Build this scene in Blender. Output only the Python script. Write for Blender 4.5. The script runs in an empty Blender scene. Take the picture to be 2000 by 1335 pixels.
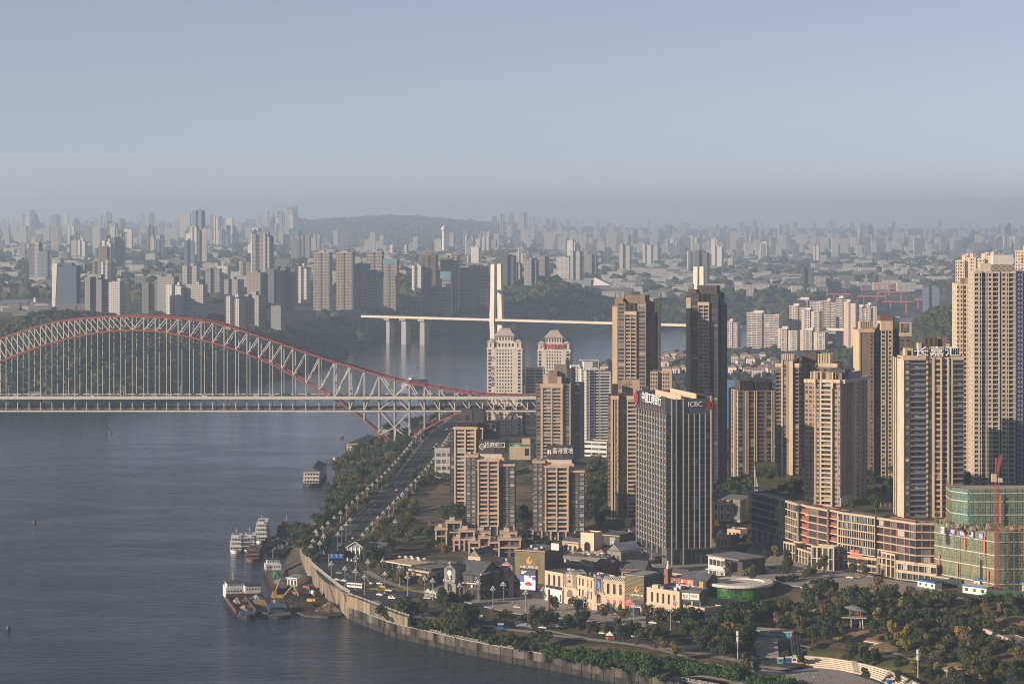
import bpy, bmesh, math, random
import numpy as np
from mathutils import Vector, Matrix
from mathutils.geometry import delaunay_2d_cdt, tessellate_polygon
R = math.radians
random.seed(7)
sc = bpy.context.scene

# ---------------------------------------------------------------- camera, sky, sun, exposure
F, CX, HY, H = 4722.0, 1000.0, 425.0, 246.0      # focal length and horizon of an 85 mm view, camera height over the river (m)
cam_d = bpy.data.cameras.new('camera'); cam = bpy.data.objects.new('camera', cam_d)
sc.collection.objects.link(cam); sc.camera = cam
cam_d.sensor_width = 36.0; cam_d.lens = 85.0; cam_d.clip_start = 5.0; cam_d.clip_end = 60000.0
cam_d.shift_y = -0.1213
cam.location = (0, 0, H); cam.rotation_euler = (R(90), 0, 0)
SUN_EL, SUN_AZ = 16.0, 245.0                     # azimuth clockwise from +Y
az, el = R(SUN_AZ), R(SUN_EL)
TOSUN = Vector((math.sin(az)*math.cos(el), math.cos(az)*math.cos(el), math.sin(el)))
world = bpy.data.worlds.new('World'); sc.world = world; world.use_nodes = True
wn = world.node_tree; wn.nodes.clear()
wo = wn.nodes.new('ShaderNodeOutputWorld'); wb = wn.nodes.new('ShaderNodeBackground')
sky = wn.nodes.new('ShaderNodeTexSky'); sky.sky_type = 'NISHITA'; sky.sun_disc = False
sky.sun_elevation = el; sky.sun_rotation = az; sky.altitude = 200
sky.air_density = 0.6; sky.dust_density = 0.0; sky.ozone_density = 1.2
wb.inputs['Strength'].default_value = 0.059
hs = wn.nodes.new('ShaderNodeHueSaturation'); hs.inputs['Saturation'].default_value = 0.52
wt = wn.nodes.new('ShaderNodeVectorMath'); wt.operation = 'MULTIPLY'; wt.inputs[1].default_value = (1.0,0.97,1.11)
wn.links.new(sky.outputs[0], hs.inputs['Color']); wn.links.new(hs.outputs[0], wt.inputs[0]); wn.links.new(wt.outputs[0], wb.inputs[0]); wn.links.new(wb.outputs[0], wo.inputs[0])
sd = bpy.data.lights.new('sun', 'SUN'); sun = bpy.data.objects.new('sun', sd); sc.collection.objects.link(sun)
sd.energy = 5.0; sd.angle = R(0.5); sd.color = (1.0, 0.82, 0.63)
sun.rotation_euler = (-TOSUN).to_track_quat('-Z', 'Y').to_euler(); sun.location = (-300, -300, 900)
sc.view_settings.view_transform = 'Standard'; sc.view_settings.look = 'None'
sc.view_settings.exposure = 0.6; sc.view_settings.gamma = 1.0; sc.view_settings.use_curve_mapping = False
sc.render.engine = 'CYCLES'
cy = sc.cycles
cy.use_denoising = True; cy.denoiser = 'OPENIMAGEDENOISE'
cy.max_bounces = 5; cy.diffuse_bounces = 2; cy.glossy_bounces = 3; cy.transmission_bounces = 2; cy.volume_bounces = 1
cy.use_adaptive_sampling = True; cy.adaptive_threshold = 0.012
cy.filter_width = 1.05; cy.caustics_reflective = False; cy.caustics_refractive = False

# ---------------------------------------------------------------- helpers
COL = bpy.data.collections.new('city')           # linked to the scene at the very end
def wp(px, py, d): return Vector(((px-CX)*d/F, d, H-(py-HY)*d/F))
def dz(py, z): return (H-z)*F/(py-HY)
def gp(px, py, z):
 d = dz(py, z); return Vector(((px-CX)*d/F, d, z))
def zat(py, d): return H-(py-HY)*d/F
def link(o): COL.objects.link(o); return o
def tag(o, label=None, cat=None, group=None, kind=None):
 if label: o['label'] = label
 if cat: o['category'] = cat
 if group: o['group'] = group
 if kind: o['kind'] = kind
 return o
def empty(name, loc=(0,0,0), rz=0.0, label=None, cat=None, group=None, kind=None):
 o = bpy.data.objects.new(name, None); o.empty_display_size = 1
 o.location = loc; o.rotation_euler = (0,0,rz); link(o)
 return tag(o, label, cat, group, kind)
def child(name, me, parent, loc=(0,0,0), rz=0.0, scale=None):
 o = bpy.data.objects.new(name, me); o.parent = parent; o.location = loc; o.rotation_euler = (0,0,rz)
 if scale is not None: o.scale = scale
 return link(o)
class MB:
 """collects faces; build() links them as one mesh object"""
 def __init__(s): s.v = []; s.f = []; s.m = []; s.uv = []
 def poly(s, pts, m=0):
  n = len(s.v); s.v.extend([tuple(p) for p in pts]); s.f.append(tuple(range(n, n+len(pts)))); s.m.append(m)
 def quad(s, a, b, c, d, m=0): s.poly((a,b,c,d), m)
 def box(s, x0,x1,y0,y1,z0,z1, m=0, bottom=False):
  n = len(s.v)
  s.v.extend([(x0,y0,z0),(x1,y0,z0),(x1,y1,z0),(x0,y1,z0),(x0,y0,z1),(x1,y0,z1),(x1,y1,z1),(x0,y1,z1)])
  fs = [(0,1,5,4),(1,2,6,5),(2,3,7,6),(3,0,4,7),(4,5,6,7)]
  if bottom: fs.append((3,2,1,0))
  for q in fs: s.f.append(tuple(n+i for i in q)); s.m.append(m)
 def bar(s, a, b, w, h, m=0, up=(0,0,1)):
  a, b = Vector(a), Vector(b); t = (b-a)
  if t.length < 1e-6: return
  t.normalize(); u = t.cross(Vector(up))
  if u.length < 1e-4: u = Vector((1,0,0))
  u.normalize(); k = u.cross(t)
  n = len(s.v)
  for p in (a, b):
   for su, sk in ((-1,-1),(1,-1),(1,1),(-1,1)): s.v.append(tuple(p+u*(su*w/2)+k*(sk*h/2)))
  for q in ((0,1,5,4),(1,2,6,5),(2,3,7,6),(3,0,4,7),(3,2,1,0),(4,5,6,7)): s.f.append(tuple(n+i for i in q)); s.m.append(m)
 def prism(s, pts, z0, z1, m=0, mt=None, bottom=False):
  """pts counter-clockwise from above"""
  k = len(pts)
  for i in range(k):
   a, b = pts[i], pts[(i+1)%k]
   s.quad((a[0],a[1],z0),(b[0],b[1],z0),(b[0],b[1],z1),(a[0],a[1],z1), m)
  s.poly([(p[0],p[1],z1) for p in pts], m if mt is None else mt)
  if bottom: s.poly([(p[0],p[1],z0) for p in reversed(pts)], m)
 def tube(s, a, b, r0, r1, n=6, m=0, cap=True):
  a, b = Vector(a), Vector(b); t = (b-a).normalized()
  u = t.cross(Vector((0.31,0.2,0.93)));
  if u.length < 1e-3: u = t.cross(Vector((1,0,0)))
  u.normalize(); k = t.cross(u); n0 = len(s.v)
  for p, r in ((a,r0),(b,r1)):
   for i in range(n):
    q = 2*math.pi*i/n; s.v.append(tuple(p+(u*math.cos(q)+k*math.sin(q))*r))
  for i in range(n):
   j = (i+1)%n; s.f.append((n0+i,n0+j,n0+n+j,n0+n+i)); s.m.append(m)
  if cap: s.f.append(tuple(n0+n+i for i in range(n))); s.m.append(m)
 def ball(s, c, r, m=0, nu=6, nv=4, sz=1.0):
  c = Vector(c); n0 = len(s.v)
  for j in range(nv+1):
   th = math.pi*j/nv
   for i in range(nu):
    ph = 2*math.pi*i/nu; s.v.append((c.x+r*math.sin(th)*math.cos(ph), c.y+r*math.sin(th)*math.sin(ph), c.z+r*sz*math.cos(th)))
  for j in range(nv):
   for i in range(nu):
    k = (i+1)%nu; s.f.append((n0+j*nu+i, n0+(j+1)*nu+i, n0+(j+1)*nu+k, n0+j*nu+k)); s.m.append(m)
 def mesh(s, name, mats, smooth=False):
  me = bpy.data.meshes.new(name); me.from_pydata(s.v, [], s.f)
  for mt in (mats if isinstance(mats, (list, tuple)) else [mats]): me.materials.append(mt)
  if len(me.polygons) == len(s.m): me.polygons.foreach_set('material_index', s.m)
  if smooth: me.polygons.foreach_set('use_smooth', [True]*len(me.polygons))
  me.update(); return me
 def build(s, name, mats, parent=None, loc=(0,0,0), rz=0.0, smooth=False, label=None, cat=None, group=None, kind=None):
  o = bpy.data.objects.new(name, s.mesh(name, mats, smooth)); o.location = loc; o.rotation_euler = (0,0,rz)
  if parent: o.parent = parent
  return tag(link(o), label, cat, group, kind)

# ---------------------------------------------------------------- materials (all procedural)
MATS = {}
def _base(name):
 m = bpy.data.materials.new(name); m.use_nodes = True; nt = m.node_tree
 b = nt.nodes['Principled BSDF']; return m, nt, b
def mat(name, col, rough=0.8, var=0.12, scale=0.35, metal=0.0, streak=True, spec=0.3, fine=0.08):
 """plain surface with grain, weather streaks and a little tint per object"""
 if name in MATS: return MATS[name]
 m, nt, b = _base(name); L = nt.links
 tc = nt.nodes.new('ShaderNodeTexCoord'); mp = nt.nodes.new('ShaderNodeMapping')
 mp.inputs['Scale'].default_value = (scale, scale, scale*(0.16 if streak else 1.0))
 no = nt.nodes.new('ShaderNodeTexNoise'); no.inputs['Detail'].default_value = 5; no.inputs['Scale'].default_value = 1.0
 L.new(tc.outputs['Object'], mp.inputs[0]); L.new(mp.outputs[0], no.inputs['Vector'])
 n2 = nt.nodes.new('ShaderNodeTexNoise'); n2.inputs['Scale'].default_value = 1.7; n2.inputs['Detail'].default_value = 2
 L.new(tc.outputs['Object'], n2.inputs['Vector'])
 mr = nt.nodes.new('ShaderNodeMapRange'); mr.inputs['From Min'].default_value = 0.3; mr.inputs['From Max'].default_value = 0.7
 mr.inputs['To Min'].default_value = 1-var*1.6; mr.inputs['To Max'].default_value = 1+var*0.7
 L.new(no.outputs['Fac'], mr.inputs['Value'])
 m2 = nt.nodes.new('ShaderNodeMapRange'); m2.inputs['From Min'].default_value = 0.3; m2.inputs['From Max'].default_value = 0.7
 m2.inputs['To Min'].default_value = 1-fine; m2.inputs['To Max'].default_value = 1+fine
 L.new(n2.outputs['Fac'], m2.inputs['Value'])
 mu = nt.nodes.new('ShaderNodeMath'); mu.operation = 'MULTIPLY'; L.new(mr.outputs[0], mu.inputs[0]); L.new(m2.outputs[0], mu.inputs[1])
 vm = nt.nodes.new('ShaderNodeVectorMath'); vm.operation = 'SCALE'; vm.inputs[0].default_value = col[:3]
 L.new(mu.outputs[0], vm.inputs['Scale']); L.new(vm.outputs[0], b.inputs['Base Color'])
 b.inputs['Roughness'].default_value = rough; b.inputs['Metallic'].default_value = metal; b.inputs['Specular IOR Level'].default_value = spec
 MATS[name] = m; return m
def rnd_node(nt):
 oi = nt.nodes.new('ShaderNodeObjectInfo'); ge = nt.nodes.new('ShaderNodeNewGeometry')
 a = nt.nodes.new('ShaderNodeMath'); a.operation = 'MULTIPLY_ADD'; a.inputs[1].default_value = 5.37
 nt.links.new(ge.outputs['Random Per Island'], a.inputs[0]); nt.links.new(oi.outputs['Random'], a.inputs[2])
 f = nt.nodes.new('ShaderNodeMath'); f.operation = 'FRACT'; nt.links.new(a.outputs[0], f.inputs[0]); return f
def ramp(nt, stops, interp='LINEAR'):
 r = nt.nodes.new('ShaderNodeValToRGB'); r.color_ramp.interpolation = interp; e = r.color_ramp.elements
 while len(e) < len(stops): e.new(0.5)
 for k, (p, c) in enumerate(stops): e[k].position = p; e[k].color = (*c, 1)
 return r
def glass(name, stops, rough=0.12, spec=0.55):
 """window panes: dark rooms behind, some with blinds or curtains"""
 if name in MATS: return MATS[name]
 m, nt, b = _base(name); f = rnd_node(nt); r = ramp(nt, stops, 'CONSTANT')
 nt.links.new(f.outputs[0], r.inputs[0]); nt.links.new(r.outputs[0], b.inputs['Base Color'])
 b.inputs['Roughness'].default_value = rough; b.inputs['Specular IOR Level'].default_value = spec
 MATS[name] = m; return m
def tinted(name, stops, rough=0.7, spec=0.3, noise=0.0, scale=0.5):
 """one of several colours, picked per object or per loose piece"""
 if name in MATS: return MATS[name]
 m, nt, b = _base(name); f = rnd_node(nt); r = ramp(nt, stops)
 nt.links.new(f.outputs[0], r.inputs[0]); out = r.outputs[0]
 if noise:
  tc = nt.nodes.new('ShaderNodeTexCoord'); no = nt.nodes.new('ShaderNodeTexNoise'); no.inputs['Scale'].default_value = scale; no.inputs['Detail'].default_value = 4
  nt.links.new(tc.outputs['Object'], no.inputs['Vector'])
  mr = nt.nodes.new('ShaderNodeMapRange'); mr.inputs['To Min'].default_value = 1-noise; mr.inputs['To Max'].default_value = 1+noise
  nt.links.new(no.outputs['Fac'], mr.inputs['Value'])
  vm = nt.nodes.new('ShaderNodeVectorMath'); vm.operation = 'SCALE'; nt.links.new(out, vm.inputs[0]); nt.links.new(mr.outputs[0], vm.inputs['Scale']); out = vm.outputs[0]
 nt.links.new(out, b.inputs['Base Color'])
 b.inputs['Roughness'].default_value = rough; b.inputs['Specular IOR Level'].default_value = spec
 MATS[name] = m; return m
def emis(name, col, s):
 if name in MATS: return MATS[name]
 m, nt, b = _base(name); b.inputs['Base Color'].default_value = (*col,1)
 b.inputs['Emission Color'].default_value = (*col,1); b.inputs['Emission Strength'].default_value = s
 MATS[name] = m; return m
def farwall(name, stops, wincol=(0.045,0.055,0.075), bay=3.4, fh=3.1, amt=0.75):
 """wall of a far tower: its windows are too small to tell apart, so they are in the material"""
 if name in MATS: return MATS[name]
 m, nt, b = _base(name); L = nt.links
 uv = nt.nodes.new('ShaderNodeUVMap'); sp = nt.nodes.new('ShaderNodeSeparateXYZ'); L.new(uv.outputs[0], sp.inputs[0])
 def band(sock, per, lo, hi):
  d = nt.nodes.new('ShaderNodeMath'); d.operation = 'DIVIDE'; d.inputs[1].default_value = per; L.new(sock, d.inputs[0])
  f = nt.nodes.new('ShaderNodeMath'); f.operation = 'FRACT'; L.new(d.outputs[0], f.inputs[0])
  g = nt.nodes.new('ShaderNodeMath'); g.operation = 'GREATER_THAN'; g.inputs[1].default_value = lo; L.new(f.outputs[0], g.inputs[0])
  l = nt.nodes.new('ShaderNodeMath'); l.operation = 'LESS_THAN'; l.inputs[1].default_value = hi; L.new(f.outputs[0], l.inputs[0])
  q = nt.nodes.new('ShaderNodeMath'); q.operation = 'MULTIPLY'; L.new(g.outputs[0], q.inputs[0]); L.new(l.outputs[0], q.inputs[1]); return q
 bu = band(sp.outputs[0], bay, 0.2, 0.8); bv = band(sp.outputs[1], fh, 0.28, 0.86)
 mm = nt.nodes.new('ShaderNodeMath'); mm.operation = 'MULTIPLY'; L.new(bu.outputs[0], mm.inputs[0]); L.new(bv.outputs[0], mm.inputs[1])
 m3 = nt.nodes.new('ShaderNodeMath'); m3.operation = 'MULTIPLY'; m3.inputs[1].default_value = amt; L.new(mm.outputs[0], m3.inputs[0])
 oi = nt.nodes.new('ShaderNodeObjectInfo'); r = ramp(nt, stops); L.new(oi.outputs['Random'], r.inputs[0])
 mx = nt.nodes.new('ShaderNodeMix'); mx.data_type = 'RGBA'
 L.new(m3.outputs[0], mx.inputs['Factor']); L.new(r.outputs[0], mx.inputs['A']); mx.inputs['B'].default_value = (*wincol,1)
 L.new(mx.outputs['Result'], b.inputs['Base Color']); b.inputs['Roughness'].default_value = 0.75; b.inputs['Specular IOR Level'].default_value = 0.25
 MATS[name] = m; return m
M_CREAM = mat('cream_stone', (0.55,0.44,0.32), 0.8, 0.10)
M_TAN = mat('tan_render', (0.44,0.335,0.245), 0.85, 0.10)
M_PEACH = mat('peach_render', (0.55,0.41,0.295), 0.85, 0.08)
M_BROWN = mat('brown_tile', (0.20,0.145,0.115), 0.75, 0.12)
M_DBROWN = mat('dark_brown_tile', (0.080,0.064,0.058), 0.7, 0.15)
M_CHAR = mat('charcoal_panel', (0.050,0.047,0.048), 0.55, 0.15)
M_GREY = mat('grey_render', (0.33,0.32,0.31), 0.85, 0.14)
M_LGREY = mat('pale_grey_render', (0.55,0.53,0.51), 0.85, 0.10)
M_WHITE = mat('white_render', (0.70,0.68,0.65), 0.8, 0.08)
M_STONE = mat('warm_white_stone', (0.60,0.53,0.46), 0.75, 0.07)
M_CONC = mat('raw_concrete', (0.42,0.37,0.31), 0.9, 0.16)
M_ROOF = mat('roof_felt', (0.16,0.155,0.155), 0.95, 0.2, streak=False)
M_TILE = mat('grey_roof_tile', (0.10,0.105,0.115), 0.8, 0.2, streak=False)
M_BRICK = mat('grey_brick', (0.22,0.205,0.19), 0.9, 0.15)
M_RED = mat('red_brick', (0.30,0.135,0.10), 0.9, 0.15)
M_TERRA = mat('terracotta_panel', (0.28,0.10,0.06), 0.75, 0.12)
M_STEELR = mat('red_steel', (0.36,0.10,0.085), 0.5, 0.12, spec=0.4)
M_STEELW = mat('white_steel', (0.62,0.59,0.53), 0.5, 0.08, spec=0.4)
M_DECK = mat('bridge_asphalt', (0.13,0.13,0.135), 0.9, 0.1, streak=False)
M_BLACK = mat('black_metal', (0.028,0.028,0.032), 0.5, 0.1)
M_DGREY = mat('dark_grey_metal', (0.10,0.10,0.105), 0.6, 0.12)
M_ALU = mat('pale_aluminium', (0.42,0.395,0.36), 0.4, 0.08, spec=0.5)
M_SIGNW = emis('white_sign_face', (0.9,0.88,0.84), 0.0)
M_SIGNR = mat('red_sign', (0.62,0.07,0.05), 0.5, 0.05)
M_SIGNB = mat('blue_sign', (0.03,0.14,0.42), 0.5, 0.05)
M_WOOD = mat('bare_wood', (0.22,0.15,0.09), 0.9, 0.15)
M_BARK = mat('bark', (0.10,0.075,0.055), 0.95, 0.2)
G_DARK = glass('dark_window', [(0,(0.016,0.019,0.026)),(0.42,(0.028,0.034,0.045)),(0.70,(0.055,0.062,0.075)),(0.86,(0.15,0.15,0.15)),(0.95,(0.34,0.32,0.29))])
G_FLAT = glass('flat_window', [(0,(0.015,0.018,0.025)),(0.40,(0.035,0.038,0.045)),(0.62,(0.075,0.075,0.080)),(0.80,(0.17,0.16,0.15)),(0.92,(0.36,0.33,0.28))])
G_PALE = glass('curtained_window', [(0,(0.05,0.06,0.07)),(0.25,(0.13,0.14,0.15)),(0.5,(0.24,0.25,0.25)),(0.72,(0.07,0.08,0.10)),(0.85,(0.40,0.40,0.38))])
G_BLUE = glass('blue_office_glass', [(0,(0.012,0.017,0.026)),(0.5,(0.022,0.030,0.044)),(0.85,(0.045,0.058,0.08)),(0.95,(0.06,0.14,0.30))], rough=0.08)
G_VOID = glass('unglazed_opening', [(0,(0.020,0.020,0.022)),(0.6,(0.035,0.033,0.032)),(0.88,(0.08,0.075,0.07))], rough=0.6, spec=0.2)
G_SHOP = glass('shop_window', [(0,(0.03,0.035,0.04)),(0.5,(0.06,0.065,0.07)),(0.8,(0.16,0.15,0.14)),(0.93,(0.42,0.40,0.36))], rough=0.1)
M_FRAME = mat('window_frame', (0.20,0.18,0.165), 0.5, 0.05)
M_FRAMED = mat('dark_window_frame', (0.07,0.065,0.065), 0.5, 0.05)

# ---------------------------------------------------------------- ground materials
def ground_mat(name, stops, scale=0.02, detail=8, rough=0.95, bump=0.0, second=None):
 m, nt, b = _base(name); L = nt.links
 tc = nt.nodes.new('ShaderNodeTexCoord'); no = nt.nodes.new('ShaderNodeTexNoise')
 no.inputs['Scale'].default_value = scale; no.inputs['Detail'].default_value = detail; no.inputs['Roughness'].default_value = 0.65
 L.new(tc.outputs['Object'], no.inputs['Vector']); r = ramp(nt, stops); L.new(no.outputs['Fac'], r.inputs[0])
 n2 = nt.nodes.new('ShaderNodeTexNoise'); n2.inputs['Scale'].default_value = 0.9; n2.inputs['Detail'].default_value = 3
 L.new(tc.outputs['Object'], n2.inputs['Vector'])
 mr = nt.nodes.new('ShaderNodeMapRange'); mr.inputs['From Min'].default_value = 0.3; mr.inputs['From Max'].default_value = 0.7
 mr.inputs['To Min'].default_value = 0.75; mr.inputs['To Max'].default_value = 1.2; L.new(n2.outputs['Fac'], mr.inputs['Value'])
 vm = nt.nodes.new('ShaderNodeVectorMath'); vm.operation = 'SCALE'; L.new(r.outputs[0], vm.inputs[0]); L.new(mr.outputs[0], vm.inputs['Scale'])
 L.new(vm.outputs[0], b.inputs['Base Color']); b.inputs['Roughness'].default_value = rough; b.inputs['Specular IOR Level'].default_value = 0.15
 MATS[name] = m; return m
M_EARTH = ground_mat('earth_and_scrub', [(0.30,(0.030,0.036,0.020)),(0.45,(0.055,0.058,0.030)),(0.55,(0.11,0.090,0.058)),(0.72,(0.17,0.135,0.095))], 0.035)
M_FIELD = ground_mat('bare_field', [(0.3,(0.060,0.055,0.035)),(0.5,(0.13,0.105,0.075)),(0.7,(0.20,0.155,0.115))], 0.03)
M_LAWN = ground_mat('lawn', [(0.3,(0.055,0.065,0.022)),(0.55,(0.085,0.088,0.030)),(0.75,(0.14,0.115,0.05))], 0.06)
M_FARLAND = ground_mat('far_land', [(0.30,(0.022,0.030,0.024)),(0.44,(0.035,0.042,0.034)),(0.54,(0.075,0.078,0.070)),(0.66,(0.15,0.145,0.135)),(0.8,(0.24,0.23,0.22))], 0.0035, 10)
M_ASPH = mat('asphalt', (0.044,0.047,0.053), 0.85, 0.18, 0.08, streak=False)
M_PAVE = mat('pale_paving', (0.30,0.275,0.25), 0.85, 0.14, 0.12, streak=False)
M_PATH = mat('path_paving', (0.36,0.325,0.28), 0.85, 0.12, 0.2, streak=False)
M_LINE = mat('road_paint', (0.62,0.60,0.56), 0.7, 0.1, streak=False)
def paving_mat(name, c1, c2, w):
 m, nt, b = _base(name); L = nt.links
 tc = nt.nodes.new('ShaderNodeTexCoord'); br = nt.nodes.new('ShaderNodeTexBrick')
 br.inputs['Color1'].default_value = (*c1,1); br.inputs['Color2'].default_value = (*c2,1); br.inputs['Mortar'].default_value = (c1[0]*0.55,c1[1]*0.55,c1[2]*0.55,1)
 br.inputs['Scale'].default_value = 1.0; br.inputs['Mortar Size'].default_value = 0.05*w; br.inputs['Brick Width'].default_value = w; br.inputs['Row Height'].default_value = w*0.5
 L.new(tc.outputs['Object'], br.inputs['Vector']); no = nt.nodes.new('ShaderNodeTexNoise'); no.inputs['Scale'].default_value = 0.15; no.inputs['Detail'].default_value = 6
 L.new(tc.outputs['Object'], no.inputs['Vector']); mr = nt.nodes.new('ShaderNodeMapRange'); mr.inputs['To Min'].default_value = 0.75; mr.inputs['To Max'].default_value = 1.2
 L.new(no.outputs['Fac'], mr.inputs['Value']); vm = nt.nodes.new('ShaderNodeVectorMath'); vm.operation = 'SCALE'
 L.new(br.outputs['Color'], vm.inputs[0]); L.new(mr.outputs[0], vm.inputs['Scale']); L.new(vm.outputs[0], b.inputs['Base Color']); b.inputs['Roughness'].default_value = 0.85
 MATS[name] = m; return m
M_PLAZA = paving_mat('plaza_paving', (0.34,0.315,0.285), (0.27,0.25,0.23), 1.6)

# ---------------------------------------------------------------- the river
m, nt, b = _base('river_water'); L = nt.links; M_WATER = m
tc = nt.nodes.new('ShaderNodeTexCoord')
mp = nt.nodes.new('ShaderNodeMapping'); mp.inputs['Scale'].default_value = (0.065, 0.17, 0.1); L.new(tc.outputs['Object'], mp.inputs[0])
n1 = nt.nodes.new('ShaderNodeTexNoise'); n1.inputs['Scale'].default_value = 1.0; n1.inputs['Detail'].default_value = 7; n1.inputs['Roughness'].default_value = 0.52; L.new(mp.outputs[0], n1.inputs['Vector'])
mp2 = nt.nodes.new('ShaderNodeMapping'); mp2.inputs['Scale'].default_value = (0.009, 0.022, 1); mp2.inputs['Rotation'].default_value = (0,0,R(12)); L.new(tc.outputs['Object'], mp2.inputs[0])
n3 = nt.nodes.new('ShaderNodeTexNoise'); n3.inputs['Scale'].default_value = 1.0; n3.inputs['Detail'].default_value = 5; n3.inputs['Distortion'].default_value = 0.7; L.new(mp2.outputs[0], n3.inputs['Vector'])
mr = nt.nodes.new('ShaderNodeMapRange'); mr.inputs['From Min'].default_value = 0.35; mr.inputs['From Max'].default_value = 0.65; mr.inputs['To Min'].default_value = 0.4; mr.inputs['To Max'].default_value = 1.0; L.new(n3.outputs['Fac'], mr.inputs['Value'])
bp = nt.nodes.new('ShaderNodeBump'); bp.inputs['Distance'].default_value = 4.0
sx_ = nt.nodes.new('ShaderNodeSeparateXYZ'); L.new(tc.outputs['Object'], sx_.inputs[0])      # choppy midstream near the confluence, calmer upstream
my = nt.nodes.new('ShaderNodeMapRange'); my.inputs['From Min'].default_value = 1300; my.inputs['From Max'].default_value = 2700; my.inputs['To Min'].default_value = 1.0; my.inputs['To Max'].default_value = 0.16; L.new(sx_.outputs[1], my.inputs['Value'])
mm_ = nt.nodes.new('ShaderNodeMath'); mm_.operation = 'MULTIPLY'; L.new(mr.outputs[0], mm_.inputs[0]); L.new(my.outputs[0], mm_.inputs[1])
L.new(mm_.outputs[0], bp.inputs['Strength']); L.new(n1.outputs['Fac'], bp.inputs['Height']); L.new(bp.outputs[0], b.inputs['Normal'])
b.inputs['Base Color'].default_value = (0.020,0.036,0.055,1); b.inputs['Roughness'].default_value = 0.12; b.inputs['IOR'].default_value = 1.31; b.inputs['Specular Tint'].default_value = (0.60,0.80,1.0,1)
mb = MB(); mb.quad((-9000,-300,0),(9000,-300,0),(9000,9000,0),(-9000,9000,0))
mb.build('river', M_WATER, kind='structure')

# ---------------------------------------------------------------- near bank: heights from surveyed points
CTRL = [(640,1100,16),(600,1070,16),(700,1140,16),(760,1160,16),(850,1185,16),(950,1205,16),(1050,1222,15.5),(1200,1238,15),(1330,1252,14),(1450,1272,13),(1250,1225,16),
 (900,1150,17),(1050,1175,17),(1150,1185,17),(1250,1200,17),(1300,1190,17),(1000,1150,17),(1360,1200,17),(870,1120,18),(800,1110,17),(740,1090,17),
 (1300,1104,20),(1390,1085,21),(1250,1080,20),(1180,1090,20),(1450,1090,22),
 (1500,1065,23),(1600,1085,23),(1700,1112,23),(1830,1135,23),(1950,1150,23),(1600,1120,22),(1720,1135,22),(1450,1118,22),(1395,1180,16.5),(1454,1184,16.5),(1512,1180,16.8),(1454,1172,16.8),(1420,1166,16.8),(1490,1166,16.8),(1454,1158,16.8),(1410,1158,17),(1500,1158,17),
 (1420,1190,16),(1480,1215,14),(1560,1180,19),(1600,1215,16),(1680,1190,20),(1750,1210,18),(1800,1165,22),(1900,1175,22.5),(1990,1180,22.5),(1990,1240,17),(1900,1240,16),(1820,1260,14.5),
 (1520,1290,11.5),(1600,1310,11.5),(1650,1250,14),(1750,1320,11.5),(1850,1310,12.5),(1950,1320,13),(2100,1300,14),(2200,1200,20),(1500,1250,12.5),(1450,1310,11),(1350,1300,11),
 (830,980,20),(790,1020,19),(860,945,21),(850,1050,20),(770,1060,18),(880,1090,20),(930,1085,21),(960,1045,25),(910,1010,25),(1090,1055,25),(1160,1040,25),(1030,1030,25),
 (1170,1000,28),(1215,1015,28),(1165,940,30),(1000,880,30),(1090,895,30),(1030,940,27),(1230,960,30),(1380,955,31),(1465,950,33),(1420,1000,27),(1430,1040,24),
 (1600,960,34),(1800,960,36),(1950,960,36),(2100,980,36),(2100,1100,25),
 (800,900,17),(830,870,17),(870,850,16),(740,960,17),(700,1010,16.5),(660,1050,16),(900,835,16),(990,845,14),(1100,850,18),(1200,860,24),(1400,880,28),(1700,860,32),(2100,860,34),
 (650,1020,11),(700,940,11),(745,895,9),(770,880,7),(770,874,7),(752,878,6),(785,877,9),(620,1040,12),(720,920,11)]
CP = np.array([[gp(*c).x, gp(*c).y, c[2]] for c in CTRL])
def P2(px, py, z=0.0):
 g = gp(px,py,z); return (g.x, g.y)
QUAY = [P2(*p) for p in [(1900,1475),(1700,1430),(1450,1380),(1300,1352),(1180,1329),(1099,1312),(1026,1298),(956,1286),(890,1272),(833,1258),(776,1245),(740,1232),(705,1218),(683,1208)]]
BIGW = [P2(*p) for p in [(668,1199),(654,1188),(640,1176),(625,1163),(611,1150),(600,1134),(592,1118),(586,1098)]]
SHORE = [P2(*p) for p in [(582,1070),(592,1027),(612,1012),(634,1003),(640,985),(643,964),(650,944),(658,925),(668,912),(679,901),(700,880),(735,862),(770,848),(800,832),(850,805),(900,785)]]
# the quay promenade is 8 m over the water, with a planted slope up to the road
def inset(pl, k):
 out = []
 for i, p in enumerate(pl):
  a = Vector(pl[max(0,i-1)]); c = Vector(pl[min(len(pl)-1,i+1)]); t = (c-a).normalized()
  out.append((p[0]+t.y*k, p[1]-t.x*k))
 return out
QIN = inset(QUAY, 7.0); QIN2 = inset(QUAY, 3.0)
# make sure the inset goes inland (away from the river, to larger y / x)
if QIN[7][1] < QUAY[7][1]: QIN = inset(QUAY, -7.0); QIN2 = inset(QUAY, -3.0)
CP = np.vstack([CP, [[x,y,8.0] for x,y in QIN]+[[x,y,8.0] for x,y in QIN2]+[[x,y,8.0] for x,y in QUAY]])
BIN = [(x+6, y+1) for x, y in BIGW]; CP = np.vstack([CP, [[x,y,16.0] for x,y in BIN]+[[x,y,16.0] for x,y in BIGW]])
SHA = np.array(SHORE)
def seg_dist(P, pl):
 d = np.full(len(P), 1e9)
 for (ax,ay),(bx,by) in zip(pl[:-1], pl[1:]):
  v = np.array([bx-ax, by-ay]); l2 = (v**2).sum()+1e-9
  t = np.clip(((P-[ax,ay])@v)/l2, 0, 1); q = np.stack([ax+t*v[0], ay+t*v[1]], 1)
  d = np.minimum(d, np.hypot(*(P-q).T))
 return d
PADS = []       # (polygon xy, z): level paved areas
ROADS = []      # (points, width)
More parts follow.
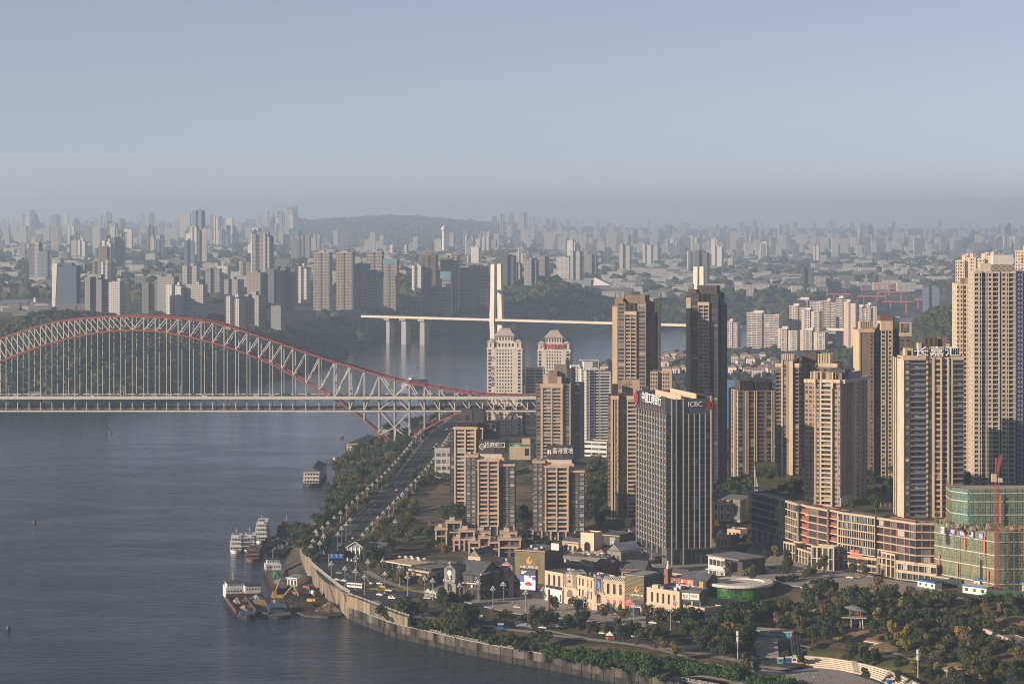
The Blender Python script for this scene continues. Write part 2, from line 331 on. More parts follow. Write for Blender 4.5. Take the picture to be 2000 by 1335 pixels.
def inpoly(P, poly):
 x, y = P[:,0], P[:,1]; r = np.zeros(len(P), bool); n = len(poly)
 for i in range(n):
  x1,y1 = poly[i]; x2,y2 = poly[(i+1)%n]
  c = ((y1>y)!=(y2>y)) & (x < (x2-x1)*(y-y1)/(y2-y1+1e-12)+x1); r ^= c
 return r
def hraw(P):
 P = np.atleast_2d(np.asarray(P, float)); d2 = ((P[:,None,:]-CP[None,:,:2])**2).sum(2)+9.0
 w = d2**-1.6; z = (w*CP[None,:,2]).sum(1)/w.sum(1)
 ds = seg_dist(P, SHORE); return np.minimum(z, ds*0.55+0.2)
def hz(x, y): return float(hraw([[x,y]])[0])
def hland(P):
 z = hraw(P)
 for pl, w in ROADS: z = np.where(seg_dist(P, pl) < w/2+3.0, z-0.45, z)
 for poly, pz in PADS: z = np.where(inpoly(P, poly), pz-0.4, z)
 return z
def cat_pts(pts, step=4.0):
 """smooth polyline through pixel-surveyed points"""
 P = [Vector((p[0],p[1])) for p in pts]; out = []
 for i in range(len(P)-1):
  p0 = P[max(0,i-1)]; p1 = P[i]; p2 = P[i+1]; p3 = P[min(len(P)-1,i+2)]
  n = max(2, int((p2-p1).length/step))
  for k in range(n):
   t = k/n; q = 0.5*((2*p1)+(p2-p0)*t+(2*p0-5*p1+4*p2-p3)*t*t+(3*p1-p0-3*p2+p3)*t**3); out.append((q.x,q.y))
 out.append((P[-1].x,P[-1].y)); return out
RD_N = cat_pts([P2(*p,17) for p in [(905,815),(880,835),(852,862),(822,905),(790,945),(750,985),(712,1022),(680,1052),(660,1078),(655,1102),(670,1127),(710,1147),(765,1165)]])
RD_OUT = cat_pts([P2(*p,16) for p in [(690,1141),(730,1158),(775,1172),(830,1185),(910,1200),(1015,1216),(1105,1228),(1180,1236),(1270,1246),(1400,1262),(1560,1290)]])
RD_IN = cat_pts([P2(*p,16.5) for p in [(690,1115),(725,1135),(770,1150),(830,1165),(900,1180),(955,1190),(1050,1206),(1150,1216),(1260,1226)]])
ROADS += [(RD_N, 27), (RD_OUT, 15), (RD_IN, 13)]
def offset_pts(pts, k):
 out = []
 for i in range(len(pts)):
  a = Vector(pts[max(0,i-1)]); c = Vector(pts[min(len(pts)-1,i+1)]); t = (c-a).normalized(); out.append((pts[i][0]-t.y*k, pts[i][1]+t.x*k))
 return out
def ctrl_line(pts, offs, za, zb):
 global CP
 n = len(pts); add = []
 for o in offs:
  q = offset_pts(pts, o); add += [[q[i][0], q[i][1], za+(zb-za)*i/(n-1)] for i in range(0, n, 3)]
 CP = np.vstack([CP, add])
ctrl_line(RD_N, (-16,-9,0,9,16), 16.6, 16.1); ctrl_line(RD_OUT, (-15,-7,0,7), 16.1, 13.0); ctrl_line(RD_IN, (-6,0,6,10), 16.4, 16.6)
def pad(name, pix, z, m, kind='structure'):
 poly = [P2(px,py,z) for px,py in pix]
 a = sum(poly[i][0]*poly[(i+1)%len(poly)][1]-poly[(i+1)%len(poly)][0]*poly[i][1] for i in range(len(poly)))
 if a < 0: poly.reverse()
 PADS.append((poly, z)); globals()['CP'] = np.vstack([CP, [[p[0],p[1],z-.1] for p in cat_pts(poly+[poly[0]], 7.0)]]); mb = MB(); mb.prism(poly, z-2.5, z, 0); mb.build(name, m, kind=kind); return poly
pad('shopping_plaza', [(840,1158),(900,1172),(1000,1196),(1100,1206),(1190,1216),(1262,1222),(1262,1190),(1100,1160),(1010,1130),(900,1120),(850,1135)], 17.2, M_PLAZA)
pad('office_plaza', [(1235,1075),(1300,1122),(1420,1120),(1440,1060),(1330,1040)], 20.2, M_PLAZA)
pad('mall_forecourt', [(1428,1124),(1470,1060),(1520,1070),(1600,1102),(1720,1128),(1840,1146),(1840,1164),(1700,1160),(1600,1150),(1530,1140),(1512,1131)], 22.6, M_PLAZA)
AMPH = pad('riverside_plaza', [(1440,1325),(1485,1302),(1560,1293),(1640,1306),(1720,1334),(1800,1372),(1640,1420),(1500,1390),(1400,1345)], 11.6, M_PLAZA)
# land of the near bank: triangulated inside its shore line
LAND = QUAY + BIGW + SHORE + [(1000/F*0-60, 2900.0), (900, 2900.0), (700,1900), (520,1150), (420,1050), (300,1000)]
xs = []
for y in np.concatenate([np.arange(1060,1830,8.0), np.arange(1830,2890,22.0)]):
 st = 8.0 if y < 1830 else 22.0
 for x in np.arange(-260, 880, st): xs.append((x+random.uniform(-2,2), y+random.uniform(-2,2)))
G = np.array(xs); G = G[inpoly(G, LAND)]
bd = LAND+[LAND[0]]; G = G[seg_dist(G, bd) > 3.5]
bpts = []
for a, c in zip(bd[:-1], bd[1:]):
 n = max(1, int(math.dist(a,c)/12)); bpts += [(a[0]+(c[0]-a[0])*k/n, a[1]+(c[1]-a[1])*k/n) for k in range(n)]
nb = len(bpts); allp = [Vector(p) for p in bpts]+[Vector((float(x),float(y))) for x,y in G]
vs, es, fs, *_ = delaunay_2d_cdt(allp, [(i,(i+1)%nb) for i in range(nb)], [], 1, 1e-3)
VP = np.array([[v.x,v.y] for v in vs]); VZ = hland(VP)
me = bpy.data.meshes.new('ground'); me.from_pydata([(x,y,z) for (x,y),z in zip(VP,VZ)], [], [tuple(f) for f in fs])
me.materials.append(M_EARTH); me.materials.append(M_FIELD); me.update()
fieldpoly = [P2(*p) for p in [(770,1035,19),(800,985,19),(830,950,20),(880,945,21),(885,1020,20),(850,1050,20)]]
fieldpoly = [gp(*p).xy for p in [(770,1040,19),(800,990,19),(822,955,20),(885,938,21),(890,1020,21),(850,1045,20)]]
cen = np.array([[p.center.x,p.center.y] for p in me.polygons]); me.polygons.foreach_set('material_index', np.where(inpoly(cen,[tuple(p) for p in fieldpoly]),1,0))
me.polygons.foreach_set('use_smooth', [True]*len(me.polygons))
link(tag(bpy.data.objects.new('ground', me), kind='structure'))

def ribbon(name, pts, w, m, zo=0.05, kind='structure', parent=None, lo=0.0, z=None, zfun=None):
 mb = MB(); n = len(pts); row = []
 P = np.array(pts); Z = hraw(P) if z is None else np.full(n, z)
 for i in range(n):
  a = Vector(pts[max(0,i-1)]); c = Vector(pts[min(n-1,i+1)]); t = (c-a).normalized(); q = Vector((-t.y, t.x))
  p = Vector(pts[i])+q*lo
  row.append((Vector((*(p+q*w/2), Z[i]+zo)), Vector((*(p-q*w/2), Z[i]+zo))))
 for r0, r1 in zip(row[:-1], row[1:]): mb.quad(r0[1], r1[1], r1[0], r0[0])
 return mb.build(name, m, parent, kind=kind)
rdN = ribbon('riverside_road', RD_N, 27, M_ASPH, 0.0); rdO = ribbon('outer_road', RD_OUT, 15, M_ASPH, 0.006); rdI = ribbon('inner_road', RD_IN, 13, M_ASPH, 0.011)
def dashes(pts, off, on, gap, w, name, parent):
 mb = MB(); q = offset_pts(pts, off); P = np.array(q); Z = hraw(P); acc = 0.0
 for i in range(len(q)-1):
  a, c = Vector(q[i]), Vector(q[i+1]); L_ = (c-a).length; t = (c-a).normalized(); u = Vector((-t.y,t.x))*w/2
  if on == 0 or (acc % (on+gap)) < on:
   z0, z1 = Z[i]+0.03, Z[i+1]+0.03
   mb.quad((*(a-u),z0),(*(c-u),z1),(*(c+u),z1),(*(a+u),z0))
  acc += L_
 mb.build(name, M_LINE, parent, kind='stuff')
for r_, p_, offs in ((rdN, RD_N, (-9,-4.5,4.5,9)), (rdO, RD_OUT, (-2.5,2.5)), (rdI, RD_IN, (0,))):
 for o_ in offs: dashes(p_, o_, 4.5, 7.5, 0.28, 'lane_marking', r_)
for r_, p_, w_ in ((rdN, RD_N, 27), (rdO, RD_OUT, 15), (rdI, RD_IN, 13)):
 for s_ in (-1, 1): dashes(p_, s_*(w_/2-0.5), 0, 0, 0.22, 'edge_line', r_)
# crossing by the plaza
cr = MB()
for k in range(9):
 a = Vector(P2(1003+k*3.6, 1206.5+k*0.5, 16.6)); c = Vector(P2(1010+k*3.6, 1217+k*0.5, 16.6)); t = (c-a).normalized(); u = Vector((-t.y,t.x))*0.45
 z = hz(*a)+0.05; cr.quad((*(a-u),z),(*(c-u),z),(*(c+u),z),(*(a+u),z))
cr.build('crosswalk_stripe', M_LINE, rdI, kind='stuff')
# kerbs, pavements and the road's central divider
for nm, pts, off, w, m_ in (('river_pavement', RD_N, 16, 5, M_PAVE), ('inland_pavement', RD_N, -16, 5, M_PAVE)):
 ribbon(nm, offset_pts(pts[:150], off), w, m_, 0.15)
ribbon('promenade', offset_pts(RD_OUT, -11.5), 7, M_PAVE, 0.12)
ribbon('plaza_pavement', offset_pts(RD_IN, 9.0), 5, M_PAVE, 0.15)
QW = cat_pts(inset(QUAY, 3.0) if QIN2 == inset(QUAY, 3.0) else inset(QUAY,-3.0))
ribbon('quay_walkway', QW, 4.5, M_PATH, 0.25)

# river walls: separate cast panels with recessed joints
M_WALL = mat('river_wall_concrete', (0.25,0.20,0.145), 0.9, 0.38, 0.2, fine=.18)
M_WALLD = mat('stained_quay_stone', (0.095,0.085,0.072), 0.92, 0.8, 0.13, fine=.25)
def wall(name, pts, ztop, zbot, th, step, m, label, cat='wall', joint=0.35, cap=None, rail=None, tide=0):
 M_TIDE = mat('tide_stained_stone', (0.045,0.043,0.038), .9, .6, .2, fine=.3)
 root = empty(name, (pts[0][0], pts[0][1], 0), label=label, cat=cat); o = Vector((pts[0][0],pts[0][1],0))
 q = cat_pts(pts, step); core = MB(); rnd = random.Random(3)
 for i in range(len(q)-1):
  a, c = Vector(q[i]), Vector(q[i+1]); t = (c-a).normalized(); nn = Vector((-t.y,t.x))   # outward (river) side is -inset side
  f = i/(len(q)-1); zt = ztop(f) if callable(ztop) else ztop; zb = zbot(f) if callable(zbot) else zbot
  core.quad(*[tuple(Vector(p)-o) for p in ((*a,zb),(*c,zb),(*c,zt-0.2),(*a,zt-0.2))]); 
  a2, c2 = a+t*joint/2, c-t*joint/2; e = 0.25+rnd.uniform(0,0.12); s_ = SIDE*e; b_ = -SIDE*th
  pb = MB(); P_ = [a2+nn*s_, c2+nn*s_, c2+nn*b_, a2+nn*b_]
  area = sum(P_[k].x*P_[(k+1)%4].y-P_[(k+1)%4].x*P_[k].y for k in range(4))
  if area < 0: P_.reverse()
  zm = zb if not tide else tide+rnd.uniform(-.4,.4)
  pb.prism([tuple(p-o.xy) for p in P_], zm, zt-rnd.uniform(0,0.1)); pb.build('panel', m, root)
  if tide: pb = MB(); pb.prism([tuple(p-o.xy+SIDE*nn*.12) for p in P_], zb, zm-.12); pb.build('footing_panel', M_TIDE, root)
 core.build('core', M_DGREY, root)
 if cap:
  cp = MB()
  for i in range(len(q)-1): cp.bar((*(Vector(q[i])-o.xy),(ztop(i/(len(q)-1)) if callable(ztop) else ztop)+0.2), (*(Vector(q[i+1])-o.xy),(ztop((i+1)/(len(q)-1)) if callable(ztop) else ztop)+0.2), 1.3, 0.45)
  cp.build('coping', cap, root)
 if rail:
  rl = MB(); z_ = lambda f: ztop(f) if callable(ztop) else ztop
  for i in range(len(q)-1):
   a, c = Vector(q[i])-o.xy, Vector(q[i+1])-o.xy; f = i/(len(q)-1); z0 = z_(f)+0.4
   for hh in (0.55,1.1): rl.bar((*a,z0+hh),(*c,z0+hh),0.12,0.12)
   n_ = 4
   for k in range(n_): p = a+(c-a)*k/n_; rl.bar((*p,z0),(*p,z0+1.15),0.14,0.14)
   rl.bar((*a,z0),(*a,z0+1.3),0.4,0.4)
  rl.build('railing', rail, root, kind='stuff')
 return root
t_ = (Vector(QUAY[8])-Vector(QUAY[7])).normalized(); nn_ = Vector((-t_.y,t_.x)); SIDE = 1.0 if nn_.y < 0 else -1.0
wall('quay_wall', QUAY, 8.0, -2.0, 2.0, 7.5, M_WALLD, 'long stained stone quay wall with pale railing along the water', cap=M_GREY, rail=M_LGREY, joint=0.5, tide=3.4)
wall('river_retaining_wall', [QUAY[-1]]+BIGW, lambda f: 16.2, lambda f: -2+9*f, 2.0, 4.6, M_WALL, 'tall sunlit concrete retaining wall with vertical joints above the wharf', cap=M_CONC, rail=M_LGREY)
W2 = [P2(*p) for p in [(683,1208)]]
rw = [gp(*p).xy for p in [(680,1163,15),(705,1172,15),(720,1178,15),(745,1187,15),(770,1197,15),(800,1207,15)]]
wall('road_retaining_wall', [tuple(p) for p in rw], 15.6, lambda f: 8.5+2.0*f, 1.2, 6.0, M_WALL, 'short pale concrete wall holding up the road above the bushes', rail=M_LGREY)

# ---------------------------------------------------------------- far banks
FSH = [P2(*p) for p in [(-2500,960),(-1200,880),(-400,822),(0,800),(150,794),(300,785),(400,770),(480,752),(560,737),(620,722),(672,702),(712,674),(760,661),(830,656),(885,653),(950,651),(1010,650),(1100,648),(1200,645),(1340,640),(1450,636),(1600,627),(1800,618),(2100,603),(2600,592),(3500,582)]]
NSH = [P2(*p) for p in [(850,805),(900,785),(960,762),(1050,738),(1150,717),(1230,706),(1290,699),(1380,694),(1460,690),(1600,680),(1800,662),(2000,645),(2300,625),(2700,612),(3500,600)]]
FARPOLY = FSH+[(9000,7200),(9000,40000),(-14000,40000),(-14000,2200)]
NEARPOLY = NSH+[(9000,5500),(9000,2600),(-40,2600)]
def vnoise(x, y, s, seed=0):
 rs = np.random.RandomState(seed); ph = rs.uniform(0,6.28,(8,2)); a = rs.uniform(0,6.28,8); z = 0
 for k in range(8): z = z+np.sin((x*np.cos(a[k])+y*np.sin(a[k]))/s*(1+0.23*k)*2*np.pi+ph[k,0])/(1+0.3*k)
 return z/3.0
def hfar(P):
 P = np.atleast_2d(np.asarray(P,float)); x, y = P[:,0], P[:,1]
 inf, inn = inpoly(P, FARPOLY), inpoly(P, NEARPOLY)
 df = seg_dist(P, FSH); dn = seg_dist(P, NSH)
 pxv = CX+x*F/np.maximum(y,1)
 # plateau of the far bank: about 95 m, falling to 45 m towards the right, hills far off
 plat = 86-38*np.clip((pxv-1020)/260,0,1)+9*vnoise(x,y,900,1)
 plat = plat+np.clip((y-13000)/9000,0,1)**1.3*70+np.where(pxv<600,14,0)*np.clip((y-5500)/3000,0,1)
 hill = 92*np.exp(-((pxv-760)/200)**2)*np.clip((y-15500)/2500,0,1)+26*np.exp(-((pxv-90)/130)**2-((y-3650)/260)**2)+34*np.exp(-((pxv-1090)/70)**2-((y-5450)/250)**2)+30*np.exp(-((pxv-640)/90)**2-((y-3950)/200)**2)*0
 zf = (plat+hill)*(1-np.exp(-df/170.0))+4*vnoise(x,y,260,2)*np.clip(df/200,0,1)
 zn = 14+26*np.clip((dn-60)/600,0,1)+5*vnoise(x,y,400,3)*np.clip(dn/150,0,1)
 zn = zn+62*np.exp(-((pxv-1850)/85)**2-((y-3900)/220)**2)
 zn = np.minimum(zn, dn*0.25)
 z = np.where(inf, zf, np.where(inn, zn, -6.0))
 return z
def hzf(x, y): return float(hfar([[x,y]])[0])
ys = [2600.0]
while ys[-1] < 28000: ys.append(ys[-1]*1.0085+6)
cols = np.linspace(-1.05,1.05,330); yy = np.array(ys)
GX = cols[None,:]*(900+yy[:,None]*0.36); GY = np.repeat(yy[:,None], len(cols), 1)
Pf = np.stack([GX.ravel(),GY.ravel()],1); Zf = hfar(Pf)
nr, nc = GX.shape; idx = np.arange(nr*nc).reshape(nr,nc)
q = np.stack([idx[:-1,:-1],idx[:-1,1:],idx[1:,1:],idx[1:,:-1]],-1).reshape(-1,4)
keep = (Zf[q].max(1) > -5.9); q = q[keep]
me = bpy.data.meshes.new('terrain'); me.from_pydata(np.column_stack([Pf,Zf]).tolist(), [], q.tolist()); me.materials.append(M_FARLAND)
me.polygons.foreach_set('use_smooth', [True]*len(me.polygons)); me.update(); link(tag(bpy.data.objects.new('terrain', me), kind='structure'))

# ---------------------------------------------------------------- steel arch bridge
UNIT = {}
def unit_box(m):
 if m.name not in UNIT:
  mb = MB(); mb.box(-0.5,0.5,-0.5,0.5,-0.5,0.5, bottom=True); UNIT[m.name] = mb.mesh('unit_'+m.name, m)
 return UNIT[m.name]
def member(name, a, b, w, h, m, parent, o=(0,0,0)):
 """one straight steel member from a to b, w wide, h deep"""
 a, b = Vector(a)-Vector(o), Vector(b)-Vector(o); t = b-a; L_ = t.length
 ob = bpy.data.objects.new(name, unit_box(m)); ob.parent = parent
 y = t.normalized(); x = y.cross(Vector((0,0,1)))
 if x.length < 1e-4: x = Vector((1,0,0))
 x.normalize(); z = x.cross(y)
 ob.matrix_basis = Matrix.Translation((a+b)/2) @ Matrix((x,y,z)).transposed().to_4x4() @ Matrix.Diagonal((w,L_,h,1))
 return link(ob)
BD = 2492.0; BS = F/BD
def bx(px): return (px-CX)/BS
def bz(py): return H-(py-HY)/BS
UP = [(258.3,618),(329,620.5),(416.5,630.5),(504,656.5),(595,688),(652,707),(684,715.5),(711,724.5),(740,733),(770,740.5),(799,748),(829,753),(858,758.5),(888,764),(916,768),(942,771),(964,772.5),(986,773),(1008,773.5),(1030,774),(1075,774),(1120,774)]
LO = [(258.3,644.5),(329,650),(416.5,669.5),(504,699.5),(549,720.5),(595,748),(623,762),(652,777),(684,801.5),(711,823),(741,848.5),(770,872.5),(801,856),(829,838),(858,822),(888,808.5),(916,802),(942,801),(1120,801)]
def interp(tab, x):
 x = abs(x-258.3)+258.3 if x < 258.3 else x
 xs_ = [t[0] for t in tab]; 
 # smooth (Hermite) through the table
 i = max(0, min(len(tab)-2, int(np.searchsorted(xs_, x))-1)); (x0,y0),(x1,y1) = tab[i], tab[i+1]
 if x > 700 or tab is LO and x > 640: return y0+(y1-y0)*(x-x0)/(x1-x0)
 def sl(k):
  if k == 0: return 0.0
  k = min(k, len(tab)-2); return (tab[k+1][1]-tab[k-1][1])/(tab[k+1][0]-tab[k-1][0])
 h_ = x1-x0; t = (x-x0)/h_; m0, m1 = sl(i)*h_, sl(i+1)*h_
 return (2*t**3-3*t*t+1)*y0+(t**3-2*t*t+t)*m0+(-2*t**3+3*t*t)*y1+(t**3-t*t)*m1
PXR = [258.3+22.4*k for k in range(1,15)]+[597,623,652.5,682,711,740,770,799,828.5,858,888,916,942,964,986,1008,1030,1053,1075,1098,1120]
PXL = [258.3-22.4*k for k in range(14,0,-1)]+[258.3]
PXL = [516.6-597-25.6, 516.6-623+0.0, 516.6-597]+PXL; PXL = sorted(set(PXL)); PAN = PXL+PXR
K0 = PAN.index(258.3)
DU, DL = bz(775.5), bz(801.5)
bro = Vector((bx(770), BD, bz(872.5)))
br = empty('arch_bridge', bro, label='red and white steel trussed arch bridge over the river', cat='bridge')
for pl_, dy in enumerate((0.0, 29.0)):
 yb = BD+dy
 T = [Vector((bx(p), yb, bz(interp(UP,p)))) for p in PAN]; B = [Vector((bx(p), yb, bz(interp(LO,p)))) for p in PAN]
 for i in range(len(PAN)-1):
  p, p2 = PAN[i], PAN[i+1]
  member('upper_chord', T[i], T[i+1], 1.3, 1.6 if p < 900 else 1.3, M_STEELR, br, bro)
  member('lower_chord', B[i], B[i+1], 1.3, 1.6 if p < 900 else 1.2, M_STEELR, br, bro)
 for i, p in enumerate(PAN):
  up, lo = T[i], B[i]; u = lambda z_: Vector((up.x, yb, z_))
  if lo.z > DU+1:
   member('truss_post', lo, up, 0.9, 0.9, M_STEELW, br, bro); member('hanger', u(DU), lo, 0.55, 0.55, M_STEELW, br, bro)
  else: member('truss_post', lo, up, 1.05, 1.05, M_STEELW, br, bro)
  if lo.z > DL+1: member('deck_post', u(DL), u(min(DU,lo.z)), 0.7, 0.7, M_STEELW, br, bro)
 for i in range(len(PAN)-1):
  p = PAN[i]; ww = 0.85
  if i < K0: member('diagonal', T[i], B[i+1], ww, ww, M_STEELW, br, bro)
  elif p < 630: member('diagonal', B[i], T[i+1], ww, ww, M_STEELW, br, bro)
 nd = lambda p, z_: Vector((bx(p), yb, z_))
 tz = lambda p: bz(interp(UP,p)); lz = lambda p: bz(interp(LO,p))
 for a, c in ((nd(652.5,lz(652.5)),nd(682,tz(682))),(nd(682,DL),nd(711,tz(711))),(nd(711,DL),nd(740,tz(740))),(nd(740,tz(740)),nd(770,DU)),(nd(770,DU),nd(799,tz(799))),
                 (nd(740,DL),nd(770,DU)),(nd(799,DL),nd(770,DU)),(nd(740,DL),nd(770,bz(835))),(nd(799,DL),nd(770,bz(835))),(nd(741,lz(741)),nd(770,bz(835))),(nd(799,lz(799)),nd(770,bz(835)))):
  member('diagonal', a, c, 1.0, 1.0, M_STEELW, br, bro)
 for a, c in zip(PXR[PXR.index(799):-1], PXR[PXR.index(799)+1:]):
  member('diagonal', nd(a, tz(a)), nd(c, DL), 0.95, 0.95, M_STEELW, br, bro)
 member('lower_deck_chord', nd(PAN[0],DL), nd(1120,DL), 0.9, 1.3, M_STEELW, br, bro)
 gb = MB()
 for i, p in enumerate(PAN):
  if p > 430: gb.box(T[i].x-1.0-bro.x, T[i].x+1.0-bro.x, yb-0.9-bro.y, yb+0.9-bro.y, T[i].z-1.3-bro.z, T[i].z+1.1-bro.z, bottom=True)
 gb.build('gusset', M_STEELR, br, kind='stuff')
for i, p in enumerate(PAN):
 a = Vector((bx(p),BD,bz(interp(UP,p)))); c = a+Vector((0,29,0)); member('cross_beam', a, c, 0.7, 0.9, M_STEELR, br, bro)
 b_ = Vector((bx(p),BD,bz(interp(LO,p)))); d_ = b_+Vector((0,29,0)); member('cross_beam', b_, d_, 0.7, 0.9, M_STEELR, br, bro)
 if i < len(PAN)-1:
  a2 = Vector((bx(PAN[i+1]),BD,bz(interp(UP,PAN[i+1])))); m1 = (a+c)/2; member('wind_brace', m1, a2, 0.5, 0.5, M_STEELR, br, bro); member('wind_brace', m1, a2+Vector((0,29,0)), 0.5, 0.5, M_STEELR, br, bro)
x0, x1 = bx(PAN[0]), bx(1120)
dk = MB(); dk.box(x0-bro.x, x1-bro.x, -5, 34, DU-0.9-bro.z, DU+0.5-bro.z, 0, True); dk.build('upper_deck', M_DECK, br)
dk = MB(); dk.box(x0-bro.x, x1-bro.x, -1, 30, DL-0.4-bro.z, DL+0.7-bro.z, 0, True); dk.build('lower_deck', M_DECK, br)
for yo, nm in ((-5.2,'edge_girder'),(34.2,'edge_girder')):
 e = MB(); e.box(x0-bro.x, x1-bro.x, yo-0.5, yo+0.5, DU-1.6-bro.z, DU+1.3-bro.z, 0, True); e.build(nm, M_STEELW, br)
e = MB(); e.box(x0-bro.x, x1-bro.x, -2.0, -1.2, DL-1.2-bro.z, DL+0.2-bro.z, 0, True); e.build('edge_girder', M_STEELW, br)
rl = MB()
for yo in (2.0, 27.0): rl.box(x0-bro.x, x1-bro.x, yo, yo+0.25, DL+0.7-bro.z, DL+2.6-bro.z)
rl.build('lower_deck_fence', mat('dark_red_fence', (0.12,0.07,0.065), 0.8), br)
md = MB()
for k in range(int((x1-x0)/6)):
 xx = x0+k*6-bro.x; md.box(xx, xx+0.3, 14.3, 14.7, DU+0.5-bro.z, DU+1.6-bro.z)
md.box(x0-bro.x, x1-bro.x, 14.4, 14.6, DU+1.3-bro.z, DU+1.5-bro.z); md.build('median_rail', mat('dull_red_rail', (0.30,0.12,0.10), 0.7), br)
# pier under the arch springing, on the bank
pr = MB()
for yo in (0, 29): pr.prism([(-7,yo-5),(7,yo-5),(7,yo+5),(-7,yo+5)], -16, -2.6); pr.prism([(-4.5,yo-3),(4.5,yo-3),(4.5,yo+3),(-4.5,yo+3)], -2.6, -0.6)
pr.build('pier', M_CONC, br)
nd2 = MB()
for yo in (0,29): nd2.prism([(-3.2,yo-1.2),(3.2,yo-1.2),(3.2,yo+1.2),(-3.2,yo+1.2)], -1.2, 2.6)
nd2.build('bearing_node', M_STEELR, br)
# lamp posts and pylons on the deck
for k, px in enumerate(range(-40, 1060, 56)):
 lp = empty('deck_lamp', (bx(px), BD+ (3 if k%2 else 26), DU+0.5), label='thin white lamp post on the arch bridge deck', cat='lamp post', group='lamp posts on the arch bridge deck')
 l_ = MB(); l_.bar((0,0,0),(0,0,10.5),0.28,0.28); l_.build('pole', M_STEELW, lp); l_ = MB(); l_.bar((-1.6,0,10.3),(1.6,0,10.7),0.25,0.2); l_.build('lamp_arm', M_STEELW, lp)

# ---------------------------------------------------------------- far cable-stayed bridge
PA, PB = Vector((-29.0,4590,0)), Vector((337.0,4350,0)); ax = (PB-PA).normalized(); nx = Vector((-ax.y, ax.x, 0))
db = empty('cable_stayed_bridge', PA, math.atan2(ax.y,ax.x), label='distant pale bridge with slender twin-legged towers and a long thin deck', cat='bridge')
M_PYL = mat('pylon_concrete', (0.66,0.60,0.50), 0.8, 0.06)
def pylon(xl):
 pts = [(0,-2),(34,2.5),(50,5.0),(62,4.2),(100,0.6),(158,-1.2)]
 for s_ in (-1, 1):
  lg = MB()
  prev = None
  for z_, off in pts:
   yc = s_*(11.6+off*0.5); w_ = 5.0-.8*min(1,max(0,(z_-50)/110)); dp = 3.6
   ring = [(xl-w_,yc-dp,z_),(xl+w_,yc-dp,z_),(xl+w_,yc+dp,z_),(xl-w_,yc+dp,z_)]
   if prev:
    for k in range(4): lg.quad(prev[k],prev[(k+1)%4],ring[(k+1)%4],ring[k])
   prev = ring
  lg.poly(prev); lg.build('tower_leg', M_PYL, db)
 for z_ in (45, 104): cb = MB(); cb.box(xl-3,xl+3,-12,12,z_,z_+5,0,True); cb.build('cross_beam', M_PYL, db)
LB = (PB-PA).length; pylon(0); pylon(LB)
d2 = MB(); d2.box(-310, LB+420, -15, 15, 50.5, 53.6, 0, True); d2.build('deck', M_PYL, db)
d2 = MB(); d2.box(-310, LB+420, -15.3, -14.9, 53.6, 54.7); d2.build('parapet', M_PYL, db)
for xx in (-168, -212, -250):
 w_ = 5.5 if xx > -240 else 4
 p_ = MB(); p_.prism([(xx-w_,-8),(xx+w_,-8),(xx+w_,8),(xx-w_,8)], -6, 46); p_.prism([(xx-w_-2,-13),(xx+w_+2,-13),(xx+w_+2,13),(xx-w_-2,13)], 46, 50.4); p_.build('pier', mat('pier_concrete',(0.34,0.33,0.32),0.85), db)

# ---------------------------------------------------------------- buildings: walls with real openings, windows as parts
WCACHE = {}
def window_mesh(w, h, gm, fm, mull=1, trans=0):
 key = (round(w,1), round(h,1), gm.name, fm.name, mull, trans)
 if key in WCACHE: return WCACHE[key]
 w, h = key[0], key[1]; mb = MB(); mb.quad((-w/2,0,0),(w/2,0,0),(w/2,0,h),(-w/2,0,h), 0); t = min(0.14, w*0.08); y = -0.07
 def q(x0,x1,z0,z1): mb.quad((x0,y,z0),(x1,y,z0),(x1,y,z1),(x0,y,z1),1)
 q(-w/2,w/2,0,t); q(-w/2,w/2,h-t,h); q(-w/2,-w/2+t,t,h-t); q(w/2-t,w/2,t,h-t)
 for k in range(1,mull+1): x = -w/2+w*k/(mull+1); q(x-t*0.4,x+t*0.4,t,h-t)
 if trans: z = h*0.68; q(-w/2+t,w/2-t,z-t*0.4,z+t*0.4)
 WCACHE[key] = mb.mesh('window', [gm, fm]); return WCACHE[key]
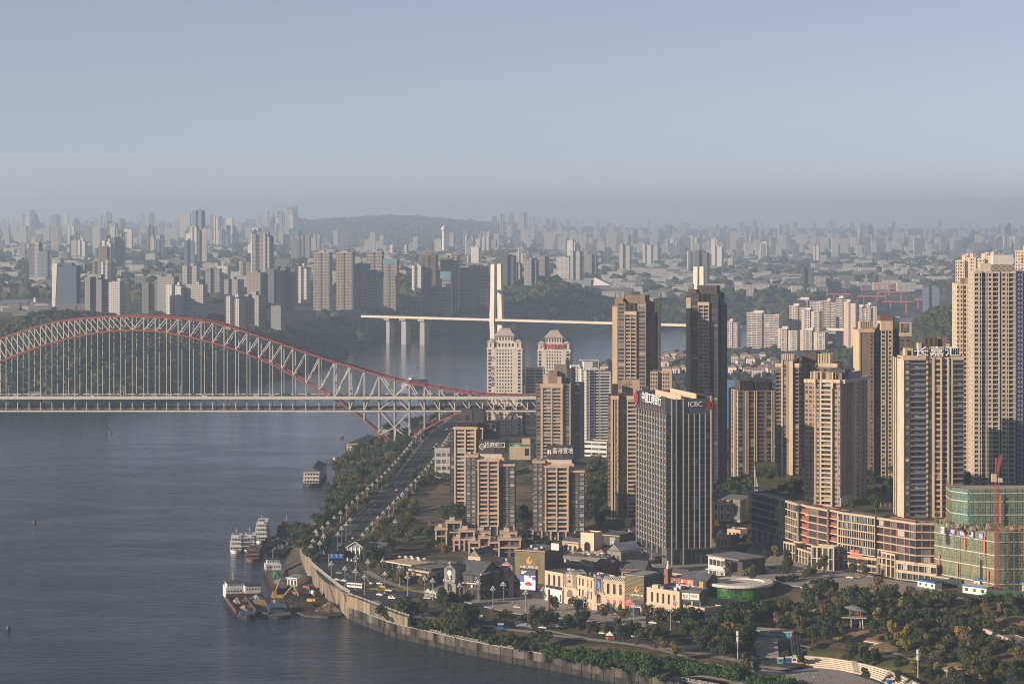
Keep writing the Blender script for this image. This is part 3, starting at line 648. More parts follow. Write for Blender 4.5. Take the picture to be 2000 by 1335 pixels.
# opening kinds: share of bay width, sill, head (shares of storey), depth, wall slot, band slot, mullions
KD = {'W':dict(fw=.62,h0=.30,h1=.86,dp=.25,s=0,b=0,mu=1), 'V':dict(fw=.8,h0=.12,h1=.92,dp=.22,s=0,b=0,mu=2), 'N':dict(fw=.42,h0=.30,h1=.86,dp=.25,s=0,b=0,mu=0),
      'L':dict(fw=.93,h0=.36,h1=.98,dp=1.5,s=1,b=1,mu=3), 'F':dict(fw=.96,h0=.05,h1=.97,dp=.15,s=0,b=0,mu=1), 'D':dict(fw=.9,h0=.10,h1=.97,dp=.9,s=0,b=0,mu=0),
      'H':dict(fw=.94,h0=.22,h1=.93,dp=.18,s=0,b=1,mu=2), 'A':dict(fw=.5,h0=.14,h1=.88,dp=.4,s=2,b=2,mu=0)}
FR = random.Random(99)
class Tower:
 def __init__(s, name, label, cat, loc, rz, mats, gm=None, fm=None, group=None, cap=300, kd=None):
  s.root = empty(name, loc, rz, label, cat, group); s.mats = mats; s.mb = MB(); s.wins = []; s.gm = gm or G_DARK; s.fm = fm or M_FRAME; s.cap = cap
  s.kd = {k: dict(v) for k, v in KD.items()}
  for k, v in (kd or {}).items(): s.kd[k] = {**s.kd.get(k, KD['W']), **v}
  s.loc = Vector(loc); s.rz = rz
 def face(s, p0, p1, z0, nf, fh, spec, fl0=0, gm=None):
  p0, p1 = Vector(p0), Vector(p1); u = p1-p0; Lw = u.length; u.normalize(); n = Vector((u.y,-u.x))
  if isinstance(spec, str): spec = [(t[0], float(t[1:] or 1)) for t in spec.split()]
  tot = sum(w for _, w in spec); a = 0.0; ztop = z0+nf*fh; P = lambda t, z, d=0.0: (p0.x+u.x*t-n.x*d, p0.y+u.y*t-n.y*d, z)
  m = s.mb; rot = math.atan2(u.y,u.x)
  for kd_, w in spec:
   w = w/tot*Lw; b = a+w
   if kd_ == 'S' or kd_ == 'T' or kd_ == 'U': m.quad(P(a,z0),P(b,z0),P(b,ztop),P(a,ztop), 'STU'.index(kd_))
   elif kd_ in 'PQ':      # pilaster standing proud
    e = -0.55 if kd_ == 'P' else -0.9; sl = 1 if kd_ == 'P' else 2
    m.quad(P(a,z0,e),P(b,z0,e),P(b,ztop+0.6,e),P(a,ztop+0.6,e),sl); m.quad(P(a,z0,0),P(a,z0,e),P(a,ztop+0.6,e),P(a,ztop+0.6,0),sl)
    m.quad(P(b,z0,e),P(b,z0,0),P(b,ztop+0.6,0),P(b,ztop+0.6,e),sl); m.quad(P(a,ztop+0.6,e),P(b,ztop+0.6,e),P(b,ztop+0.6,0),P(a,ztop+0.6,0),sl)
    m.quad(P(a,ztop,0),P(b,ztop,0),P(b,ztop+0.6,0),P(a,ztop+0.6,0),sl)
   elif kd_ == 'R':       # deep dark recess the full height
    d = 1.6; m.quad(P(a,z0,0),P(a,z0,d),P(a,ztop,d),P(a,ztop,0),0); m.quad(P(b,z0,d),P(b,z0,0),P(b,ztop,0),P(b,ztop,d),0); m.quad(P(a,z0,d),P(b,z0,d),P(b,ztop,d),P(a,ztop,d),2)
   else:
    k = s.kd[kd_]; o0 = a+w*(1-k['fw'])/2; o1 = b-w*(1-k['fw'])/2; dp = k['dp']; sl, bs = k['s'], k['b']
    if o0-a > 0.02: m.quad(P(a,z0),P(o0,z0),P(o0,ztop),P(a,ztop),sl); m.quad(P(o1,z0),P(b,z0),P(b,ztop),P(o1,ztop),sl)
    for f in range(nf):
     if k['dp'] > 1.1 and not k.get('bal'): dp = 0.1 if FR.random() < .2 else k['dp']
     zb = z0+f*fh; c0, c1 = zb+k['h0']*fh, zb+k['h1']*fh
     if f < fl0: m.quad(P(o0,zb),P(o1,zb),P(o1,zb+fh),P(o0,zb+fh),sl); continue
     m.quad(P(o0,zb),P(o1,zb),P(o1,c0),P(o0,c0),bs)
     if k['h1'] < 0.999: m.quad(P(o0,c1),P(o1,c1),P(o1,zb+fh),P(o0,zb+fh),bs)
     m.quad(P(o0,c0),P(o0,c0,dp),P(o0,c1,dp),P(o0,c1),sl); m.quad(P(o1,c0,dp),P(o1,c0),P(o1,c1),P(o1,c1,dp),sl)
     m.quad(P(o0,c0),P(o1,c0),P(o1,c0,dp),P(o0,c0,dp),bs); m.quad(P(o0,c1,dp),P(o1,c1,dp),P(o1,c1),P(o0,c1),sl)
     if dp < .6 and k['h0'] > .15 and s.cap and FR.random() < .10:
      e0, e1 = o0+.1, o0+1.0; m.quad(P(e0,zb+.1,-.5),P(e1,zb+.1,-.5),P(e1,zb+.75,-.5),P(e0,zb+.75,-.5),1); m.quad(P(e0,zb+.75,-.5),P(e1,zb+.75,-.5),P(e1,zb+.75),P(e0,zb+.75),1); m.quad(P(e0,zb+.1),P(e0,zb+.1,-.5),P(e0,zb+.75,-.5),P(e0,zb+.75),1)
     q = P((o0+o1)/2, c0, dp)
     s.wins.append((q, rot, o1-o0, c1-c0, k.get('gm') or gm or s.gm, k['mu'], k.get('fm') or s.fm, k.get('bal')))
     if k.get('bal'): s.wins[-1] = s.wins[-1][:7]+((k['bal'], P((o0+o1)/2, zb, 0), o1-o0),)
   a = b
 def block(s, x0, x1, y0, y1, z0, nf, fh, f=None, l=None, r=None, k=None, top=3, par=1.0, fl0=0):
  """one rectangular wing; f/l/r/k = front, left, right, back facade"""
  z1 = z0+nf*fh
  for sp, a, b in ((f,(x0,y0),(x1,y0)),(r,(x1,y0),(x1,y1)),(k,(x1,y1),(x0,y1)),(l,(x0,y1),(x0,y0))):
   s.face(a, b, z0, nf, fh, sp or 'S', fl0)
  s.mb.quad((x0,y0,z1),(x1,y0,z1),(x1,y1,z1),(x0,y1,z1), top)
  if par:
   t = 0.35
   for q in ((x0,x1,y0,y0+t),(x0,x1,y1-t,y1),(x0,x0+t,y0+t,y1-t),(x1-t,x1,y0+t,y1-t)): s.mb.box(q[0],q[1],q[2],q[3],z1+0.002,z1+par,0)
  return z1
 def part(s, name, m, *boxes, kind=None, label=None, loc=(0,0,0)):
  mb = MB()
  for b in boxes: mb.box(*b, bottom=True)
  return mb.build(name, m, s.root, kind=kind, label=label)
 def crown(s, x0, x1, y0, y1, z, h, m=None, slats=None, ms=None, name='roof_house'):
  """plant room on the roof, with upright slats on its front"""
  o = s.part(name, m or s.mats[0], (x0,x1,y0,y1,z,z+h))
  if slats:
   for i in range(slats):
    xx = x0+(x1-x0)*(i+0.5)/slats; mb = MB(); mb.box(xx-0.16,xx+0.16,y0-0.5,y0-0.05,z+0.2,z+h+0.3,0,True); mb.build('slat', ms or s.mats[1], o)
  return o
 def plant(s, x0, x1, y0, y1, z, n=5, seed=1):
  r = random.Random(seed)
  for i in range(n):
   w, d, h = r.uniform(1,2.6), r.uniform(1,2.2), r.uniform(0.8,2.2); xx, yy = r.uniform(x0,x1-w), r.uniform(y0,y1-d)
   mb = MB(); mb.box(xx,xx+w,yy,yy+d,z,z+h); mb.build('roof_unit', r.choice([M_LGREY,M_DGREY,M_GREY]), s.root)
 def done(s):
  s.mb.build('wall', s.mats, s.root); n = 0; rest = {}
  cosr, sinr = math.cos(s.rz), math.sin(s.rz)
  def seen(w): return -math.cos(s.rz+w[1])     # facing: normal . -y
  def key(w):
   nx_, ny_ = math.sin(s.rz+w[1]), -math.cos(s.rz+w[1])
   wx = s.loc.x+cosr*w[0][0]-sinr*w[0][1]; wy = s.loc.y+sinr*w[0][0]+cosr*w[0][1]; l_ = math.hypot(wx,wy)
   return (nx_*wx+ny_*wy)/l_*w[2]*w[3]
  for w in sorted(s.wins, key=key):
   if n < s.cap:
    o = child('window', window_mesh(w[2],w[3],w[4],w[6],w[5]), s.root, w[0], w[1]); n += 1
   else: rest.setdefault((w[4].name,w[6].name), (w[4],w[6],[]))[2].append(w)
   if w[7] and n < 10**6:
    bt, bp, bw = w[7]; child('balcony', balcony_mesh(bt,bw), s.root, bp, w[1])
  for gm, fm, ws in rest.values():
   mb = MB()
   for w in ws:
    q, ro, ww, hh = w[:4]; cx, sx = math.cos(ro), math.sin(ro); t = min(0.14, ww*0.08)
    def P(x,y,z): return (q[0]+cx*x-sx*y, q[1]+sx*x+cx*y, q[2]+z)
    mb.quad(P(-ww/2,0,0),P(ww/2,0,0),P(ww/2,0,hh),P(-ww/2,0,hh),0)
    for k in range(0,w[5]+2): x = -ww/2+t/2+(ww-t)*k/(w[5]+1); mb.quad(P(x-t/2,-.06,0),P(x+t/2,-.06,0),P(x+t/2,-.06,hh),P(x-t/2,-.06,hh),1)
   mb.build('window', [gm,fm], s.root, kind='stuff')
  return s
BCACHE = {}
def balcony_mesh(kind, w):
 key = (kind, round(w,1))
 if key in BCACHE: return BCACHE[key]
 mb = MB(); d = 1.4 if kind == 'g' else 0.9
 mb.box(-w/2-0.1,w/2+0.1,-d,0,-0.25,0.05,0,True)
 if kind == 'g':
  mb.box(-w/2-0.1,w/2+0.1,-d,-d+0.06,0.05,1.0,1); mb.box(-w/2-0.1,w/2+0.1,-d-0.03,-d+0.09,1.0,1.1,2)
 else: mb.box(-w/2-0.1,w/2+0.1,-d,-d+0.1,0.05,0.9,0)
 m = [M_DBROWN, mat('balcony_glass',(0.16,0.17,0.18),0.15,0.02,spec=0.6), M_DGREY] if kind == 'g' else ([M_LGREY,M_LGREY,M_LGREY] if kind == 'w' else [M_CONC,M_CONC,M_CONC])
 BCACHE[key] = mb.mesh('balcony', m); return BCACHE[key]
def place(pxl, pxm, d, rz, pxr=None):
 """front-left corner, front width and depth of a tower from surveyed edges; the front-right corner is at distance d"""
 rz = R(rz); w = (pxm-pxl)*d/F/math.cos(rz); M_ = Vector(((pxm-CX)*d/F, d)); o = M_-Vector((math.cos(rz),math.sin(rz)))*w
 dep = (pxr-pxm)*d/F/max(0.05,abs(math.sin(rz))) if pxr else None
 return (o.x, o.y), w, dep, rz
def nfl(z0, ztop, fh): n = max(1, round((ztop-z0)/fh)); return n, (ztop-z0)/n
def text(body, size, m, parent, loc, rot=(R(90),0,0), ext=0.12, align='CENTER', name='lettering', sx=1.0):
 c = bpy.data.curves.new(name, 'FONT'); c.body = body; c.size = size; c.extrude = ext; c.align_x = align; c.align_y = 'BOTTOM'; c.materials.append(m); c.resolution_u = 3
 tmp = bpy.data.objects.new('tmp', c); sc.collection.objects.link(tmp); bpy.context.view_layer.update()
 me = bpy.data.meshes.new_from_object(tmp.evaluated_get(bpy.context.evaluated_depsgraph_get())); bpy.data.objects.remove(tmp); bpy.data.curves.remove(c)
 if not me.materials: me.materials.append(m)
 o = bpy.data.objects.new(name, me); o.parent = parent; o.location = loc; o.rotation_euler = rot; o.scale = (sx,1,1); return link(o)

# ---- M1..M3: brown and beige slabs on the river side
def beige_slab(name, label, pxl, pxm, d, rz, zg, yt, ytop2, sign, seed, dep, frame):
 (ox,oy), w, _, r = place(pxl, pxm, d, rz); t = Tower(name, label, 'apartment building', (ox,oy,zg), r, [M_DBROWN, M_PEACH, M_CHAR, M_ROOF], G_FLAT, M_FRAME, kd={'V':dict(b=0,s=0,h0=.22,h1=.86,fw=.84,mu=2,fm=M_LGREY,gm=G_PALE)})
 z1 = zat(yt, d)-zg; n, fh = nfl(6.0, z1, 3.05); f0, f1 = frame[0]*w, frame[1]*w
 # ground storeys in beige
 t.block(0, w, 0.0, dep, 0, 2, 3.0, f='P.5 A3 P.5 A3 P.6 A2.4 P.6 A2.4 P.6 A3 P.5 A3 P.5', l='A A A', r='A A A', par=0)
 t.mats[2] = M_PEACH; t.mb.m = [1 if q == 0 else q for q in t.mb.m]; t.mats[2] = M_CHAR
 t.block(0, f0, 1.2, dep, 6, n+1, fh, f='V3 S.5 V3 S.5 N1.4', l='V3 S1 V3 S1 V3', r='S')
 t.block(f1, w, 1.2, dep, 6, n-1, fh, f='N1.4 S.5 V3 S.5 V3', l='S', r='V3 S1 V3 S1 N2')
 t.block(f0, f1, -0.6, dep-2, 6, n, fh, f='P.7 L4.4 P.5 L4.4 P.7', l='T', r='T', par=0.6)
 for x0,x1,z_ in ((-0.3,f0+.2,6+(n+1)*fh),(f1-.2,w+.3,6+(n-1)*fh)): t.part('cornice', M_PEACH, (x0,x1,0.4,dep+.3,z_-0.2,z_+1.2))
 t.part('cornice', M_PEACH, (f0-.5,f1+.5,-1.4,2.4,6+n*fh-0.1,6+n*fh+1.3)); t.part('cornice', M_PEACH, (f0-.3,f1+.3,-1.3,0.2,6+3*fh-0.5,6+3*fh+0.5))
 zr = 6+(n+1)*fh+1.2
 t.part('roof_house', M_STONE, (f0+1.5,f1+2,3,dep-3,6+n*fh+.02,zr+1.6))
 t.part('roof_house', M_PEACH, (f0+.2,f1+3.5,2.5,3.4,6+n*fh+.02,6+n*fh+2.6)); t.plant(1,w-2,4,dep-4,zr,7,seed)
 t.zr = zr; t.w = w; t.dep = dep; t.f0, t.f1 = f0, f1
 if sign:
  bz0 = zr+1.4; b0, b1 = sign[1]*w, sign[2]*w
  sb = t.part('sign_box', M_CHAR, (b0,b1,1.8,dep-2.5,bz0,bz0+8.4)); t.part('sign_panel', mat('sign_panel_brown',(0.085,0.065,0.060),0.6), (b0-.15,b0+(b1-b0)*0.62,1.55,1.8,bz0+.2,bz0+8.2))
  bw = b1-b0
  text(sign[0], bw*0.23, M_SIGNW, sb, (b0+bw*0.62,1.3,bz0+3.4), ext=0.1, sx=0.86)
  if sign[3] == 'm':
   mb = MB(); nseg = 20; cx_, cz_, r_ = b0+bw*0.13, bz0+4.6, bw*0.105
   for i in range(nseg):
    a, b_ = 2*math.pi*i/nseg, 2*math.pi*(i+1)/nseg
    mb.quad(*[(cx_+rr*math.cos(q),1.35,cz_+rr*math.sin(q)) for rr,q in ((r_,a),(r_,b_),(r_*.8,b_),(r_*.8,a))])
   for k in (-1,0,1): mb.bar((cx_+k*r_*.4-r_*.2,1.35,cz_-r_*.5),(cx_+k*r_*.4,1.35,cz_+r_*.5),.35,.1); mb.bar((cx_+k*r_*.4+r_*.2,1.35,cz_-r_*.5),(cx_+k*r_*.4,1.35,cz_+r_*.5),.35,.1)
   mb.build('emblem', M_SIGNW, sb)
  else:
   mb = MB(); x_ = b0+bw*0.04
   for k in (0,1): mb.box(x_+k*1.5,x_+k*1.5+1.0,1.3,1.5,bz0+3.3,bz0+6.3,0,True)
   mb.bar((x_+.5,1.4,bz0+3.4),(x_+2.0,1.4,bz0+6.2),.6,.2); mb.build('emblem', M_SIGNW, sb)
 return t.done()
beige_slab('apartment_block', 'beige framed apartment block with a round white emblem on its rooftop sign', 910, 1005, 1683, -3, 25, 901, 880, ('招商蛇口',0.26,0.80,'m'), 3, 17, (0.24,0.68))
beige_slab('apartment_block', 'beige framed apartment block with four white characters on its rooftop box, beside the wooded hill', 1040, 1141, 1656, -3, 25, 913, 893, ('香港置地',0.27,0.78,'h'), 4, 17, (0.24,0.70))
def m1():
 d = 1790; (ox,oy), w, _, r = place(878, 943, d, -6); zg = 24; t = Tower('apartment_tower', 'slim brown and beige tower with a dark cube on its roof beside the field', 'apartment building', (ox,oy,zg), r, [M_DBROWN, M_PEACH, M_CHAR, M_ROOF], G_FLAT, kd={'V':dict(gm=G_DARK)})
 z1 = zat(830,d)-zg; n, fh = nfl(3, z1, 3.0); dep = 24
 t.block(0,w*.14,1.5,dep,0,n,fh,f='V2',l='S2 N2 S2 N2 S2'); t.block(w*.14,w*.80,0,dep,0,n,fh,f='P.7 L4 P.6 L4 P.7',l='T',r='S',par=.6)
 t.block(w*.80,w,1.2,dep,0,n,fh,f='P.4 V2.4 P.4',r='S2 N2 S2 N2 S2')
 t.block(w,w+9,7,dep+10,0,n+1,fh,f='S1 D2 S1 D2',r='S N S N S N S'); zt = n*fh
 t.part('cornice', M_PEACH, (w*.1,w*.84,-.8,1.5,zt-.2,zt+1.6)); t.part('cornice', M_PEACH, (w*.80,w+.3,.5,2.5,zt-.2,zt+1.1))
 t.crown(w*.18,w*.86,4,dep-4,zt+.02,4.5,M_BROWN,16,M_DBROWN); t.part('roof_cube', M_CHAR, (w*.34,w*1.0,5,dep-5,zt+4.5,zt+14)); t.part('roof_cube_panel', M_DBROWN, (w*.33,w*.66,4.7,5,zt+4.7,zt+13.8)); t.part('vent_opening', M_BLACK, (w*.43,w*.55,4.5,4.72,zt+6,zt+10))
 t.done()
m1()

# ---- B: beige tower with balconies in the middle
def tower_b():
 d = 2150; zg = 30; (ox,oy), w, dep, r = place(1046, 1114, d, -12, 1136); dep = 26
 t = Tower('apartment_tower', 'beige balconied apartment tower with a stepped brown crown in front of the bridge end', 'apartment building', (ox,oy,zg), r, [M_BROWN, M_TAN, M_CHAR, M_ROOF], G_FLAT, kd={'V':dict(gm=G_DARK)})
 zt = zat(752,d)-zg; n, fh = nfl(0, zt, 3.0)
 t.block(0,w*.16,2,dep,0,n,fh,f='V2 S.4',l='S2 V2 S2 V2'); t.block(w*.16,w*.78,0,dep,0,n,fh,f='P.8 L3.6 P.5 L3.6 P.8',l='T',r='S',par=.6); t.block(w*.78,w,1.4,dep,0,n,fh,f='P.3 V2 P.3',r='S3 N2 S3 N2 S3')
 t.block(w,w+7,8,dep+6,0,n,fh,f='S1 D2',r='S N S N S')
 t.part('cornice', M_TAN, (w*.14,w*.8,-.9,1,zt-2.6,zt+1)); 
 t.crown(w*.22,w*.36,1,8,zt+.02,9,M_TAN); t.crown(w*.36,w*.62,1.5,12,zt+.02,12,M_DBROWN,12,M_TAN); t.crown(w*.50,w*.86,6,20,zt+.02,17,M_BROWN,0); t.crown(w*.62,w*.74,1,6,zt+.02,7.5,M_TAN)
 t.face((w*.56,5.9),(w*.74,5.9),zt+11,2,2.6,'W W W W'); t.part('roof_house', M_CHAR, (w*.86,w*1.02,6,20,zt+.02,zt+14)); t.plant(0,w,2,dep-3,zt,4,9); t.done()
tower_b()

# ---- C and D: the two tall dark brown towers
def tall_brown(label, pxl, pxm, pxr, d, rz, zg, ysh, ycr, twin):
 (ox,oy), w, dep, r = place(pxl, pxm, d, rz, pxr); dep = min(dep, 30)
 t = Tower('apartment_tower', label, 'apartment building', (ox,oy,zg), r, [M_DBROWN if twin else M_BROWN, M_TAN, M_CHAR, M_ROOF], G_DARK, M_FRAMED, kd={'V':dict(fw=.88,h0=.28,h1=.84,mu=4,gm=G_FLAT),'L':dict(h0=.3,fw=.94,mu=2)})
 zt = zat(ysh,d)-zg; n, fh = nfl(0, zt, 2.97); a, b, c = w*.16, w*.40, w*.74
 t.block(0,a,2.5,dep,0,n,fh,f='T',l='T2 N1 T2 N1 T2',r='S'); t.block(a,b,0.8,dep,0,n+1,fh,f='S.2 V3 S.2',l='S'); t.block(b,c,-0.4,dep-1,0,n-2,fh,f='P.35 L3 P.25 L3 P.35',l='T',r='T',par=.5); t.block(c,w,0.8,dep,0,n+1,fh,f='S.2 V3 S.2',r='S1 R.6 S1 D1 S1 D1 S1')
 t.block(w,w+1.2,dep*.35,dep+4,0,n-2,fh,f='S',r='S1 N2 S1 N2 S1 D2 S1')
 t.part('cornice', M_TAN, (b-.2,c+.2,-1.1,.8,(n-2)*fh-.2,(n-2)*fh+2.6))
 zc = zat(ycr,d)-zg; t.crown(b*.75,c+(w-c)*.62,dep*.3,dep*.8,zt+.02,zc-zt,M_BROWN if not twin else M_BROWN); t.crown(b,c,0.6,dep*.3-.1,(n-2)*fh+2.6,zc-(n-2)*fh-9,M_DBROWN,9,M_DBROWN)
 t.crown(a*.3,b*.75,4,dep*.5,zt+.02,6.5,M_BROWN); t.face((b+1,dep*.3-.15),(c+2,dep*.3-.15),zc-5,1,3.2,'W W W W W'); t.part('roof_frame', M_DBROWN, (a*.4,a*.5,4,4.4,zt+6.5,zt+10.5),(b*.5,b*.56,4,4.4,zt+6.5,zt+10.5),(a*.4,b*.56,4,4.4,zt+10.5,zt+10.9))
 t.plant(a,w-1,dep*.8,dep-1,zt+3,4,5); t.done(); return t
tall_brown('tall brown tower with a sunlit cream edge and a blue glass tower close behind it', 1195, 1261, 1282, 1915, -22, 30, 600, 577, False)
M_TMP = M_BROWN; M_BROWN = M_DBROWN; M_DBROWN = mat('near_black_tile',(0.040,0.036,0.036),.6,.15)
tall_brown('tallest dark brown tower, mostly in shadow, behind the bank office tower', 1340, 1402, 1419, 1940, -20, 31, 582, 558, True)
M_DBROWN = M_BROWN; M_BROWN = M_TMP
def glass_behind():
 d = 2010; (ox,oy), w, dep, r = place(1246, 1276, d, -22, 1285); t = Tower('glass_tower', 'blue-grey glass tower showing behind the brown tower with the cream edge', 'office tower', (ox,oy,30), r, [mat('blue_grey_panel',(0.22,0.25,0.28),0.4), M_LGREY, M_CHAR, M_ROOF], G_PALE, M_LGREY)
 n, fh = nfl(0, zat(585,d)-30, 3.6); t.block(0,w,0,20,0,n,fh,f='F F F F F F',r='F F F F F'); t.done()
glass_behind()

# ---- C2: lower tan tower left of the office tower, and its roof blocks
def tower_c2():
 d = 1750; zg = 28; (ox,oy), w, _, r = place(1187, 1252, d, -5); dep = 24
 t = Tower('apartment_tower', 'tan apartment tower with balconies half hidden behind the bank office tower', 'apartment building', (ox,oy,zg), r, [M_BROWN, M_PEACH, M_CHAR, M_ROOF], G_FLAT, kd={'V':dict(gm=G_DARK)})
 zt = zat(776,d)-zg; n, fh = nfl(0, zt, 3.0)
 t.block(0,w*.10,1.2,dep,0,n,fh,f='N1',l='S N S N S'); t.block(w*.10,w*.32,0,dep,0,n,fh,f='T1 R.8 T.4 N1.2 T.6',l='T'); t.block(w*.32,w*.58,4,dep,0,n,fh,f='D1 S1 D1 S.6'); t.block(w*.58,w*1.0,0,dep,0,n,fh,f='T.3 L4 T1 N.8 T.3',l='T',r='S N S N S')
 for x0,x1 in ((w*.09,w*.33),(w*.57,w*1.01)): t.part('cornice', M_PEACH, (x0,x1,-.4,1,zt-1.5,zt+1.1))
 t.crown(w*.10,w*.3,1,10,zt+.02,9.5,M_TAN,6,M_DBROWN); t.crown(w*.42,w*.95,7,20,zt+.02,12,M_TAN); t.face((w*.46,6.9),(w*.72,6.9),zt+3,3,2.8,'W W W'); t.crown(w*1.0,w*1.0+5,5,18,zt-2,9,M_TAN,4,M_DBROWN); t.plant(w*.3,w,10,dep-2,zt,5,8); t.done()
 d = 1860; (ox,oy), w, _, r = place(1270, 1312, d, -8); t = Tower('apartment_block', 'low tan block with square window holes behind the bank office roof', 'apartment building', (ox,oy,30), r, [M_TAN, M_TAN, M_CHAR, M_ROOF], G_VOID)
 n, fh = nfl(0, zat(728,d)-30, 3.0); t.block(0,w*.35,0,14,0,n,fh,f='W W W'); t.block(w*.35,w,2,14,0,n,fh,f='S W W W W S',r='S S'); t.plant(2,w-3,3,12,n*fh,4,4); t.done()
tower_c2()

# ---- T1, T2: pale towers with hipped roofs behind the bridge
def hip_tower(label, pxl, pxm, d, zg, yb, yr, letters):
 (ox,oy), w, _, r = place(pxl, pxm, d, -6); dep = 34
 t = Tower('office_tower', label, 'office tower', (ox,oy,zg), r, [M_STONE, M_STONE, M_GREY, M_ROOF], G_DARK, M_FRAMED, kd={'W':dict(fw=.5,h0=.28,h1=.80,dp=.4),'V':dict(fw=.72,h0=.2,h1=.85,mu=1,dp=.35)})
 zt = zat(yb,d)-zg; n, fh = nfl(0, zt, 3.55)
 t.block(0,w,0,dep,0,n,fh,f='S.5 V2.2 S2.4 W1.6 W1.6 W1.6 W1.6 W1.6 W1.6 S2.6 V2.2 S.6',r='S2 W2 W2 S1 W2 W2 S2')
 t.block(w*.02,w*.20,-.4,dep*.4,zt,1,7,f='S1 W1.4 S1',r='S'); t.block(w*.78,w*.97,-.4,dep*.4,zt,1,7,f='S1 W1.4 S1',r='S W S'); t.block(w*.2,w*.78,1.2,dep-1,zt,1,7.0,f='W W W W W W'); t.block(w*.80,w*.97,dep*.55,dep,zt,1,8,r='S W S')
 t.block(w*.24,w*.74,3,dep-3,zt+7,1,6.5,f='W W W W W W')
 def hip(x0,x1,y0,y1,z,h,o,i):
  mb = MB(); a = [(x0-o,y0-o,z),(x1+o,y0-o,z),(x1+o,y1+o,z),(x0-o,y1+o,z)]; c = [(x0+i,y0+i,z+h),(x1-i,y0+i,z+h),(x1-i,y1-i,z+h),(x0+i,y1-i,z+h)]
  for k in range(4): mb.quad(a[k],a[(k+1)%4],c[(k+1)%4],c[k])
  mb.poly(c); mb.poly(list(reversed(a))); mb.build('hip_roof', mat('pale_roof_tile',(0.40,0.35,0.32),0.8,0.1), t.root)
 hip(w*.24,w*.74,3,dep-3,zt+13.5,7.5,2.0,4.5); hip(w*.02,w*.20,-.4,dep*.4,zt+7,3,1.0,2.5); hip(w*.78,w*.97,-.4,dep*.4,zt+7,3,1.0,2.5); hip(w*.80,w*.97,dep*.55,dep,zt+8,4,1.0,2.0)
 t.part('cornice', M_STONE, (-.4,w+.4,-.5,dep+.4,zt-1.2,zt+.35))
 if letters[0] == 'v':
  for k, ch in enumerate(letters[1]): text(ch, 5.2, M_DGREY, t.root, (w*.165,-.12,zt-24-5.6*k), ext=.1)
  mb = MB(); nseg = 16; cx_, cz_, r_ = w*.165, zt-11, 2.4
  for i in range(nseg-3):
   a, b_ = 2*math.pi*i/nseg, 2*math.pi*(i+1)/nseg; mb.quad(*[(cx_+rr*math.cos(q_),-.25,cz_+rr*math.sin(q_)) for rr,q_ in ((r_,a),(r_,b_),(r_*.6,b_),(r_*.6,a))])
  mb.build('emblem', M_DGREY, t.root)
 else: text(letters[1], 6.3, mat('faded_red_sign',(0.55,0.16,0.15),0.6), t.root, (w*.49,-1.2,zt+1.0), ext=.3)
 t.done()
hip_tower('pale hip-roofed office tower with dark vertical characters, crossed by the bridge deck', 951, 1020, 2570, 13, 681, 650, ('v','重庆能源'))
hip_tower('pale stone office tower with a hipped roof and faded red characters below it', 1050, 1114, 2640, 14, 684, 655, ('h','中国能建'))
def white_res():
 d = 2400; (ox,oy), w, _, r = place(1135, 1193, d, 6); zg = 22; dep = 22
 t = Tower('apartment_tower', 'white apartment tower with stacked balconies and an open roof pavilion', 'apartment building', (ox,oy,zg), r, [M_WHITE, M_WHITE, M_GREY, M_ROOF], G_FLAT, kd={'L':dict(h0=.34,h1=.95,fw=.95,mu=2)})
 zt = zat(722,d)-zg; n, fh = nfl(0, zt, 2.95); t.block(0,w*.10,3,dep,0,n,fh,f='N1',l='S N S'); 
 pts = [(w*.10+ w*.16*(1-math.cos(a))/2, -2.2*math.sin(a)) for a in [math.pi*k/6 for k in range(7)]]
 for a, b_ in zip(pts[:-1], pts[1:]): t.face(a, b_, 0, n, fh, 'S.3 V1 S.3')
 t.mb.poly([(x,y,zt) for x,y in pts]+[(w*.26,4,zt),(w*.10,4,zt)],3)
 t.block(w*.28,w*.62,1,dep,0,n,fh,f='L3 S.25 L3',l='S'); t.block(w*.64,w,1,dep,0,n-1,fh,f='L4 S.3',r='S N S N S')
 t.block(-w*.32,-.05,6,dep,0,n+1,fh,f='L2 N1 S.6',l='S'); t.part('roof_pavilion', M_WHITE, (w*.10,w*.40,4,12,zt+.02,zt+9)); t.part('roof_slab', M_WHITE, (w*.0,w*.62,3,13,zt+9,zt+9.6)); t.part('roof_post', M_WHITE, (w*.58,w*.6,3.3,3.7,zt+.02,zt+9)); t.part('roof_post', M_WHITE, (w*.58,w*.6,12.3,12.7,zt+.02,zt+9)); t.done()
 d = 2580; (ox,oy), w, _, r = place(1027, 1062, d, -4); t = Tower('apartment_block', 'pale apartment block with long balcony bands between the two hipped office towers', 'apartment building', (ox,oy,16), r, [M_STONE,M_STONE,M_GREY,M_ROOF], G_FLAT)
 n, fh = nfl(0, zat(722,d)-16, 3.2); t.block(0,w,0,20,0,n,fh,f='L3 S.2 L3'); t.part('roof_frame', M_STONE, (0,w,2,2.5,n*fh+3,n*fh+3.6),(0,.5,2,2.5,n*fh+.02,n*fh+3),(w*.5,w*.5+.5,2,2.5,n*fh+.02,n*fh+3)); t.done()
white_res()

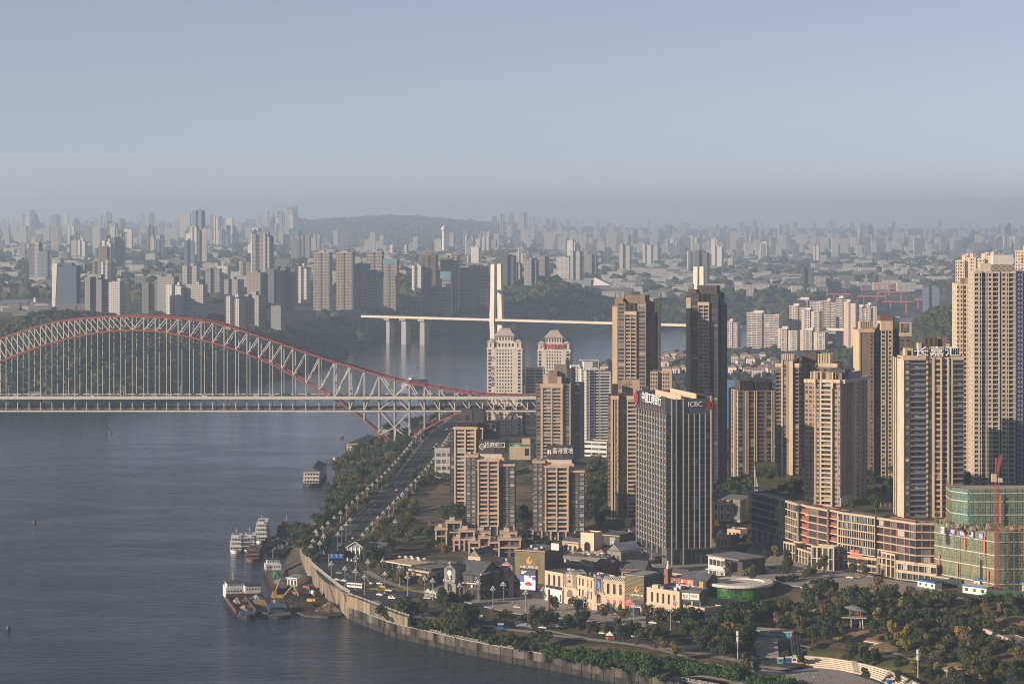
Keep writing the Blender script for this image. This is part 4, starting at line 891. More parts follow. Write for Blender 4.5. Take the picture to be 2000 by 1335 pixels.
# ---- the bank's office tower
def bank():
 d = 1572.0; p1 = Vector(((1302-CX)*d/F, d)); rz = R(14.5); w, dep, zg = 30.6, 64.0, 20.2
 t = Tower('office_tower', 'dark glass bank office tower with pale vertical fins and red round emblems', 'office tower', (p1.x,p1.y,zg), rz, [mat('office_spandrel',(0.085,0.09,0.10),0.35), M_ALU, M_BLACK, M_ROOF], G_BLUE, M_FRAMED,
  kd={'F':dict(fw=.94,h0=.15,h1=.98,dp=.12,b=1,mu=1),'D':dict(fw=.98,h0=.03,h1=.97,dp=.3,b=0,mu=1,gm=G_SHOP),'Z':dict(fw=.96,h0=.10,h1=.98,dp=.10,b=0,mu=1)})
 z0, fh, n = 11.0, 4.12, 21; zt = z0+n*fh
 # fins run down to the ground, glass lobby between them
 t.face((0,dep),(0,0),0,2,5.5,' '.join(['S.7 D5']*6)); t.face((2.0,0),(w,0),0,2,5.5,'S.5 D4 S.5 D4 S.5 D4 S.5 D4'); t.face((w,0),(w,dep),0,2,5.5,'D D D D'); t.face((w,dep),(0,dep),0,2,5.5,'S')
 t.face((0,0),(2.0,0),0,2,5.5,'S')
 t.face((0,dep),(0,0),z0,n,fh,' '.join(['S.4 F2.6']*11)+' S.3'); t.face((0,0),(6.6,0),z0,n,fh,'Z Z Z'); t.face((11.2,0),(w,0),z0,n,fh,'Z Z2 Z2 Z2 Z2'); t.face((w,0),(w,dep),z0,n,fh,'F F F F F F F F'); t.face((w,dep),(0,dep),z0,n,fh,'S')
 # black slot in the front
 t.face((6.6,0),(6.6,2.2),z0,n,fh,'U'); t.face((6.6,2.2),(11.2,2.2),z0,n,fh,'U'); t.face((11.2,2.2),(11.2,0),z0,n,fh,'U')
 t.part('slot_head', t.mats[0], (6.6,11.2,-.1,2.4,zt-12,zt))
 # crown
 ch = 11.5
 for nm, a in (('crown_panel',(-.25,.25,0,dep,zt+.02,zt+ch)),('crown_panel',(.25,11.2,-.25,.25,zt+.02,zt+ch-1.5)),('crown_panel',(11.2,w,-.25,.25,zt+.02,zt+ch-1.0)),('crown_panel',(w-.3,w+.2,.25,dep,zt+.02,zt+ch)),('crown_panel',(.25,w-.3,dep-.5,dep,zt+.02,zt+ch))): t.part(nm, mat('crown_glass',(0.075,0.085,0.10),0.25,0.05,spec=.6), a)
 t.mb.quad((0,0,zt),(w,0,zt),(w,dep,zt),(0,dep,zt),3); t.part('roof_wall', M_PEACH, (11,12,4,dep-6,zt+.05,zt+ch+1.0)); t.part('roof_wall', M_PEACH, (22,23,6,dep-4,zt+.05,zt+ch+1.6)); t.plant(2,w-3,8,dep-8,zt+.05,10,21); t.part('roof_mass', M_CHAR, (2,10,12,dep-8,zt+.05,zt+9))
 # fins
 for i in range(12):
  y = dep-0.6-i*(dep-1.2)/11; low = 0 if i % 2 == 0 else z0-1
  mb = MB(); mb.box(-.95,-.27,y-.32,y+.32,low,zt+.4 if i%1==0 else zt); mb.build('fin', M_ALU, t.root)
 for i in range(12):
  y = dep-0.6-i*(dep-1.2)/11; mb = MB(); mb.box(-.75,-.27,y-.14,y+.14,zt+.42,zt+ch+.6); mb.build('crown_rib', M_DGREY, t.root)
 for x_, z_ in ((3.3,0),(6.5,z0-1),(11.3,0)): mb = MB(); mb.box(x_-.35,x_+.35,-.95,-.27,z_,zt+ch-.6); mb.build('fin', M_ALU, t.root)
 for x_ in (14.9,18.9,22.6,26.4): mb = MB(); mb.box(x_-.26,x_+.26,-.8,-.27,z0-1,zt+.5); mb.build('fin', M_ALU, t.root)
 mb = MB(); mb.box(w-.6,w+.3,-.95,-.27,z0-1,zt+ch+.8); mb.build('fin', M_PEACH, t.root)
 t.part('red_line', M_SIGNR, (-.32,-.26,4,dep-8,zt+2.0,zt+2.25)); t.part('red_line', M_SIGNR, (.3,11.2,-.32,-.26,zt+1.9,zt+2.15))
 t.part('canopy', M_DGREY, (12,w+1.5,-3,-.3,10,10.6)); t.part('canopy', M_DGREY, (-3,-1,2,dep-2,5.2,5.7))
 # signs
 def emblem(loc, rot, r_):
  e = MB(); ns = 28
  def ring(a0,a1):
   for i in range(ns):
    q0, q1 = 2*math.pi*i/ns, 2*math.pi*(i+1)/ns
    e.quad(*[(rr*math.cos(q),0,rr*math.sin(q)) for rr,q in ((a0,q0),(a0,q1),(a1,q1),(a1,q0))])
  ring(r_, r_*.82); k = r_*.1
  for x0,x1,z0_,z1_ in ((-.5,.5,.32,.5),(-.5,.5,-.5,-.32),(-.5,-.32,.12,.5),(.32,.5,.12,.5),(-.5,-.32,-.5,-.12),(.32,.5,-.5,-.12),(-.5,-.1,.08,.24),(.1,.5,.08,.24),(-.5,-.1,-.24,-.08),(.1,.5,-.24,-.08),(-.22,-.08,-.24,.24),(.08,.22,-.24,.24)):
   e.quad((x0*r_,-.05,z0_*r_),(x1*r_,-.05,z0_*r_),(x1*r_,-.05,z1_*r_),(x0*r_,-.05,z1_*r_))
  e.build('emblem', M_SIGNR, t.root, loc, rot)
  bk = MB(); bk.poly([(r_*1.02*math.cos(2*math.pi*i/ns),.12,r_*1.02*math.sin(2*math.pi*i/ns)) for i in range(ns)]); bk.build('emblem_back', mat('emblem_plate',(0.07,0.03,0.03),.6), t.root, loc, rot)
 zs = zt+ch-7.4
 text('ICBC', 4.6, M_SIGNW, t.root, (19.3,-.95,zs+.3), ext=.15); emblem((28.6,-1.2,zs+1.9), 0, 2.9)
 text('中国工商银行', 7.6, M_SIGNW, t.root, (-1.0,dep*.46,zs+.2), rot=(R(90),0,R(-90)), ext=.15, sx=.92); emblem((-1.2,dep-1.0,zs+3.0), R(-90), 4.4)
 t.done()
bank()

# ---- residential towers on the terrace
def tower_e():
 d = 1925; zg = 32; (ox,oy), w, _, r = place(1441, 1517, d, 7); dep = 34
 t = Tower('apartment_tower', 'dark brown tower with paired pale vertical ribs and a slatted crown', 'apartment building', (ox,oy,zg), r, [M_BROWN, M_CREAM, M_CHAR, M_ROOF], G_DARK, M_FRAMED, kd={'H':dict(b=0)})
 zt = zat(764,d)-zg; n, fh = nfl(0, zt, 3.1)
 t.block(0,w,0,dep,0,n,fh,f='H2 S1 P.35 S.5 P.35 H2.4 P.35 S.5 P.35 H3 S1 H2 P.35 S.5 P.35 H1',l='P1 S2 P1 H3 P1 S2 H3 P1',r='S1 N2 S1')
 t.crown(w*.05,w*.38,1,dep*.6,zt+.02,8.5,M_DBROWN,14,M_CHAR); t.crown(w*.45,w*.8,1,dep*.6,zt+.02,8.0,M_DBROWN,14,M_CHAR); t.part('roof_house', M_CHAR, (w*.3,w*.98,dep*.4,dep*.9,zt+.02,zt+9)); t.plant(2,w-2,dep*.6,dep-2,zt+.02,6,12); t.done()
tower_e()
def tower_f():
 d = 1800; zg = 50; (ox,oy), w, _, r = place(1516, 1560, d, -16); dep = 30
 t = Tower('apartment_tower', 'two-winged cream and brown tower, lower half shaded, left of the round-cornered cream one', 'apartment building', (ox,oy,zg), r, [M_BROWN, M_CREAM, M_DBROWN, M_ROOF], G_FLAT, kd={'L':dict(s=0,b=0)})
 zt = zat(713,d)-zg; n, fh = nfl(0, zt, 3.0)
 t.block(0,w*.25,1.2,dep,0,n,fh,f='L2',l='S2 N2 S2'); t.block(w*.25,w*.75,0,dep,0,n+1,fh,f='P.6 W1.6 P.35 T1.5 P.6',l='T',r='S'); t.block(w*.75,w,1,dep,0,n,fh,f='L2',r='S1 H3 S1 H3 S1')
 t.block(w,w+14,13,dep+8,0,n,fh,f='S2 V2 S2 V2',r='S'); t.block(w+14,w+27,10,dep+8,0,n,fh,f='S1 L3 S1',r='S N S N S')
 for a in ((-.3,w*.27,.6,3),(w*.73,w+.3,.5,dep)): t.part('cornice', M_CREAM, (*a,zt-1.6,zt+1.2))
 t.part('cornice', M_CREAM, (w+13,w+27.3,9.4,12,zt-1.6,zt+1.2)); t.crown(w*.25,w*.8,1,9,zt+fh+.02,5,M_CREAM,7,M_CREAM); t.crown(w*1.0,w+11,14,dep,zt+.02,9,M_DBROWN); t.crown(w+12,w+22,14,dep,zt+.02,8,M_TAN,5,M_CREAM); t.plant(2,w+20,15,dep-2,zt+1,4,2); t.done()
tower_f()
def tower_g():
 d = 1603; zg = 54.5; (ox,oy), w, _, r = place(1574, 1640, d, -27); dep = 45
 t = Tower('apartment_tower', 'cream and rose-brown apartment tower with a finned crown standing on the mall roof', 'apartment building', (ox,oy,zg), r, [mat('rose_brown_tile',(0.33,0.235,0.185),0.8), M_CREAM, M_DBROWN, M_ROOF], G_FLAT, kd={'L':dict(h0=.32)})
 zt = zat(746,d)-zg; n, fh = nfl(0, zt, 3.06)
 t.block(0,w*.30,1.6,dep*.7,0,n,fh,f='W2 W2 N1.4',l='S W S W S'); t.block(w*.30,w*.48,.4,dep*.7,0,n,fh,f='P.6 W2.6 P.5',l='S'); t.block(w*.48,w*.80,0,dep*.7,0,n,fh,f='L4 P.6',l='S',r='S'); t.block(w*.80,w,1.0,dep*.5,0,n,fh,f='W2 N1',r='S.6 N1 S.5 N1 S1')
 t.mats[0] = t.mats[0]; t.block(w,w+2.5,dep*.5,dep*.78,0,n,fh,f='T',r='T1 W1.4 T.5'); t.block(w-2,w+1,dep*.78,dep*1.2,0,n,fh,r='S1 N1 S1 N1 S1 N1')
 t.part('cornice', M_CREAM, (-.4,w*.32,1,3,zt-1.2,zt+1.3)); t.part('cornice', M_CREAM, (w*.46,w+.5,-.7,1.4,zt-.6,zt+1.6)); t.part('cornice', M_LGREY, (w,w+3,1.4,dep*1.2,zt-1.0,zt+1.5))
 for i, x_ in enumerate((w*.30,w*.47,w*.79)): mb = MB(); mb.box(x_,x_+.9,-.9,.3,zt-4,zt+6.5); mb.build('fin', M_CREAM, t.root)
 t.crown(w*.14,w*.46,2.6,12,zt+.02,6.2,M_CREAM,8,M_TAN); t.crown(w*.5,w*.78,2,10,zt+.02,6.0,M_TAN,9,M_CREAM); t.crown(w*.84,w+.5,3,14,zt+.02,5.6,M_DBROWN,6,M_CREAM); t.crown(w*.5,w*.95,14,26,zt+.02,7.5,M_CHAR); t.crown(w-1,w+2,20,36,zt+.02,6.0,M_LGREY,0)
 for k in range(7): mb = MB(); mb.box(w+2.1,w+2.5,20.5+k*2.2,21+k*2.2,zt+.1,zt+6.6); mb.build('slat', M_LGREY, t.root)
 # two cream storeys at the foot
 t.part('plinth', M_CREAM, (-.25,w*.30,1.35,2.0,.0,5.6)); t.part('plinth', M_LGREY, (w-.05,w+.3,1,dep*.5,0,6)); t.face((0.2,1.32),(w*.29,1.32),.2,2,2.7,'W W W'); t.done()
tower_g()
def tower_h():
 d = 1790; zg = 50; (ox,oy), w, _, r = place(1677, 1780, d, 1); dep = 26
 t = Tower('apartment_tower', 'tall three-bay tower, cream ladder of windows between dark recesses', 'apartment building', (ox,oy,zg), r, [M_BROWN, mat('warm_cream_render',(0.52,0.405,0.27),0.8), M_CHAR, M_ROOF], G_FLAT, kd={'A':dict(fw=.62,h0=.2,h1=.85,s=1,b=1)})
 zt = zat(645,d)-zg; n, fh = nfl(0, zt, 3.05)
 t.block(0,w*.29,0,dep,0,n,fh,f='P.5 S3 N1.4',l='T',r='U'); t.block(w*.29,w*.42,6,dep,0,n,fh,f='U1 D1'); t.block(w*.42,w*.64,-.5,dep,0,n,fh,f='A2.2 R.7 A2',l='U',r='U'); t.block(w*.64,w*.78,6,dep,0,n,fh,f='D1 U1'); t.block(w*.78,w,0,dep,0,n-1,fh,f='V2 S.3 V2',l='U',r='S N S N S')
 c = t.mats[1]
 t.part('cornice', c, (-.3,w*.30,-.5,3,zt-1.4,zt+1.2)); t.part('cornice', c, (w*.415,w*.645,-.9,dep*.6,zt+.02,zt+7)); t.part('cornice', c, (w*.77,w+.4,-.5,3,zt-fh-1.4,zt-fh+1.4)); t.part('roof_house', mat('maroon_panel',(0.17,0.085,0.06),0.7), (w*.41,w*.63,2,12,zt+7,zt+11))
 t.crown(w*.02,w*.28,1,9,zt+.02,6.5,c,6,c); t.part('roof_frame', c, (w*.78,w*.80,0,.6,zt-fh+1.4,zt+6),(w*.97,w+.2,0,.6,zt-fh+1.4,zt+6),(w*.80,w*.97,0,.6,zt+5.2,zt+6),(w*.80,w*.86,1,6,zt-fh+1.4,zt+5)); t.part('roof_house', M_LGREY, (w*.70,w*.8,6,12,zt+.02,zt+10)); t.done()
tower_h()
def tower_i():
 d = 1546; zg = 54.5; (ox,oy), w, _, r = place(1765, 1881, d, 1); dep = 24
 c = mat('yellow_cream_render',(0.54,0.42,0.285),0.8); t = Tower('apartment_tower', 'yellow-cream tower with glass balconies and three white characters on its roof', 'apartment building', (ox,oy,zg), r, [c, c, M_DBROWN, M_ROOF], G_PALE, M_FRAMED,
       kd={'L':dict(fw=.97,h0=.06,h1=.93,dp=1.2,s=2,b=2,mu=5,bal='g'),'V':dict(fw=.86,h0=.18,h1=.86,mu=2,gm=G_DARK),'W':dict(fw=.8,h0=.2,h1=.84,mu=1,gm=G_DARK),'N':dict(fw=.7,h0=.15,h1=.85,s=2,b=2)})
 zt = zat(700,d)-zg; n, fh = nfl(0, zt, 3.55)
 t.face((-2.6,6),(0,0),0,n,fh,'T'); t.mb.poly([(-2.6,6,n*fh),(0,0,n*fh),(0,dep,n*fh),(-2.6,dep,n*fh)],3); t.face((-2.6,dep),(-2.6,6),0,n,fh,'S N S N S')
 t.block(0,w*.11,0,dep,0,n,fh,f='N2',fl0=0); t.block(w*.11,w*.375,.2,dep,0,n,fh,f='L1',fl0=0); t.block(w*.375,w*.49,0,dep,0,n,fh,f='P.8 N1.6 P.3'); t.block(w*.49,w*.64,-.8,dep,0,n,fh,f='P.5 W2.4 P.4',l='T',r='T'); t.block(w*.64,w*.80,0,dep,0,n,fh,f='V2.2 P.6 N.8'); t.block(w*.80,w,.3,dep,0,n,fh,f='P.5 L3',r='S N S N S')
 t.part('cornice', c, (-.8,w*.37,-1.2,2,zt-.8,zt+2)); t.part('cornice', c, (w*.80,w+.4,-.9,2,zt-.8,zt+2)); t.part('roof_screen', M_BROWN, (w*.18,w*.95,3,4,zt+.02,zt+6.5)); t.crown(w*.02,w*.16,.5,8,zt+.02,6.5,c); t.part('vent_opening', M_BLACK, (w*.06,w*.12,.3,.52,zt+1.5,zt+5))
 for k in range(22): mb = MB(); mb.box(w*.2+k*w*.034,w*.2+k*w*.034+.3,2.3,2.9,zt+.02,zt+6.8); mb.build('slat', c if k%4 else M_LGREY, t.root)
 text('长嘉汇', 6.9, M_SIGNW, t.root, (w*.55,-1.3,zt+.8), ext=.3, sx=1.45); t.part('sign_rail', M_DGREY, (w*.22,w*.9,-1.1,-.9,zt+2.1,zt+2.3))
 t.crown(w*.36,w*.62,9,18,zt+.02,12.5,M_DBROWN,12,M_BROWN); t.crown(w*.28,w*.34,8,14,zt+.02,9.5,c); t.crown(w*.66,w*.78,10,18,zt+.02,13,M_BROWN); t.crown(w*.76,w*.82,9,14,zt+.02,9,c); t.plant(2,w-3,14,dep-2,zt+.02,6,31)
 t.part('plinth', c, (w*.80,w+.3,-.4,.25,6.2,9.5)); t.done()
tower_i()
def tower_k():
 d = 1700; zg = 34; mats = [mat('grey_beige_render',(0.47,0.40,0.32),0.85,.12), mat('pale_beige_render',(0.55,0.46,0.36),0.85), M_CHAR, M_ROOF]
 (ox,oy), w, _, r = place(1903, 1984, d, -3); dep = 30
 kd = {'W':dict(fw=.66,h0=.26,h1=.84,dp=.5),'N':dict(fw=.5,h0=.16,h1=.9,dp=.8),'V':dict(fw=.82,h0=.14,h1=.9,dp=1.1,mu=2)}
 t = Tower('unfinished_tower', 'big grey-beige unfinished tower with unglazed windows and a blue hoist mast', 'apartment building', (ox,oy,zg), r, mats, G_VOID, M_CONC, kd=kd, cap=300)
 zt = zat(533,d)-zg; n, fh = nfl(0, zt, 3.24)
 t.block(0,w*.19,0,dep,0,n,fh,f='W2.2 N1',l='S W S W S'); t.block(w*.19,w*.29,1.6,dep,0,n,fh,f='V1'); t.block(w*.29,w*.62,0,dep,0,n,fh,f='N.8 W1.6 V2.6 S.3'); t.block(w*.62,w*.66,2.2,dep,0,n,fh,f='U'); t.block(w*.66,w,0,dep,0,n,fh,f='W2 N.8 V2.4 N.6',r='S W S W S')
 t.crown(w*.16,w*.42,3,12,zt+.02,6.5,mats[1]); t.crown(w*.42,w*.97,2,4,zt+.02,5.8,M_DBROWN); 
 lt = MB()
 for k in range(19):
  x_ = w*.42+k*w*.029; lt.bar((x_,1.7,zt+.1),(x_+w*.029,1.7,zt+3),.35,.2); lt.bar((x_+w*.029,1.7,zt+.1),(x_,1.7,zt+3),.35,.2); lt.bar((x_,1.7,zt+3),(x_+w*.029,1.7,zt+5.8),.35,.2); lt.bar((x_+w*.029,1.7,zt+3),(x_,1.7,zt+5.8),.35,.2)
 lt.build('roof_lattice', mats[1], t.root); t.part('roof_tank', M_LGREY, (w*.5,w*.98,8,20,zt+.02,zt+12.5)); t.part('roof_house', mats[0], (w*.05,w*.16,4,12,zt+.02,zt+3))
 t.done()
 # blue hoist mast and the wing beyond the frame edge
 hx = MB(); x0 = w+.6
 for k in range(n):
  z_ = k*fh; hx.box(x0,x0+4.2,-.6,.2,z_+.1,z_+.5); 
 for x_ in (x0,x0+2,x0+4): hx.box(x_,x_+.4,-.7,.1,0,n*fh+2)
 hx.build('hoist_mast', mat('blue_hoist',(0.07,0.12,0.30),.6,.1), t.root)
 for k in range(n): mb = MB(); mb.box(x0+.5,x0+1.9,-.4,.1,k*fh+1.1,k*fh+2.6); mb.box(x0+2.5,x0+3.9,-.4,.1,k*fh+1.1,k*fh+2.6); mb.build('hoist_gate', mat('hoist_gate_ochre',(0.42,0.26,0.10),.7), t.root)
 (ox,oy), w2, _, r = place(1997, 2060, d, -3); t2 = Tower('unfinished_tower', 'edge of a grey-beige unfinished tower at the right border beside the blue hoist', 'apartment building', (ox,oy+4,zg), r, mats, G_VOID, M_CONC, kd=kd, cap=60); t2.block(0,w2,0,dep,0,n,fh,f='W V W N W V',l='S W S W S'); t2.done()
 (ox,oy), w3, _, r = place(1869, 1901, d+30, -3); t3 = Tower('unfinished_tower', 'slimmer pale beige unfinished tower with a lattice roof screen, beside the yellow-cream one', 'apartment building', (ox,oy,zg), r, [mats[1],mats[1],M_CHAR,M_ROOF], G_VOID, M_CONC, kd=kd, cap=200)
 zt = zat(557,d+30)-zg; n, fh = nfl(0, zt, 3.2); t3.block(0,w3*.78,0,26,0,n,fh,f='W1.6 N.8 W1.4 R.5 V1.6 N.8 W1.2',l='S W S W S'); t3.block(w3*.78,w3,2,26,0,n,fh,f='D1 S1 N1'); t3.crown(w3*.3,w3*.95,2,10,zt+.02,5,M_BROWN,10,mats[1]); t3.done()
 # cream towers behind
 c = mat('pale_peach_render',(0.66,0.53,0.40),.8,.06)
 for px0,px1,yt,dd,lab in ((1868,1906,498,2350,'pale peach tower with two window columns standing behind the slim unfinished tower'),(1905,1947,495,2420,'pale peach tower with stepped top behind the big unfinished tower'),(1985,2034,479,2380,'pale peach tower at the right border rising above the unfinished tower')):
  (ox,oy), w, _, r = place(px0, px1, dd, -14); q = Tower('apartment_tower', lab, 'apartment building', (ox,oy,36), r, [c,c,M_GREY,M_ROOF], G_FLAT, cap=150); n, fh = nfl(0, zat(yt,dd)-36, 3.1)
  q.block(0,w*.45,0,20,0,n-2,fh,f='N1 N1 W1.4 N1',l='S N S'); q.block(w*.45,w*.62,3,20,0,n,fh,f='U1 N1'); q.block(w*.62,w,0,20,0,n-1,fh,f='S1 W1.4 N1 S.6',r='S1 W1 S1 W1'); q.crown(w*.3,w*.5,4,10,(n-2)*fh+.02,6,c); q.crown(w*.7,w*.86,4,10,(n-1)*fh+.02,4.5,c); q.done()
tower_k()

# ---- mall along the street: five joined fronts on a cream arcade, a planted terrace on top
ZR, ZA, ZS = 58.0, 34.0, 22.8
M_BAND = mat('cream_band',(0.47,0.385,0.285),.8,.10)
def front(pa, pb, z): a, b = gp(*pa,z), gp(*pb,z); return a, b
def mall_seg(name, label, pa, pb, dep, mats, spec, nf=5, gm=None, bands=True, rspec=None, kd=None, lspec=None, setback=0.0):
 a, b = front(pa, pb, ZR); u = (b-a); w = u.xy.length; rz = math.atan2(u.y,u.x)
 t = Tower(name, label, 'shopping centre', (a.x,a.y,ZA), rz, mats, gm or G_SHOP, M_FRAMED, kd=kd)
 fh = (ZR-ZA)/nf; t.block(0,w,setback,dep,0,nf,fh,f=spec,r=rspec,l=lspec,par=.8)
 if bands:
  for k in range(nf+1): t.part('floor_band', mats[1], (-.5,w+.5,setback-1.1,setback+.2 if k<nf else 1.5,k*fh-.35,k*fh+.35 if k < nf else k*fh+.9))
 t.w = w; t.fh = fh; return t
kdM = {'F':dict(fw=.98,h0=.10,h1=.97,dp=.35,s=0,b=0,mu=2),'H':dict(fw=.9,h0=.2,h1=.9,dp=.3,s=0,b=1,mu=1)}
t = mall_seg('mall_front','dark glass curved mall front with thin pale floor edges, in shade', (1468,961), (1516,973), 12, [M_CHAR,M_GREY,M_BLACK,M_ROOF], 'F F F S.3 F F F', kd=kdM, gm=G_BLUE, lspec='F S.4 F S.4 F'); t.part('roof_canopy', M_BAND, (0,10,0,11,27,27.8)); t.part('canopy_post', M_GREY, (.3,.9,.3,.9,24.5,27),(9,9.6,.3,.9,24.5,27)); t.done()
def lined(t, seed, cols):
 r = random.Random(seed); w = t.w; H_ = 24.0; x = 0.0
 for x_ in [w*k/cols for k in range(cols+1)]:
  z0 = r.choice([0,4.8,9.6]); z1 = r.choice([14.4,19.2,24]); mb = MB(); mb.box(x_-.22,x_+.22,-.9,-.05,z0,z1); mb.build('mullion_fin', t.mats[1], t.root)
 for k in range(int(cols*1.2)):
  x_ = r.uniform(0,w); z0 = r.randrange(5)*4.8; mb = MB(); mb.box(x_-.15,x_+.15,-.6,-.05,z0,z0+4.8); mb.build('mullion_fin', t.mats[1], t.root)
t = mall_seg('mall_front','mall front with an irregular grid of pale fins, next to the dark glass one', (1517,973), (1560,986), 10, [M_CHAR,M_BAND,M_BLACK,M_ROOF], 'F F F F F F F', kd=kdM, gm=G_PALE); lined(t,5,13); t.done()
def terra(name, label, pa, pb, spec, kd=None, sb=0.0, dep=10):
 t = mall_seg(name, label, pa, pb, dep, [M_TERRA,M_BAND,M_CHAR,M_ROOF], spec, kd=kd or kdM, gm=G_SHOP, setback=sb, rspec='F1 S.4 F1'); return t
t = terra('mall_front','narrow recessed mall bay of stacked terracotta bands left of the glass terracotta front',(1561,986),(1577,990),'H1 S.2',{'H':dict(fw=.96,h0=.52,h1=.98,dp=2.0,s=0,b=0,mu=0)},sb=2.0); t.done()
t = terra('mall_front','mall front of terracotta piers and glass between cream floor bands, near the middle',(1577,989),(1618,997),'S.35 F2.4 S.5 F2.4 S.5'); t.done()
t = terra('mall_front','recessed mall bay of terracotta bands and open loggias beside the pale grid front',(1618,997),(1639,1001),'H1 T.2 H.6',{'H':dict(fw=.96,h0=.52,h1=.98,dp=2.0,s=0,b=0,mu=0)},sb=2.0); t.done()
t = mall_seg('mall_front','mall front with a bold cream frame grid over white-blinded windows', (1639,1001), (1710,1011), 10, [M_CHAR,M_BAND,M_BLACK,M_ROOF], 'F F F F F F F F', kd=kdM, gm=G_PALE, rspec='F F'); lined(t,8,16); t.done()
t = terra('mall_front','long mall front of dark glass, cream floor bands and terracotta piers beside the scaffold',(1716,1012),(1789,1023),'F1.6 S.4 F2 S.4 F1.6 S.35 F2.4 S.3 F1.4 S.35 F2'); t.done()
t = terra('mall_front','end front of the mall facing the camera, dark glass with terracotta piers',(1789,1023),(1829,1023.5),'F2 S.5 F3 S.3 F2',dep=12); t.done()
# arcade
def arcade(label, pa, pb, n, top=ZA-.4, out=0.0, mats=None, spec=None, dep=8):
 a, b = gp(*pa,ZS), gp(*pb,ZS); u = b-a; w = u.xy.length; rz = math.atan2(u.y,u.x); t = Tower('arcade', label, 'shop front', (a.x,a.y,ZS), rz, mats or [M_BAND,M_BAND,M_CHAR,M_PAVE], G_SHOP, M_FRAMED, kd={'A':dict(fw=.74,h0=.02,h1=.94,dp=1.4,s=0,b=0,mu=1),'F':dict(fw=.9,h0=.12,h1=.8,dp=1.0,mu=2)})
 t.block(0,w,0,dep,0,2,(top-ZS)/2,f=spec or ' '.join(['A']*n),l='A A',r='A',par=.9); t.w = w; return t
arcade('grey shaded shop arcade under the dark glass mall front',(1467,1057),(1512,1071),4,mats=[M_GREY,M_GREY,M_CHAR,M_PAVE],dep=14).done()
arcade('cream gate-like shop arcade with tall narrow openings beside the young street trees',(1530,1091),(1553,1096),4).done()
arcade('long low cream shop arcade with wide windows, half behind street trees',(1554,1095),(1584,1105),5,top=31).done()
arcade('large square cream arcade gate with two rows of openings at the mall middle',(1584,1110),(1629,1114),4,top=37).done()
t = arcade('cream shop row under a pale red banner',(1630,1109),(1712,1119),9,top=31.5,spec='F F F F F F F F F'); t.part('banner', mat('pale_red_banner',(0.55,0.13,0.11),.7,.05), (t.w*.38,t.w*.68,-.5,-.3,9.2,13.2)); t.part('green_canopy', mat('dark_green_canopy',(0.035,0.06,0.05),.7), (t.w*.05,t.w*.86,-3,-.1,6.4,7.0))
for k in range(11): mb = MB(); mb.ball((t.w*.08+k*t.w*.07,-1.6,7.9),.55,0,6,4); mb.build('lantern', M_SIGNR, t.root)
t.done()
arcade('cream arcade gate with open upper and lower arches next to the scaffold',(1714,1121),(1748,1129),4,top=37).done()
arcade('cream shop arcade with wide glazed bays at the end of the mall',(1749,1130),(1829,1140),7,spec='F F F F F F F').done()
# terrace over the mall
A_, B_ = front((1468,961),(1829,1023.5),ZR); tp = [(A_.x+6,A_.y+4),(gp(1560,986,ZR).x+5,gp(1560,986,ZR).y+5),(gp(1640,1001,ZR).x+5,gp(1640,1001,ZR).y+5),(gp(1716,1012,ZR).x+5,gp(1716,1012,ZR).y+6),(gp(1789,1023,ZR).x+2,gp(1789,1023,ZR).y+5),(B_.x,B_.y+6),(330,1530),(470,1560),(520,1880),(190,1900)]
mb = MB(); mb.prism(tp, 20, 54.3, 0, 1); mb.build('podium_terrace', [M_GREY,M_LAWN], kind='structure')
# pergola and small kiosks on the terrace
pg = empty('pergola', gp(1712,990,55), R(-40), 'brown timber pergola on the mall roof terrace', 'pergola')
mb = MB()
for i in range(2):
 for j in range(5): mb.bar((j*3.4,i*5,0),(j*3.4,i*5,3.2),.3,.3)
mb.build('post', M_WOOD, pg); 
for k in range(10): m2 = MB(); m2.bar((k*1.5,-.6,3.4),(k*1.5,5.6,3.4),.25,.3); m2.build('slat', mat('pergola_timber',(0.20,0.12,0.09),.85), pg)

# ---------------------------------------------------------------- far city
def uvmesh(name, boxes, m, mroof, taper=None):
 """boxes (x0,x1,y0,y1,z0,z1): walls with metre UVs for the far-wall material, plain tops"""
 v, f, uv, mi = [], [], [], []
 for (x0,x1,y0,y1,z0,z1) in boxes:
  P = [(x0,y0),(x1,y0),(x1,y1),(x0,y1)]
  for k in range(4):
   a, b = P[k], P[(k+1)%4]; L_ = math.dist(a,b); n = len(v); s0 = (x0*1.7+y0*0.9+k*3.1) % 3.4
   v += [(*a,z0),(*b,z0),(*b,z1),(*a,z1)]; f.append((n,n+1,n+2,n+3)); mi.append(0); uv += [(s0,z0),(s0+L_,z0),(s0+L_,z1),(s0,z1)]
  n = len(v); v += [(*p,z1) for p in P]; f.append((n,n+1,n+2,n+3)); mi.append(1); uv += [(0,0)]*4
 me = bpy.data.meshes.new(name); me.from_pydata(v,[],f); me.materials.append(m); me.materials.append(mroof)
 ul = me.uv_layers.new(name='UVMap'); ul.data.foreach_set('uv', np.array(uv,dtype=np.float32).ravel()); me.polygons.foreach_set('material_index', mi); me.update(); return me
